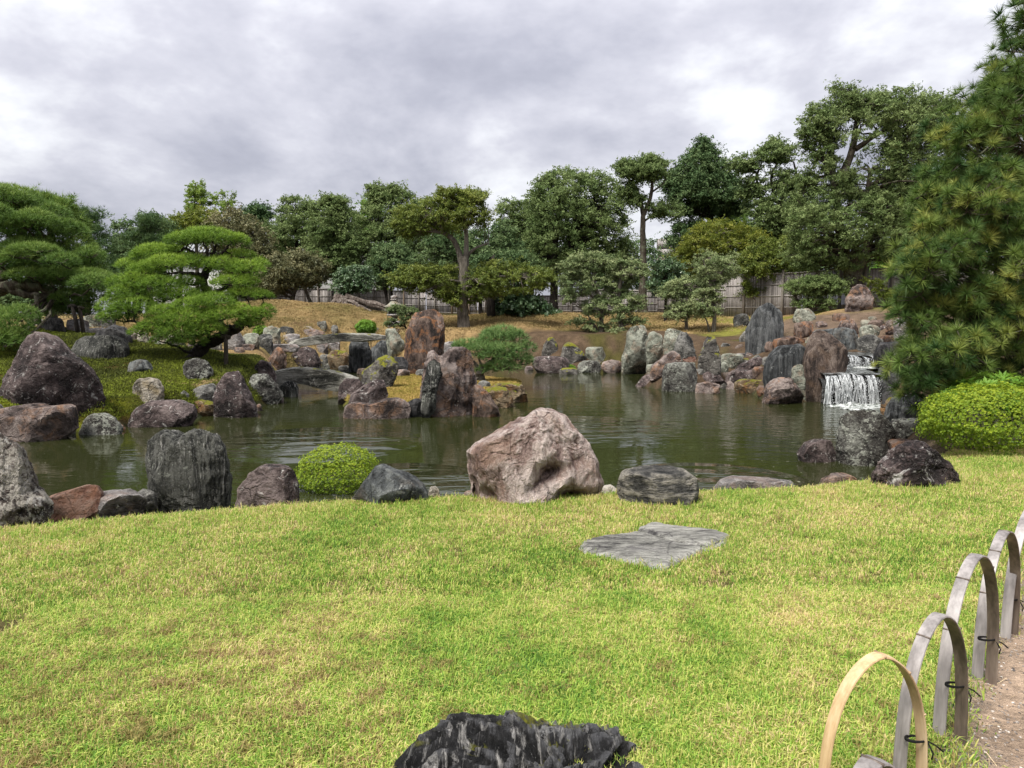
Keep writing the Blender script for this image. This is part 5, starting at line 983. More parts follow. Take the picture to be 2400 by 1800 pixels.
def castle_wall():
    d = 74; rt = root('castle_wall', 'old stone block wall showing above the fence between the trees', 'wall', tuple(at(1580, 700, d)))
    R = np.random.default_rng(3); rows = [(560, 584), (584, 602), (602, 622), (622, 646), (646, 668), (668, 692), (692, 716), (716, 745)]
    for k, (y0, y1) in enumerate(rows):
        x = 1543 - k * 1.6 - 2 + (R.random() * 4)
        while x < 1660:
            wd = R.uniform(22, 42); a, b_ = at(x + .6, y0 + .6, d), at(x + wd - .6, y1 - .6, d); th_ = R.uniform(0, .06)
            bb = MB(); cx_, cz_ = (a[0] + b_[0]) / 2, (a[2] + b_[2]) / 2; hx, hz = (b_[0] - a[0]) / 2, (a[2] - b_[2]) / 2
            v = np.array([[sx * hx * (1 - .03 * (sy < 0)), sy * .6 - th_, sz * hz * (1 - .05 * (sy < 0))] for sx in (-1, 1) for sy in (-1, 1) for sz in (-1, 1)]) + [cx_, d, cz_]
            bb.add(v, [[0, 1, 3, 2], [4, 6, 7, 5], [0, 4, 5, 1], [2, 3, 7, 6], [0, 2, 6, 4], [1, 5, 7, 3]]); bb.build('stone', RM['palegrey'] if R.random() < .6 else RM['redblock'], rt); x += wd
    a = at(1548, 553, d); 
castle_wall()
def hall():
    d = 96; rt = root('long_hall', 'long white walled hall with grey tiled roof glimpsed through the trees', 'building', tuple(at(690, 700, d)))
    m = Mat('plaster'); pl = m.bsdf(m.ramp(m.noise(.8, 3, .6), [(.3, (.5, .5, .5)), (.7, (.66, .66, .65))]), .9); m = Mat('roof_tile'); tl = m.bsdf(m.ramp(m.noise(2, 3, .6), [(.3, (.16, .17, .19)), (.7, (.30, .31, .33))]), .6)
    x0, x1 = at(330, 600, d)[0], at(900, 600, d)[0]; zt, ze, zb = at(600, 528, d)[2], at(600, 590, d)[2], 2.5
    b = MB(); b.box(((x0 + x1) / 2, d + 4, (ze + zb) / 2), ((x1 - x0) / 2, 3.4, (ze - zb) / 2)); b.build('wall', pl, rt)
    b = MB(); V = [(x0 - 1, d - .8, ze - .1), (x1 + 1, d - .8, ze - .1), (x1 + 1, d + 4, zt), (x0 - 1, d + 4, zt), (x0 - 1, d + 8.8, ze - .1), (x1 + 1, d + 8.8, ze - .1)]; b.add(V, [[0, 1, 2, 3], [3, 2, 5, 4]], [[0, 3, 4], [1, 5, 2]]); b.build('roof', tl, rt)
    b = MB()
    for i in range(70):
        xx = x0 - 1 + (x1 - x0 + 2) * (i + .5) / 70; b.tube([(xx, d - .85, ze - .06), (xx, d + 4, zt + .05)], .09, 5)
    o = b.build('tile_roll', tl, rt); o['kind'] = 'stuff'
    b = MB(); b.box(((x0 + x1) / 2, d + 4, zt + .15), ((x1 - x0) / 2 + 1, .25, .22)); b.build('ridge_cap', pl, rt)
hall()
# ------------------------------------------------------------------ leaves and needles templates
def t_leaf(L, Wd, fold=.12):
    v = np.array([[0, 0, 0], [L * .5, Wd / 2, fold * L], [L, 0, 0], [L * .5, -Wd / 2, fold * L]]); return v - [L * .4, 0, 0], np.array([[0, 1, 2], [0, 2, 3]])
def t_spray(n, L, Wd, spread, jit=.2, seed=1):
    """needles fanning out around local Z"""
    R = np.random.default_rng(seed); V, T = [], []
    for i in range(n):
        a = R.uniform(0, 6.283); e = spread * math.sqrt((i + .5) / n) + R.normal() * .08; d = np.array([math.sin(e) * math.cos(a), math.sin(e) * math.sin(a), math.cos(e)]); l = L * R.uniform(1 - jit * 1.5, 1 + jit)
        s_ = np.cross(d, R.normal(size=3)); s_ /= np.linalg.norm(s_); b = d * l * .03; bend = np.array([0, 0, -.05 * l])
        k = len(V); V += [b - s_ * Wd / 2, b + s_ * Wd / 2, d * l + bend]; T.append([k, k + 1, k + 2])
    return np.array(V), np.array(T)
def t_rosette(n, L, Wd, elev, seed=1):
    R = np.random.default_rng(seed); V, T = [], []
    for i in range(n):
        a = 6.283 * i / n * 1.0 + R.uniform(-.3, .3); e = elev + R.uniform(-.25, .25); l = L * R.uniform(.7, 1.15)
        d = np.array([math.cos(e) * math.cos(a), math.cos(e) * math.sin(a), math.sin(e)]); s_ = np.array([-math.sin(a), math.cos(a), 0]) * Wd / 2; m_ = d * l * .55 + [0, 0, .1 * l]
        k = len(V); V += [(0, 0, 0), m_ - s_, d * l, m_ + s_]; T += [[k, k + 1, k + 2], [k, k + 2, k + 3]]
    return np.array(V, float), np.array(T)
def inpoly(poly, n, R):
    poly = np.array(poly, float); lo, hi = poly.min(0), poly.max(0); out = np.zeros((0, 2))
    while len(out) < n:
        c = R.uniform(lo, hi, (n * 3, 2)); out = np.vstack([out, c[inside(c, poly)]])
    return out[:n]
def limb(b, p0, p1, r0, r1, R, sag=.12, k=5, n=5):
    k = 3 if r0 < .05 else min(k, 5)
    t = np.linspace(0, 1, n)[:, None]; L = np.linalg.norm(p1 - p0); P_ = p0 * (1 - t) + p1 * t + np.sin(t * np.pi) * np.array([0, 0, L * sag]) + R.normal(size=(n, 3)) * L * .035 * np.sin(t * np.pi)
    b.tube(P_, np.linspace(r0, r1, n), k, cap=False)
NT = [0]
def tree(name, label, cat, d, trunks, crowns, leafm, bark, leafsize=.16, per=70, cr=.5, flat=.62, thick=None, limbs=.6, droop=.3, tone=(.2, .8), group=None, spray=None, top=None, base_xy=None, limb_r=.045):
    """trunks: [(radius0, radius1, [(px, py), ...])] first point at the foot; crowns: [(polygon px, clumps)]"""
    NT[0] += 1; R = np.random.default_rng(500 + NT[0])
    f0 = trunks[0][2][0]; foot = at(f0[0], f0[1], d); gzf = gz(foot[0], foot[1]); rt = root(name, label, cat, (foot[0], foot[1], gzf), group)
    tb = MB(); nodes = []
    for (r0, r1, pts) in trunks:
        W = np.array([at(a, b_, d + R.normal() * .15 * (i > 0)) for i, (a, b_) in enumerate(pts)])
        if pts[0] == f0: W[0, 2] = min(W[0, 2], gzf) - .25
        # smooth path
        t = np.linspace(0, len(W) - 1, (len(W) - 1) * 4 + 1); Wi = np.stack([np.interp(t, np.arange(len(W)), W[:, j]) for j in range(3)], 1)
        for _ in range(2): Wi[1:-1] = (Wi[:-2] + 2 * Wi[1:-1] + Wi[2:]) / 4
        rr = np.linspace(r0, r1, len(Wi)); 
        if pts[0] == f0: rr[0] *= 1.5; rr[1] *= 1.15
        tb.tube(Wi, rr, 8, wob=.12); nodes += [(p, r_) for p, r_ in zip(Wi[2:], rr[2:])]
    NP = np.array([p for p, _ in nodes]); Vs, Fs, Ts = [], [], []; nv = 0
    per = int(per * (1.35 if spray is None else .68)); leafsize *= .86 if spray is None else 1
    for poly, ncl in crowns:
        ncl = int(ncl * 1.4 + 1); pl = np.array(poly, float); pts = inpoly(pl, ncl, R); wpx = np.ptp(pl[:, 0]); th_ = (thick if thick is not None else min(wpx / F * d * .38, 3.2))
        # deeper near the middle of the outline
        ed = seg_dist(pts, pl, np.roll(pl, -1, 0)); dep = th_ * np.clip(ed / (wpx * .22), .15, 1) ** .6
        cs = np.array([at(a, b_, d + R.uniform(-1, 1) * dd) for (a, b_), dd in zip(pts, dep)])
        if len(NP):
            for c in cs[R.random(len(cs)) < limbs]:
                dist = np.linalg.norm((NP - c) * [1, 1, 1.0] + [0, 0, 0], axis=1) + np.where(NP[:, 2] > c[2], 1.5, 0); j = dist.argmin()
                limb(tb, NP[j], c - [0, 0, .12], min(nodes[j][1] * .6, limb_r * (1 + dist[j] * .25)), .012, R)
        n_ = ncl * per; ci = np.repeat(np.arange(ncl), per); ns = 8; rc = cr * R.uniform(.6, 1.35, ncl)
        tw_ = R.normal(size=(ncl, ns, 3)) * [1, 1, .65] + [0, 0, .35]; tw_ /= np.linalg.norm(tw_, axis=2)[..., None]; tw_ *= (R.uniform(.55, 1.5, (ncl, ns)) * rc[:, None])[..., None]
        si = R.integers(0, ns, n_); u_ = R.random(n_) ** .7; cu = tw_[ci, si]; off = cu * u_[:, None] + R.normal(size=(n_, 3)) * (cr * .15) * (1.1 - .5 * u_[:, None]); off[:, 2] *= .55 + .45 * flat; off[:, 2] -= droop * u_ ** 2 * cr * .55
        cu = cu / (np.linalg.norm(cu, axis=1)[:, None] + 1e-6); P_ = cs[ci] + off; nrm = cu * .4 + R.normal(size=(n_, 3)) * .75 + [0, 0, .55]
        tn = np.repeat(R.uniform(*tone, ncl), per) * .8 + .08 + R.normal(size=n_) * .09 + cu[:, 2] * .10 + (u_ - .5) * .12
        if spray is None: tv, tf = np.array([[-.5, -.20, 0], [.5, 0, .08], [-.45, .24, .05]]), np.array([[0, 1, 2]]); Sz = leafsize * R.uniform(.6, 1.3, n_)
        else: tv, tf = spray; nrm = cu + [0, 0, .7] + R.normal(size=(n_, 3)) * .25; Sz = leafsize * R.uniform(.75, 1.2, n_)
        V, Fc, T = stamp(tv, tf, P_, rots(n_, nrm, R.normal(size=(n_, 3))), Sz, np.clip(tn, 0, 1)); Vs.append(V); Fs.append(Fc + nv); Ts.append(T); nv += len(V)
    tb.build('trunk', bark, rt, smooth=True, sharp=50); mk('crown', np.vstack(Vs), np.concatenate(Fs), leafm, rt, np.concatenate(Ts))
    return rt
def padpine(name, label, d, trunks, pads, needm, bark, dens=300, L=.12, Wd=.012, th=.75, fill=None, group=None, gap=.0):
    """cloud-pruned pine: pads = (cx, cy, rx, ry px, depth offset m)"""
    NT[0] += 1; R = np.random.default_rng(700 + NT[0]); f0 = trunks[0][2][0]; foot = at(f0[0], f0[1], d); g0 = gz(foot[0], foot[1]); rt = root(name, label, 'pine tree', (foot[0], foot[1], g0), group)
    tb = MB(); nodes = []
    for (r0, r1, pts) in trunks:
        W = np.array([at(a, b_, d + (dz[0] if dz else 0)) for a, b_, *dz in pts]); 
        if pts[0][:2] == f0[:2]: W[0, 2] = min(W[0, 2], g0) - .2
        t = np.linspace(0, len(W) - 1, (len(W) - 1) * 5 + 1); Wi = np.stack([np.interp(t, np.arange(len(W)), W[:, j]) for j in range(3)], 1); Wi[1:-1] += R.normal(size=(len(Wi) - 2, 3)) * .02
        rr = np.linspace(r0, r1, len(Wi)); tb.tube(Wi, rr, 9, wob=.15); nodes += list(zip(Wi, rr))
    NP = np.array([p for p, _ in nodes]); tv, tf = t_spray(8, 1, Wd / L, 1.0, .25, 5); Vs, Fs, Ts = [], [], []; nv = 0
    allp = list(pads)
    if fill:
        for poly, n, rx, ry, dep in fill:
            for (a, b_) in inpoly(poly, n, R): allp.append((a, b_, rx * R.uniform(.7, 1.3), ry * R.uniform(.7, 1.3), R.uniform(-dep, dep)))
    for (cx_, cy_, rx, ry, dz) in allp:
        dd = d + dz; c = at(cx_, cy_, dd); ax = rx / F * dd; az = ry / F * dd; ay = max(ax * th, .3)
        n_ = int(dens * (ax * ay * 3.2 + ax * az * 3)); u = R.normal(size=(n_, 3)); u[:, 2] = np.where(R.random(n_) < .86, np.abs(u[:, 2]) * 1.0, -np.abs(u[:, 2]) * .6); u /= np.linalg.norm(u, axis=1)[:, None]
        lump = 1 + .22 * fbm(u * 2.2 + R.uniform(0, 30, 3), 3) * 2; r_ = np.where(R.random(n_) < .8, 1, R.random(n_) ** .5)
        P_ = c + u * np.array([ax, ay, az * .92]) * (lump * r_)[:, None]; P_[:, 2] -= az * .30 * (u[:, 0] ** 2 + u[:, 1] ** 2)
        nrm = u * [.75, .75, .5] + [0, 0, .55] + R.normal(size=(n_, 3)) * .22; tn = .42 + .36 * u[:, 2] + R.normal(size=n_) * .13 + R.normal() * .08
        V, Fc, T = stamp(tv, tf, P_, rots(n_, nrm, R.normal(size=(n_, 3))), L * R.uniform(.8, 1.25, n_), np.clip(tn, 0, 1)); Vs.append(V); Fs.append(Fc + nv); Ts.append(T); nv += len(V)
        dist = np.linalg.norm(NP - c, axis=1) + np.where(NP[:, 2] > c[2] + .1, .6, 0); j = dist.argmin(); limb(tb, NP[j], c - [0, 0, az * .5], min(nodes[j][1] * .7, .05 + .02 * ax), .02, R, sag=-.06, k=6, n=7)
        for _ in range(int(3 + ax * 3)):
            q_ = c + np.array([R.uniform(-.8, .8) * ax, R.uniform(-.8, .8) * ay, az * .1]); limb(tb, c - [0, 0, az * .5], q_, .026, .008, R, sag=-.05, k=4, n=4)
    tb.build('trunk', bark, rt, smooth=True, sharp=50); mk('needles', np.vstack(Vs), np.concatenate(Fs), needm, rt, np.concatenate(Ts)); return rt

# --- left garden pines
padpine('pine_tree', 'bright green cloud-pruned pine leaning right, its trunk propped by a brown post', 21.3,
  [(.20, .15, [(440, 828), (480, 808), (515, 792), (545, 772)]), (.15, .04, [(545, 772), (575, 755, .2), (600, 748, .2), (615, 742, .2)]), (.14, .10, [(530, 785), (505, 745, .3), (488, 700, .3), (478, 665, .3), (484, 635, .2), (500, 605, .1)]), (.07, .03, [(490, 615, .2), (500, 590, .1), (507, 572, 0)]), (.06, .03, [(478, 610, .2), (455, 595, .1), (430, 580, 0)]), (.06, .025, [(495, 608, .2), (525, 590), (535, 575)]), (.06, .025, [(480, 612), (487, 588), (478, 575)]),
   (.08, .03, [(484, 650, .2), (450, 640, -.2), (405, 640, -.4)]), (.08, .03, [(480, 695, .2), (530, 675, 0), (575, 670, -.2)]), (.08, .03, [(500, 770), (420, 760, -.5), (345, 760, -.6), (300, 752, -.7)])],
  [(495, 556, 62, 20, 0), (440, 562, 48, 17, -.1), (545, 562, 38, 14, .1), (470, 545, 35, 10, .2), (365, 590, 46, 18, .1), (330, 603, 24, 14, .2), (410, 590, 30, 12, .3), (400, 618, 60, 19, -.3), (450, 612, 45, 14, -.1), (345, 632, 42, 18, -.2), (300, 622, 26, 14, .1), (520, 622, 52, 20, -.1), (575, 632, 44, 20, -.2), (560, 598, 36, 12, .4), (610, 620, 18, 14, .2),
   (545, 662, 46, 15, -.4), (580, 660, 24, 13, -.3), (290, 662, 34, 18, -.2), (330, 655, 42, 20, -.4), (375, 668, 50, 20, -.6), (430, 660, 42, 16, -.2), (420, 690, 46, 20, -.5), (575, 690, 50, 14, -.2), (615, 694, 24, 10, -.1), (300, 690, 46, 24, -.5), (262, 718, 34, 22, -.3), (320, 722, 56, 26, -.7), (275, 742, 42, 18, -.5), (500, 708, 50, 20, -.8), (450, 718, 48, 20, -.9), (520, 740, 52, 22, -.9), (560, 730, 34, 18, -.7),
   (600, 738, 32, 17, -.5), (625, 728, 18, 15, -.3), (585, 758, 30, 14, -.5), (440, 745, 60, 22, -1.0), (390, 735, 44, 20, -.9), (370, 765, 44, 22, -.9), (430, 778, 58, 24, -1.1), (480, 770, 44, 20, -1.0), (390, 795, 34, 15, -.9), (450, 800, 34, 14, -.9), (330, 778, 26, 14, -.8), (480, 690, 40, 16, .2), (380, 700, 40, 18, -.3)],
  LM['pine'], BK['dark'], dens=390, L=.13, Wd=.011)
padpine('pine_tree', 'huge bright garden pine filling the left edge, long low branch on a post', 24.5,
  [(.38, .30, [(-60, 800), (-55, 730), (-30, 680)]), (.25, .12, [(-30, 690), (20, 672), (60, 665), (95, 676), (132, 684)]), (.16, .08, [(20, 675), (60, 690), (100, 694), (135, 690)]), (.2, .08, [(-30, 680), (40, 620, .3), (110, 585, .4), (140, 590, .4)]), (.18, .06, [(-30, 660), (20, 590, .5), (70, 520, .5), (100, 480, .5)]), (.1, .05, [(60, 690, .2), (110, 640, .2), (165, 620, .2), (200, 650, .2)])],
  [(20, 455, 60, 20, .3), (-30, 445, 50, 18, .4), (60, 478, 55, 18, .2), (110, 500, 50, 20, .1), (10, 490, 60, 18, 0), (60, 520, 60, 20, -.2), (120, 530, 60, 22, -.1), (165, 545, 40, 24, .1), (190, 580, 34, 26, .1), (30, 545, 60, 22, -.5), (-10, 525, 50, 20, -.4), (60, 580, 55, 22, -.7), (95, 570, 30, 18, -.4), (215, 615, 30, 26, .2), (150, 585, 40, 18, .3), (10, 590, 50, 20, -.7), (235, 650, 24, 30, .1),
   (160, 620, 50, 22, -.3), (190, 650, 40, 26, -.3), (150, 660, 46, 20, -.2), (215, 690, 32, 30, 0), (170, 700, 44, 24, -.2), (150, 725, 44, 18, .1), (20, 620, 55, 18, -.6), (70, 625, 40, 16, -.5), (200, 730, 36, 20, .1), (110, 640, 34, 14, .2), (120, 712, 34, 14, .3),
   (20, 760, 50, 30, -3.5), (50, 740, 40, 26, -3.3), (10, 800, 42, 26, -3.8), (-30, 780, 40, 40, -3.6), (35, 790, 32, 20, -3.6), (-20, 735, 40, 20, -3)],
  LM['pinem'], BK['brown'], dens=260, L=.16, Wd=.013, fill=[([(-80, 440), (40, 450), (150, 520), (240, 620), (245, 700), (180, 740), (100, 660), (0, 650), (-80, 660)], 34, 42, 17, 1.6)])
padpine('pine_tree', 'small low pine spreading over the right end of the island', 24.0,
  [(.16, .10, [(1150, 908), (1128, 892), (1124, 872), (1150, 850), (1170, 838)]), (.07, .03, [(1130, 875), (1110, 850, .2), (1095, 830, .2)]), (.06, .025, [(1170, 838), (1200, 822), (1225, 815)]), (.06, .03, [(1165, 840), (1172, 810), (1175, 790)])],
  [(1180, 780, 40, 14, .1), (1160, 795, 36, 12, -.1), (1205, 790, 30, 12, 0), (1100, 808, 36, 12, .1), (1140, 815, 40, 13, -.3), (1180, 818, 38, 13, -.4), (1225, 815, 30, 16, -.1), (1120, 828, 34, 13, -.3), (1165, 836, 40, 12, -.4), (1080, 815, 18, 9, .2), (1215, 838, 28, 12, -.2), (1170, 858, 30, 12, -.4), (1195, 860, 24, 12, -.3), (1140, 866, 20, 10, -.2), (1235, 848, 14, 10, 0), (1150, 782, 20, 9, .2)],
  LM['island'], BK['grey'], dens=190, L=.19, Wd=.014)

# --- big pine at the right, needles in large star tufts
def bigpine():
    d = 11; R = np.random.default_rng(99); foot = np.array([9.1, 12.3, 0]); g0 = gz(foot[0], foot[1]); rt = root('pine_tree', 'tall shaggy pine with star-shaped olive needle tufts filling the right edge', 'pine tree', (foot[0], foot[1], g0))
    polys = [([(2440, -40), (2400, 40), (2330, 118), (2288, 160), (2268, 235), (2300, 330), (2440, 360)], 150, 9.9), ([(2440, 180), (2285, 200), (2215, 262), (2180, 315), (2185, 400), (2250, 430), (2440, 420)], 210, 9.7),
             ([(2440, 380), (2190, 400), (2132, 446), (2140, 520), (2200, 560), (2440, 560)], 250, 9.3), ([(2440, 520), (2150, 540), (2115, 600), (2100, 700), (2160, 740), (2440, 740)], 330, 9.0), ([(2440, 690), (2110, 700), (2106, 770), (2075, 880), (2100, 925), (2180, 935), (2280, 925), (2440, 880)], 360, 8.9)]
    tb = MB(); tw = np.array([[9.15, 12.3, g0 - .3], [9.0, 12.4, 2.2], [8.8, 12.3, 3.4], [8.9, 12.5, 4.6], [8.7, 12.4, 5.8], [8.8, 12.5, 7.6], [8.85, 12.5, 9.6]])
    tb.tube(tw, [.30, .24, .20, .17, .13, .09, .05], 12, wob=.1)
    tv, tf = t_spray(80, 1, .048, 1.5, .22, 3); Vs, Fs, Ts = [], [], []; nv = 0
    for poly, n, dd in polys:
        pl = np.array(poly, float); dd = dd + 2.2; pl[:, 0] = pl[:, 0] + np.where(pl[:, 0] < 2400, 26, 0); nb = int(n / 3.7); cen = inpoly(pl, nb, R); ed = seg_dist(cen, pl[:-1], pl[1:]) ; 
        cs = np.array([at(a, b_, dd + R.uniform(-.9, 1.0) * min(1, .35 + e_ / 90)) for (a, b_), e_ in zip(cen, ed)])
        for c in cs:
            j = np.abs(tw[:, 2] - (c[2] - .3)).argmin(); t_ = np.clip((c[2] - .35 - tw[0, 2]) / (tw[-1, 2] - tw[0, 2]), 0, .97); k = np.array([np.interp(c[2] - .35, tw[:, 2], tw[:, i]) for i in range(3)])
            limb(tb, k, c, .035, .010, R, sag=-.10, k=5, n=6)
            nn = R.integers(7, 12); u = R.normal(size=(nn, 3)) + (c - k) / np.linalg.norm(c - k) * .5 + [0, -.25, .35]; u /= np.linalg.norm(u, axis=1)[:, None]; P_ = c + u * R.uniform(.10, .32, (nn, 1)) * [1.25, 1.25, .8]
            for p in P_: limb(tb, c, p, .010, .005, R, sag=-.05, k=4, n=3)
            nrm = u * 1.0 + [0, 0, .45]; tn = np.full(nn, R.uniform(.05, .8)) + R.normal(size=nn) * .14; hot = R.random(nn) < .08; tn[hot] += .3
            V, Fc, T = stamp(tv, tf, P_, rots(nn, nrm, R.normal(size=(nn, 3))), .175 * R.uniform(.6, 1.25, nn), np.clip(tn, 0, 1)); Vs.append(V); Fs.append(Fc + nv); Ts.append(T); nv += len(V)
    tb.build('trunk', BK['brown'], rt, smooth=True, sharp=50); mk('needles', np.vstack(Vs), np.concatenate(Fs), LM['bigpine'], rt, np.concatenate(Ts))
bigpine()

# --- clipped bushes
def bush(label, c, r, n, leafm, tpl, size, squash=.45, low=-.25, name='clipped_bush', twigs=26, tilt=.5, tone=(.25, .75)):
    R = np.random.default_rng(int(n)); g0 = gz(c[0], c[1]); rt = root(name, label, 'bush', (c[0], c[1], g0)); c = np.array([c[0], c[1], c[2]])
    u = R.normal(size=(n, 3)); u[:, 2] = np.where(u[:, 2] < 0, u[:, 2] * squash, u[:, 2]); u /= np.linalg.norm(u, axis=1)[:, None]
    lump = 1 + .42 * fbm(u * 2.3 + n * .01, 4) + .12 * fbm(u * 9 + 1, 2); sh = np.where(R.random(n) < .68, 1, R.uniform(.72, 1, n)) + R.normal(size=n) * .022
    sh = sh + (R.random(n) < .03) * R.uniform(.03, .12, n); gap = fbm(u * 5.5 + 7, 3) < -.22; sh = np.where(gap, sh * R.uniform(.8, .95, n), sh)
    P_ = c + u * np.array(r) * (lump * sh)[:, None]; P_[:, 2] = np.maximum(P_[:, 2], g0 + .06 + R.random(n) * .08)
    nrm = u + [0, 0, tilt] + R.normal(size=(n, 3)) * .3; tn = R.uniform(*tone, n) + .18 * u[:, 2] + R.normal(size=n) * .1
    tv, tf = tpl; V, Fc, T = stamp(tv, tf, P_, rots(n, nrm, R.normal(size=(n, 3))), size * R.uniform(.7, 1.25, n), np.clip(tn, 0, 1)); mk('foliage', V, Fc, leafm, rt, T)
    b = MB()
    for i in range(twigs):
        a = R.uniform(0, 6.283); q_ = R.uniform(.35, .85); e_ = c + np.array([math.cos(a) * r[0] * q_, math.sin(a) * r[1] * q_, R.uniform(-.2, .5) * r[2]]); s_ = np.array([c[0] + math.cos(a) * r[0] * .25, c[1] + math.sin(a) * r[1] * .25, g0 - .03]); limb(b, s_, e_, .010, .004, R, sag=-.05, k=5, n=5)
        for _ in range(4): limb(b, s_ * .4 + e_ * .6, s_ * .2 + e_ * .8 + R.normal(size=3) * .1 * r[0], .004, .002, R, k=4, n=3)
    b.build('twigs', BK['pale'], rt); return rt
ROS = t_rosette(5, 1, .46, .55, 2)
p = cast(765, 1160, 2, 12); s_ = p[1] + .45; c = at(797, 1095, s_); bush('round clipped yellow green azalea bush on the near shore', (c[0] - .02, s_, c[2] - .07), (.57, .50, .38), 8500, LM['azalea'], ROS, .019)
c = at(2335, 985, 9.35); bush('large yellow green clipped bush at the right edge under the pine', (c[0], 9.4, c[2] - .02), (.86, .62, .46), 13500, LM['azalea'], ROS, .0215, twigs=60)
ROL = t_rosette(8, 1, .30, .35, 4)
c = at(2335, 905, 10.3); bush('broad leaved bright green shrub behind the large clipped bush', (c[0], 10.3, c[2] - .25), (.72, .5, .38), 900, LM['bright'], ROL, .10, name='shrub', tilt=.9)
c = at(858, 768, 35); bush('little round glossy bush behind the upper bridge', (c[0], 35, c[2]), (.42, .4, .32), 900, LM['bright'], ROL, .10, name='shrub', twigs=14)
c = at(612, 776, 31.5); bush('small dark green shrub among the grey stones left of the bridge', (c[0], 31.5, c[2]), (.28, .3, .22), 600, LM['pine'], ROS, .07, name='shrub', twigs=8)
c = at(1338, 862, 31.4); bush('tiny bright plant between mossy rocks at the far water edge', (c[0], 31.4, c[2] - .05), (.18, .2, .13), 120, LM['bright'], ROL, .09, name='shrub', twigs=5)

# --- background trees
G = 'trees behind the bamboo fence'
def ell(cx_, cy_, rx, ry, n=14, j=.12, s=1):
    R = np.random.default_rng(s); a = np.linspace(0, 6.283, n, endpoint=False); k = 1 + j * R.normal(size=n); return [(cx_ + rx * k[i] * math.cos(a[i]), cy_ + ry * k[i] * math.sin(a[i])) for i in range(n)]
SP = t_spray(7, 1, .09, 1.15, .25, 8)
T = tree
T('pine_tree', 'dark layered pine just right of the huge left pine', 'pine tree', 46, [(.22, .08, [(200, 720), (205, 640), (212, 560), (208, 520)])], [(ell(205, 512, 34, 16, s=1), 12), (ell(220, 545, 30, 14, s=2), 10), (ell(180, 530, 22, 12, s=3), 7), (ell(225, 590, 46, 26, s=4), 16), (ell(230, 640, 50, 40, s=5), 30)], LM['pined'], BK['dark'], .32, 44, .55, .45, spray=SP, tone=(.3, .8))
T('pine_tree', 'pine with soft green top showing over the huge left pine', 'pine tree', 40, [(.22, .08, [(120, 720), (115, 600), (118, 500)])], [(ell(118, 485, 44, 22, s=11), 22), (ell(80, 470, 30, 16, s=12), 10), (ell(160, 520, 34, 30, s=13), 18)], LM['pinem'], BK['dark'], .32, 44, .6, .5, spray=SP)
T('evergreen_tree', 'broad rounded dark tree against the sky between the two garden pines', 'tree', 58, [(.3, .1, [(320, 735), (322, 640), (325, 560)])], [([(250, 545), (262, 528), (300, 520), (318, 505), (345, 500), (380, 506), (402, 530), (405, 600), (380, 690), (300, 700), (262, 660), (245, 600)], 120), (ell(300, 575, 34, 30, s=9), 24)], LM['oakd'], BK['dark'], .26, 90, .8, .55, tone=(.2, .95))
T('pine_tree', 'pine with dark pads right of the rounded dark tree', 'pine tree', 50, [(.2, .08, [(350, 720), (352, 620), (352, 560)])], [(ell(352, 530, 36, 16, s=21), 14), (ell(340, 560, 44, 20, s=22), 16), (ell(372, 575, 36, 16, s=23), 14), (ell(350, 600, 50, 20, s=24), 16)], LM['pined'], BK['dark'], .32, 44, .6, .5, spray=SP, tone=(.35, .9))
T('ginkgo_tree', 'light green ginkgo with upswept bare tips rising against the sky', 'tree', 72, [(.22, .05, [(462, 720), (462, 600), (455, 500), (458, 430)]), (.08, .03, [(470, 560), (500, 500), (512, 455)]), (.08, .03, [(480, 540), (530, 490), (545, 452)]), (.06, .03, [(462, 500), (443, 460), (440, 436)])],
  [([(436, 500), (434, 440), (446, 424), (458, 440), (470, 424), (482, 448), (486, 500), (470, 540), (440, 530)], 60), ([(484, 520), (492, 450), (506, 470), (520, 440), (530, 480), (548, 452), (552, 490), (520, 530)], 30), (ell(460, 530, 60, 36, s=31), 50)], LM['ginkgo'], BK['brown'], .24, 60, .42, 1.0, limbs=.9, droop=0, tone=(.3, .9))
T('evergreen_tree', 'yellow green tree in front of the ginkgo', 'tree', 60, [(.2, .08, [(420, 730), (425, 620), (430, 540)])], [(ell(420, 540, 44, 34, s=41), 40), (ell(470, 520, 40, 30, s=42), 36), (ell(390, 560, 20, 36, s=43), 16)], LM['yellow'], BK['brown'], .24, 70, .6, .7, tone=(.1, .6))
T('evergreen_tree', 'grey green tree right of the ginkgo', 'tree', 55, [(.25, .1, [(550, 730), (545, 620), (540, 560)])], [([(480, 560), (495, 510), (540, 488), (580, 510), (625, 545), (635, 620), (620, 690), (540, 690), (520, 600)], 130)], LM['brownish'], BK['dark'], .25, 90, .75, .6, tone=(.3, .95))
T('evergreen_tree', 'small black green crown on the skyline beside the roof ridge', 'tree', 84, [(.3, .1, [(600, 720), (598, 600), (600, 520)])], [(ell(600, 500, 38, 20, s=51), 44), (ell(590, 530, 46, 16, s=52), 24)], LM['pined'], BK['dark'], .3, 80, .9, .55)
T('evergreen_tree', 'leafy oak with bright upper leaves, first of the row behind the board fence', 'tree', 57, [(.22, .1, [(690, 735), (700, 640), (695, 560), (690, 500)]), (.1, .05, [(700, 620), (670, 570), (660, 520)])], [([(640, 540), (655, 490), (672, 462), (700, 460), (730, 478), (745, 520), (750, 600), (730, 680), (660, 690), (620, 640), (625, 580)], 190)], LM['oak'], BK['dark'], .22, 95, .62, .6, tone=(.3, .95))
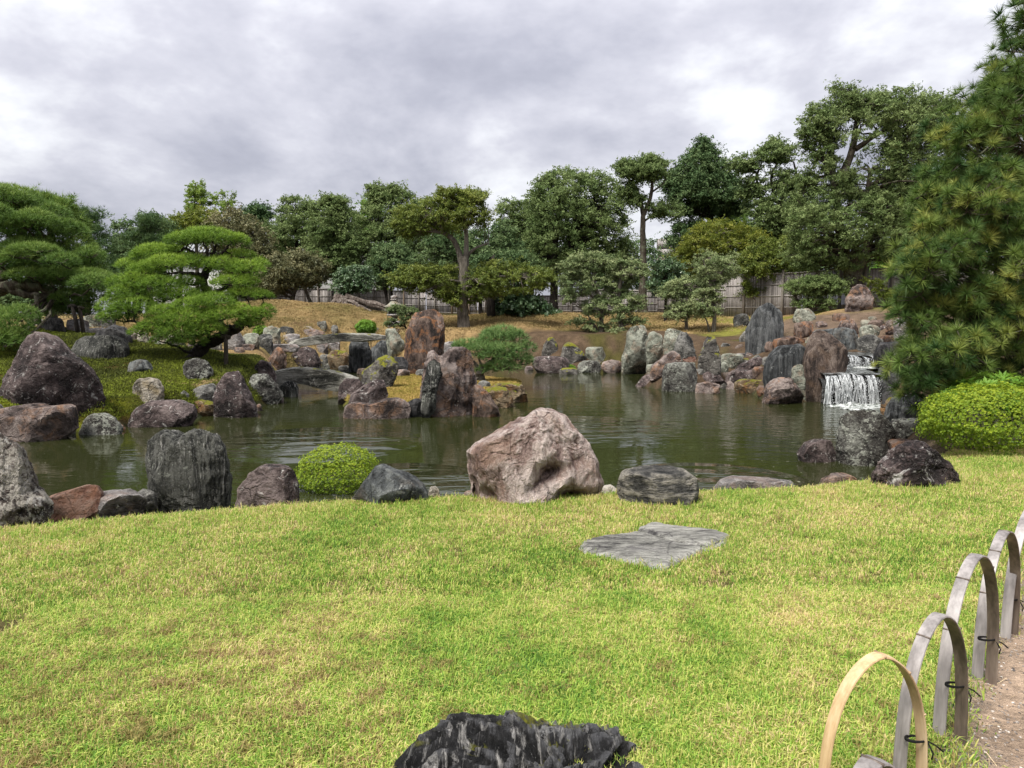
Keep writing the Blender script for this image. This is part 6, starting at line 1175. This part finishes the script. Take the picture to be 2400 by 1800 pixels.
T('evergreen_tree', 'tall oak with a dark leaning trunk, second of the row behind the board fence', 'tree', 54, [(.2, .1, [(830, 728), (800, 650), (790, 590), (785, 520)]), (.14, .06, [(800, 640), (788, 570), (775, 520)])], [([(725, 520), (740, 480), (775, 462), (810, 470), (812, 520), (835, 560), (840, 640), (780, 660), (730, 640)], 170), (ell(780, 480, 30, 18, s=61), 16)], LM['oak'], BK['dark'], .22, 95, .62, .6, tone=(.25, .9))
T('evergreen_tree', 'tree with long upright shoots above the crown, left of the split trunk tree', 'tree', 56, [(.22, .08, [(905, 730), (900, 640), (895, 540), (880, 460)]), (.12, .04, [(895, 560), (920, 490), (940, 450)])], [([(830, 560), (845, 500), (865, 460), (872, 428), (885, 430), (893, 460), (912, 438), (930, 462), (950, 445), (975, 470), (990, 540), (980, 660), (900, 680), (840, 650)], 230), (ell(878, 448, 16, 22, s=62), 12), (ell(925, 455, 18, 18, s=63), 12)], LM['oak'], BK['dark'], .22, 95, .62, .65, tone=(.35, 1.0))
T('evergreen_tree', 'bright yellow green young tree behind the tree with long upright shoots', 'tree', 64, [(.15, .06, [(860, 730), (862, 600), (862, 500)])], [(ell(865, 520, 46, 48, s=71), 60)], LM['bright'], BK['dark'], .24, 70, .6, .8, tone=(.0, .6))
T('evergreen_tree', 'low brownish tree with leaning trunks at the left end of the board fence', 'tree', 50, [(.16, .08, [(678, 722), (688, 690), (700, 660), (705, 640)]), (.14, .07, [(734, 724), (720, 690), (708, 660)]), (.1, .05, [(700, 665), (660, 640), (630, 640)])], [([(600, 640), (640, 600), (700, 590), (760, 610), (775, 650), (730, 670), (690, 665), (650, 695), (605, 690)], 130)], LM['brownish'], BK['brown'], .2, 85, .6, .6, tone=(.1, .8))
T('camellia_tree', 'dark round camellia growing on the dead stump', 'tree', 48, [(.14, .08, [(800, 705), (803, 690), (815, 670)]), (.05, .03, [(800, 700), (795, 680), (800, 660)])], [([(783, 680), (785, 655), (800, 632), (835, 622), (865, 635), (872, 665), (862, 690), (830, 682), (812, 688), (806, 705), (796, 706), (790, 695)], 90)], LM['blue'], BK['dark'], .17, 85, .42, .7, tone=(.1, .9))
T('evergreen_tree', 'thin dark tree with two bare stems between the stump and the lantern', 'tree', 51, [(.13, .07, [(912, 735), (905, 690), (895, 640), (885, 600)]), (.12, .06, [(918, 735), (918, 690), (915, 640)])], [([(850, 620), (880, 580), (940, 575), (985, 600), (990, 650), (930, 665), (880, 660)], 110)], LM['oakd'], BK['dark'], .2, 85, .6, .6, tone=(.3, 1.0))
# feature tree
T('split_trunk_tree', 'layered tree with a thick silver split trunk standing on the bank', 'tree', 37.5, [(.34, .26, [(1088, 782), (1086, 760), (1084, 730), (1084, 690), (1088, 640), (1086, 600)]), (.17, .08, [(1086, 640), (1076, 590), (1062, 560), (1040, 545), (1000, 530)]), (.16, .06, [(1088, 640), (1094, 580), (1092, 530), (1085, 480)]), (.09, .04, [(1094, 600), (1115, 580), (1145, 570)]), (.08, .03, [(1086, 660), (1040, 655), (980, 660)]), (.08, .03, [(1088, 655), (1150, 645), (1220, 650)])],
  [([(920, 500), (960, 480), (1010, 470), (1060, 460), (1120, 470), (1150, 500), (1145, 530), (1080, 545), (1000, 540), (960, 560), (925, 530)], 150), ([(1015, 450), (1040, 440), (1075, 448), (1110, 446), (1138, 452), (1130, 475), (1060, 470)], 40), ([(912, 645), (950, 625), (1010, 620), (1070, 625), (1080, 660), (1060, 705), (1010, 690), (960, 680), (925, 665)], 105), ([(1095, 640), (1150, 615), (1230, 620), (1290, 640), (1300, 665), (1250, 690), (1180, 690), (1120, 700), (1095, 680)], 105), (ell(1080, 700, 40, 16, s=77), 20)],
  LM['olive'], BK['grey'], .13, 120, .42, .42, thick=1.8, tone=(.1, .75), limbs=.8)
T('evergreen_tree', 'dense green tree directly behind the split trunk tree', 'tree', 46, [(.2, .1, [(1160, 745), (1160, 660), (1150, 560)])], [([(990, 560), (1040, 545), (1130, 545), (1190, 520), (1215, 580), (1210, 640), (1100, 650), (1000, 640)], 150), (ell(1190, 600, 40, 50, s=70), 40)], LM['oakd'], BK['dark'], .2, 90, .65, .6, tone=(.2, .9))
T('evergreen_tree', 'sparse leafy tree with light between its branches right of the split trunk tree', 'tree', 50, [(.2, .06, [(1235, 740), (1225, 640), (1205, 540), (1200, 480)])], [([(1160, 510), (1175, 470), (1205, 458), (1235, 470), (1255, 520), (1250, 620), (1180, 620)], 100)], LM['oak'], BK['dark'], .2, 75, .5, .6, tone=(.4, 1.0))
T('evergreen_tree', 'small dark tree with a short black stem beside the split trunk', 'tree', 44, [(.13, .08, [(1127, 733), (1126, 700), (1120, 670)])], [(ell(1125, 668, 36, 26, s=78), 26)], LM['olive'], BK['dark'], .17, 80, .5, .6)
T('evergreen_tree', 'stout black trunked tree behind the golden bank', 'tree', 41.5, [(.26, .2, [(1153, 752), (1150, 720), (1152, 680), (1150, 640), (1160, 600)])], [([(1100, 640), (1120, 600), (1180, 590), (1250, 600), (1270, 640), (1200, 655)], 70)], LM['oakd'], BK['dark'], .18, 90, .55, .6)
T('evergreen_shrub', 'dark drooping evergreen shrub in front of the bamboo fence, middle of the bank', 'bush', 42, [(.07, .04, [(1200, 750), (1200, 710), (1195, 690)]), (.12, .08, [(1215, 748), (1212, 700)])], [([(1165, 750), (1168, 700), (1190, 672), (1230, 680), (1260, 705), (1290, 715), (1310, 742), (1260, 750)], 90)], LM['blue'], BK['dark'], .26, 75, .42, .9, droop=.8, tone=(.1, .7))
T('evergreen_tree', 'large deep green tree in the centre behind the pale small trees', 'tree', 47, [(.3, .14, [(1300, 745), (1298, 660), (1300, 560), (1310, 470)]), (.26, .12, [(1325, 742), (1330, 640), (1345, 520)]), (.12, .05, [(1345, 540), (1395, 490), (1390, 440)]), (.12, .05, [(1305, 540), (1270, 480), (1260, 430)])],
  [([(1245, 470), (1262, 425), (1300, 402), (1345, 400), (1372, 412), (1400, 408), (1440, 425), (1455, 470), (1470, 540), (1480, 620), (1440, 650), (1330, 660), (1260, 650), (1235, 600), (1240, 520)], 380)], LM['oak'], BK['dark'], .19, 95, .6, .6, tone=(.25, .9))
T('evergreen_tree', 'slender tall tree with an umbrella crown and forked bare trunk against the sky', 'tree', 43, [(.24, .13, [(1508, 738), (1506, 680), (1508, 600), (1506, 540), (1508, 500)]), (.13, .05, [(1508, 505), (1500, 460), (1480, 425), (1460, 405)]), (.13, .05, [(1508, 505), (1525, 465), (1530, 425), (1520, 400)]), (.06, .03, [(1528, 450), (1550, 435), (1562, 420)]), (.07, .03, [(1508, 520), (1535, 500), (1560, 505)])],
  [([(1447, 392), (1462, 378), (1490, 380), (1515, 368), (1545, 372), (1562, 385), (1558, 412), (1540, 425), (1510, 420), (1485, 435), (1455, 420)], 105), (ell(1475, 445, 22, 16, s=81), 16), (ell(1555, 495, 40, 20, s=82), 26), (ell(1490, 470, 20, 12, s=83), 10)], LM['oak'], BK['brown'], .17, 90, .45, .6, tone=(.15, .8), limbs=.8)
T('evergreen_tree', 'dense blackish tree with a pointed top right of the umbrella crown', 'tree', 48, [(.3, .14, [(1675, 742), (1672, 640), (1668, 540), (1660, 440), (1648, 350)]), (.16, .07, [(1670, 520), (1710, 500), (1760, 480)]), (.14, .06, [(1665, 500), (1620, 460), (1590, 430)]), (.1, .05, [(1660, 440), (1690, 400), (1720, 380)])],
  [([(1560, 440), (1580, 400), (1600, 380), (1622, 355), (1645, 340), (1665, 345), (1690, 375), (1710, 400), (1740, 440), (1755, 490), (1720, 505), (1640, 500), (1600, 510), (1570, 480)], 300), ([(1632, 360), (1636, 330), (1650, 320), (1662, 335), (1668, 365)], 16), ([(1560, 560), (1590, 520), (1650, 520), (1700, 530), (1690, 590), (1600, 600)], 90)], LM['oakd'], BK['dark'], .2, 95, .62, .6, tone=(.15, .9))
T('pine_tree', 'pine with soft green pads between the fence and the blackish tree', 'pine tree', 52, [(.2, .08, [(1740, 742), (1738, 640), (1730, 560)])], [(ell(1730, 520, 60, 22, s=84), 26), (ell(1760, 550, 60, 22, s=85), 26), (ell(1700, 560, 50, 20, s=86), 20)], LM['pinem'], BK['dark'], .3, 44, .6, .5, spray=SP)
T('evergreen_tree', 'branching tree with ragged clumps left of the giant tree on the right', 'tree', 44, [(.22, .08, [(1850, 742), (1840, 640), (1825, 540), (1835, 460), (1850, 400)]), (.11, .05, [(1835, 470), (1870, 420), (1860, 380)]), (.11, .04, [(1828, 530), (1790, 480), (1770, 420), (1790, 370)]), (.1, .04, [(1835, 500), (1800, 420), (1840, 350)])],
  [([(1768, 372), (1785, 340), (1815, 328), (1845, 335), (1862, 355), (1850, 378), (1800, 385)], 46), (ell(1745, 385, 34, 20, s=91), 24), (ell(1760, 440, 34, 26, s=92), 22), ([(1740, 460), (1800, 420), (1900, 420), (1890, 560), (1760, 570)], 60), ([(1790, 440), (1815, 400), (1850, 395), (1880, 420), (1895, 480), (1880, 550), (1800, 570), (1760, 540)], 130)], LM['oak'], BK['brown'], .18, 85, .45, .6, tone=(.25, .95), limbs=.7)
T('evergreen_tree', 'giant spreading tree with thick forked trunk behind the fence on the right', 'tree', 36.8, [(.50, .36, [(2012, 742), (2008, 700), (2000, 660), (1998, 620), (1990, 600)]), (.26, .14, [(1992, 640), (1972, 560), (1962, 480), (1950, 400), (1945, 330)]), (.24, .10, [(2004, 650), (2030, 590), (2045, 540), (2030, 470), (2040, 400)]), (.20, .09, [(1970, 420), (2000, 350), (2005, 300), (2020, 240)]), (.13, .06, [(2005, 350), (2050, 318), (2100, 290), (2140, 275)]), (.12, .05, [(1955, 420), (1925, 370), (1920, 320)]), (.12, .05, [(1980, 540), (1920, 520), (1870, 470)]), (.12, .06, [(2040, 440), (2090, 400), (2110, 350)])],
  [([(1945, 205), (1975, 200), (2010, 212), (2060, 218), (2110, 212), (2150, 215), (2200, 225), (2240, 240), (2240, 300), (2190, 330), (2100, 320), (2040, 290), (1990, 270), (1955, 260)], 200), ([(1890, 260), (1920, 240), (1955, 262), (1965, 320), (1950, 380), (1900, 370), (1880, 320)], 80), ([(1930, 390), (1960, 370), (2000, 400), (2000, 440), (1950, 450)], 30), ([(2060, 330), (2120, 320), (2180, 340), (2190, 440), (2150, 480), (2080, 460), (2060, 400)], 110),
   ([(1850, 470), (1900, 440), (1980, 450), (2060, 430), (2140, 450), (2190, 500), (2170, 590), (2110, 620), (2040, 600), (2010, 640), (1950, 620), (1880, 640), (1840, 600), (1850, 530)], 380), (ell(1905, 430, 30, 22, s=93), 20), ([(1890, 250), (1960, 225), (2200, 225), (2230, 440), (2150, 480), (1990, 470), (1900, 450), (1880, 350)], 95)], LM['oak'], BK['brown'], .15, 95, .45, .6, tone=(.3, 1.0), limbs=.5)
T('evergreen_tree', 'black trunked tree between the giant tree and the right pine', 'tree', 44, [(.3, .2, [(2115, 735), (2120, 640), (2128, 560), (2130, 480)]), (.12, .06, [(2125, 540), (2170, 500), (2200, 470)])], [([(2060, 480), (2110, 440), (2180, 430), (2240, 450), (2240, 540), (2180, 580), (2090, 560)], 110)], LM['oakd'], BK['dark'], .19, 85, .55, .6)
T('leafy_thicket', 'bright green soft foliage glowing behind the fence near the right pine', 'tree', 50, [(.12, .06, [(2100, 735), (2095, 640), (2095, 590)])], [([(2040, 660), (2050, 600), (2080, 550), (2130, 545), (2190, 580), (2200, 640), (2180, 700), (2080, 680)], 110)], LM['bright'], BK['brown'], .2, 75, .55, .7, tone=(0, .5))
# nearer small trees on the bank
T('small_tree', 'pale sage green small tree with two dark stems, left one on the bank', 'tree', 36, [(.13, .07, [(1408, 778), (1410, 740), (1405, 700), (1390, 660), (1395, 620)]), (.06, .03, [(1400, 775), (1388, 752), (1378, 740)]), (.06, .03, [(1408, 730), (1440, 690), (1450, 640)]), (.06, .03, [(1405, 710), (1360, 670), (1345, 640)]), (.05, .03, [(1395, 640), (1420, 610), (1425, 600)])],
  [([(1315, 620), (1335, 598), (1380, 590), (1420, 592), (1440, 606), (1435, 630), (1370, 640), (1330, 640)], 60), ([(1330, 660), (1360, 645), (1430, 650), (1490, 650), (1480, 690), (1420, 700), (1350, 690)], 60), ([(1310, 650), (1340, 640), (1345, 700), (1330, 720), (1310, 690)], 20), ([(1370, 705), (1440, 700), (1445, 730), (1400, 745), (1360, 735)], 30), (ell(1395, 765, 34, 12, s=95), 12), (ell(1350, 752, 20, 6, s=96), 5)], LM['sage'], BK['grey'], .11, 95, .30, .5, thick=1.0, tone=(.1, .9), limbs=.8)
T('small_tree', 'low sage green tree with a thick knotted stem beside the gourd-shaped rock', 'tree', 35.5, [(.14, .08, [(1462, 790), (1455, 765), (1452, 740), (1450, 700), (1455, 650)]), (.06, .03, [(1455, 740), (1490, 720), (1505, 700)])], [([(1430, 620), (1460, 604), (1500, 610), (1520, 635), (1500, 660), (1440, 650)], 40), ([(1430, 700), (1480, 690), (1510, 700), (1500, 730), (1440, 735)], 34), (ell(1470, 750, 38, 14, s=97), 16), (ell(1445, 775, 16, 10, s=98), 5)], LM['sage'], BK['grey'], .11, 95, .30, .5, thick=.8, tone=(.2, 1.0), limbs=.8)
T('small_tree', 'yellow green small tree with two slim stems right of the gourd-shaped rock', 'tree', 35, [(.09, .05, [(1610, 772), (1608, 745), (1612, 700), (1600, 660)]), (.05, .03, [(1612, 720), (1575, 690), (1560, 680)])], [([(1545, 680), (1570, 660), (1620, 650), (1660, 660), (1650, 690), (1580, 700), (1550, 700)], 55), ([(1555, 725), (1590, 710), (1640, 712), (1640, 740), (1600, 750), (1560, 745)], 40)], LM['sage'], BK['grey'], .11, 95, .30, .5, thick=.8, tone=(.3, 1.0), limbs=.8)
T('small_tree', 'pale lichened small tree with a straight grey stem, left of the tallest slab', 'tree', 34, [(.10, .06, [(1672, 776), (1675, 740), (1674, 700), (1660, 650), (1650, 610)]), (.05, .03, [(1662, 778), (1658, 755), (1650, 740)]), (.04, .02, [(1665, 660), (1700, 630), (1720, 610)])], [([(1620, 610), (1660, 590), (1720, 600), (1735, 640), (1690, 665), (1640, 655)], 60), ([(1630, 680), (1680, 665), (1690, 700), (1680, 735), (1640, 740), (1620, 710)], 50)], LM['sage'], BK['grey'], .11, 90, .30, .5, thick=.8, tone=(.35, 1.0), limbs=.8)
T('camellia_tree', 'dark glossy camellia before the bamboo fence between two pale small trees', 'tree', 39, [(.08, .05, [(1560, 742), (1560, 700), (1562, 660)])], [(ell(1562, 655, 44, 42, s=99), 60)], LM['blue'], BK['dark'], .15, 80, .42, .8, tone=(.1, .8))
T('evergreen_tree', 'olive yellow spreading tree in front of the stone block wall', 'tree', 42.5, [(.15, .08, [(1715, 745), (1712, 700), (1708, 640), (1690, 590), (1670, 550)]), (.08, .04, [(1710, 650), (1760, 600), (1790, 570)]), (.05, .03, [(1700, 600), (1640, 580), (1610, 560)])], [([(1600, 560), (1630, 530), (1680, 515), (1740, 530), (1780, 540), (1810, 580), (1800, 620), (1740, 610), (1700, 630), (1650, 610), (1600, 600)], 190), (ell(1600, 620, 40, 30, s=101), 30)], LM['yellow'], BK['pale'], .14, 100, .45, .5, tone=(.0, .75), limbs=.8)
T('evergreen_tree', 'green leafy tree with several pale bare stems rising behind the tallest slab', 'tree', 40.5, [(.12, .07, [(1795, 745), (1792, 700), (1790, 660), (1775, 610)]), (.09, .05, [(1788, 745), (1795, 680), (1812, 620)]), (.07, .04, [(1812, 740), (1808, 690), (1790, 650)]), (.05, .03, [(1790, 720), (1765, 700), (1755, 670)])], [([(1730, 600), (1790, 560), (1860, 560), (1910, 590), (1910, 650), (1850, 665), (1790, 655), (1740, 650)], 190), (ell(1755, 682, 22, 14, s=102), 8)], LM['olive'], BK['pale'], .14, 95, .42, .55, tone=(.1, .7), limbs=.8)
T('small_tree', 'flat layered green tree at the fence left of the upright red and green rock', 'tree', 35.5, [(.12, .07, [(1895, 742), (1905, 715), (1912, 690), (1905, 660)]), (.08, .04, [(1878, 738), (1868, 700), (1850, 670)]), (.05, .03, [(1902, 730), (1920, 705), (1930, 690)])], [([(1840, 670), (1880, 650), (1950, 645), (1985, 665), (1980, 690), (1900, 690), (1850, 690)], 90), ([(1860, 705), (1920, 695), (1960, 705), (1950, 722), (1880, 722)], 26)], LM['oak'], BK['brown'], .12, 95, .34, .45, thick=1.0, tone=(.3, .95), limbs=.8)
T('small_tree', 'wispy little tree at the fence between the upright rock and the right pine', 'tree', 35.8, [(.06, .03, [(2060, 722), (2072, 700), (2088, 680)]), (.04, .02, [(2055, 720), (2045, 690), (2040, 670)])], [(ell(2085, 690, 30, 14, s=103), 14), (ell(2045, 668, 26, 14, s=104), 10), (ell(2110, 700, 20, 14, s=105), 8)], LM['olive'], BK['brown'], .12, 70, .3, .5, thick=.6)
T('maple_tree', 'small feathery maple in front of the stone lantern', 'tree', 36.5, [(.05, .03, [(952, 782), (950, 765), (945, 745), (935, 730)]), (.04, .02, [(948, 765), (930, 755), (915, 752)]), (.04, .02, [(946, 750), (965, 735), (972, 725)])], [(ell(930, 722, 20, 9, s=111), 12), (ell(965, 728, 16, 10, s=112), 10), (ell(925, 755, 22, 8, s=113), 12), (ell(950, 740, 16, 8, s=114), 8)], LM['sage'], BK['dark'], .10, 70, .22, .35, thick=.4, tone=(.1, .6))
# farther fill behind the fences: separate trees
FILL = [(300, 640, 70, 60, 66, 'oakd', 'broad dark tree far behind the rounded tree'), (560, 610, 60, 70, 68, 'oak', 'shadowed tree behind the grey green tree'), (745, 600, 60, 70, 70, 'oakd', 'dark tree filling the gap between the two oaks'), (985, 590, 60, 70, 66, 'oakd', 'dark tree deep behind the tree with long shoots'), (1060, 590, 60, 80, 60, 'oak', 'leafy tree far behind the split trunk'), (1210, 600, 60, 70, 62, 'oakd', 'shaded tree behind the sparse leafy tree'),
        (1400, 640, 70, 60, 58, 'oakd', 'shaded tree low behind the deep green centre tree'), (1500, 640, 50, 70, 60, 'oakd', 'dark green tree behind the slender trunk'), (1590, 660, 60, 44, 55, 'oak', 'low tree behind the camellia at the fence'), (1680, 640, 70, 60, 58, 'oakd', 'dark tree low behind the olive yellow one'), (1800, 640, 70, 60, 56, 'oakd', 'dark tree low behind the pale bare stems'), (1920, 620, 70, 60, 54, 'oakd', 'dark tree low behind the giant tree'), (2080, 620, 80, 60, 58, 'oakd', 'dark tree behind the bright soft foliage'), (2260, 520, 100, 160, 50, 'oak', 'tree mostly hidden behind the right pine'), (140, 640, 90, 60, 60, 'oakd', 'dark tree behind the long low pine branch'), (650, 560, 40, 50, 72, 'oak', 'pale tree behind the roof ridge'), (1245, 560, 50, 70, 64, 'oak', 'leafy tree between the sparse tree and the deep green centre tree'), (1330, 540, 90, 90, 62, 'oakd', 'dark tree standing straight behind the deep green centre tree'), (810, 540, 60, 60, 64, 'oak', 'leafy tree behind the tall oak with the leaning trunk'), (1020, 520, 50, 60, 62, 'oak', 'tree whose leaves fill the gap left of the split trunk crown'), (1860, 540, 60, 60, 56, 'oakd', 'dark tree behind the branching tree with ragged clumps')]
for i, (cx_, cy_, rx, ry, d_, lm, lb) in enumerate(FILL):
    T('evergreen_tree', lb, 'tree', d_, [(.2, .1, [(cx_, 740), (cx_ + 4, cy_ + ry * .4), (cx_, cy_)])], [(ell(cx_, cy_, rx, ry, s=200 + i), int(rx * ry / 75))], LM[lm], BK['dark'], .30, 70, .95, .65, tone=(.1, .8), limbs=.3)
# hedge plants along the far left behind the big pine
for i, (a_, b_) in enumerate([(20, 700), (90, 712)]): T('shrub', ['shaded shrub behind the long pine branch, nearer the left edge', 'shaded shrub behind the post of the long pine branch'][i], 'bush', 36, [(.06, .04, [(a_, 745), (a_, 720)])], [(ell(a_, b_, 60, 26, s=300 + i), 40)], LM['oakd'], BK['dark'], .2, 70, .5, .7)
# moss cushions on the mound: low lumps of real relief, grass tufts on the far bank are left to the ground material
for o in ROOTS:
    if '_w' in o: del o['_w']
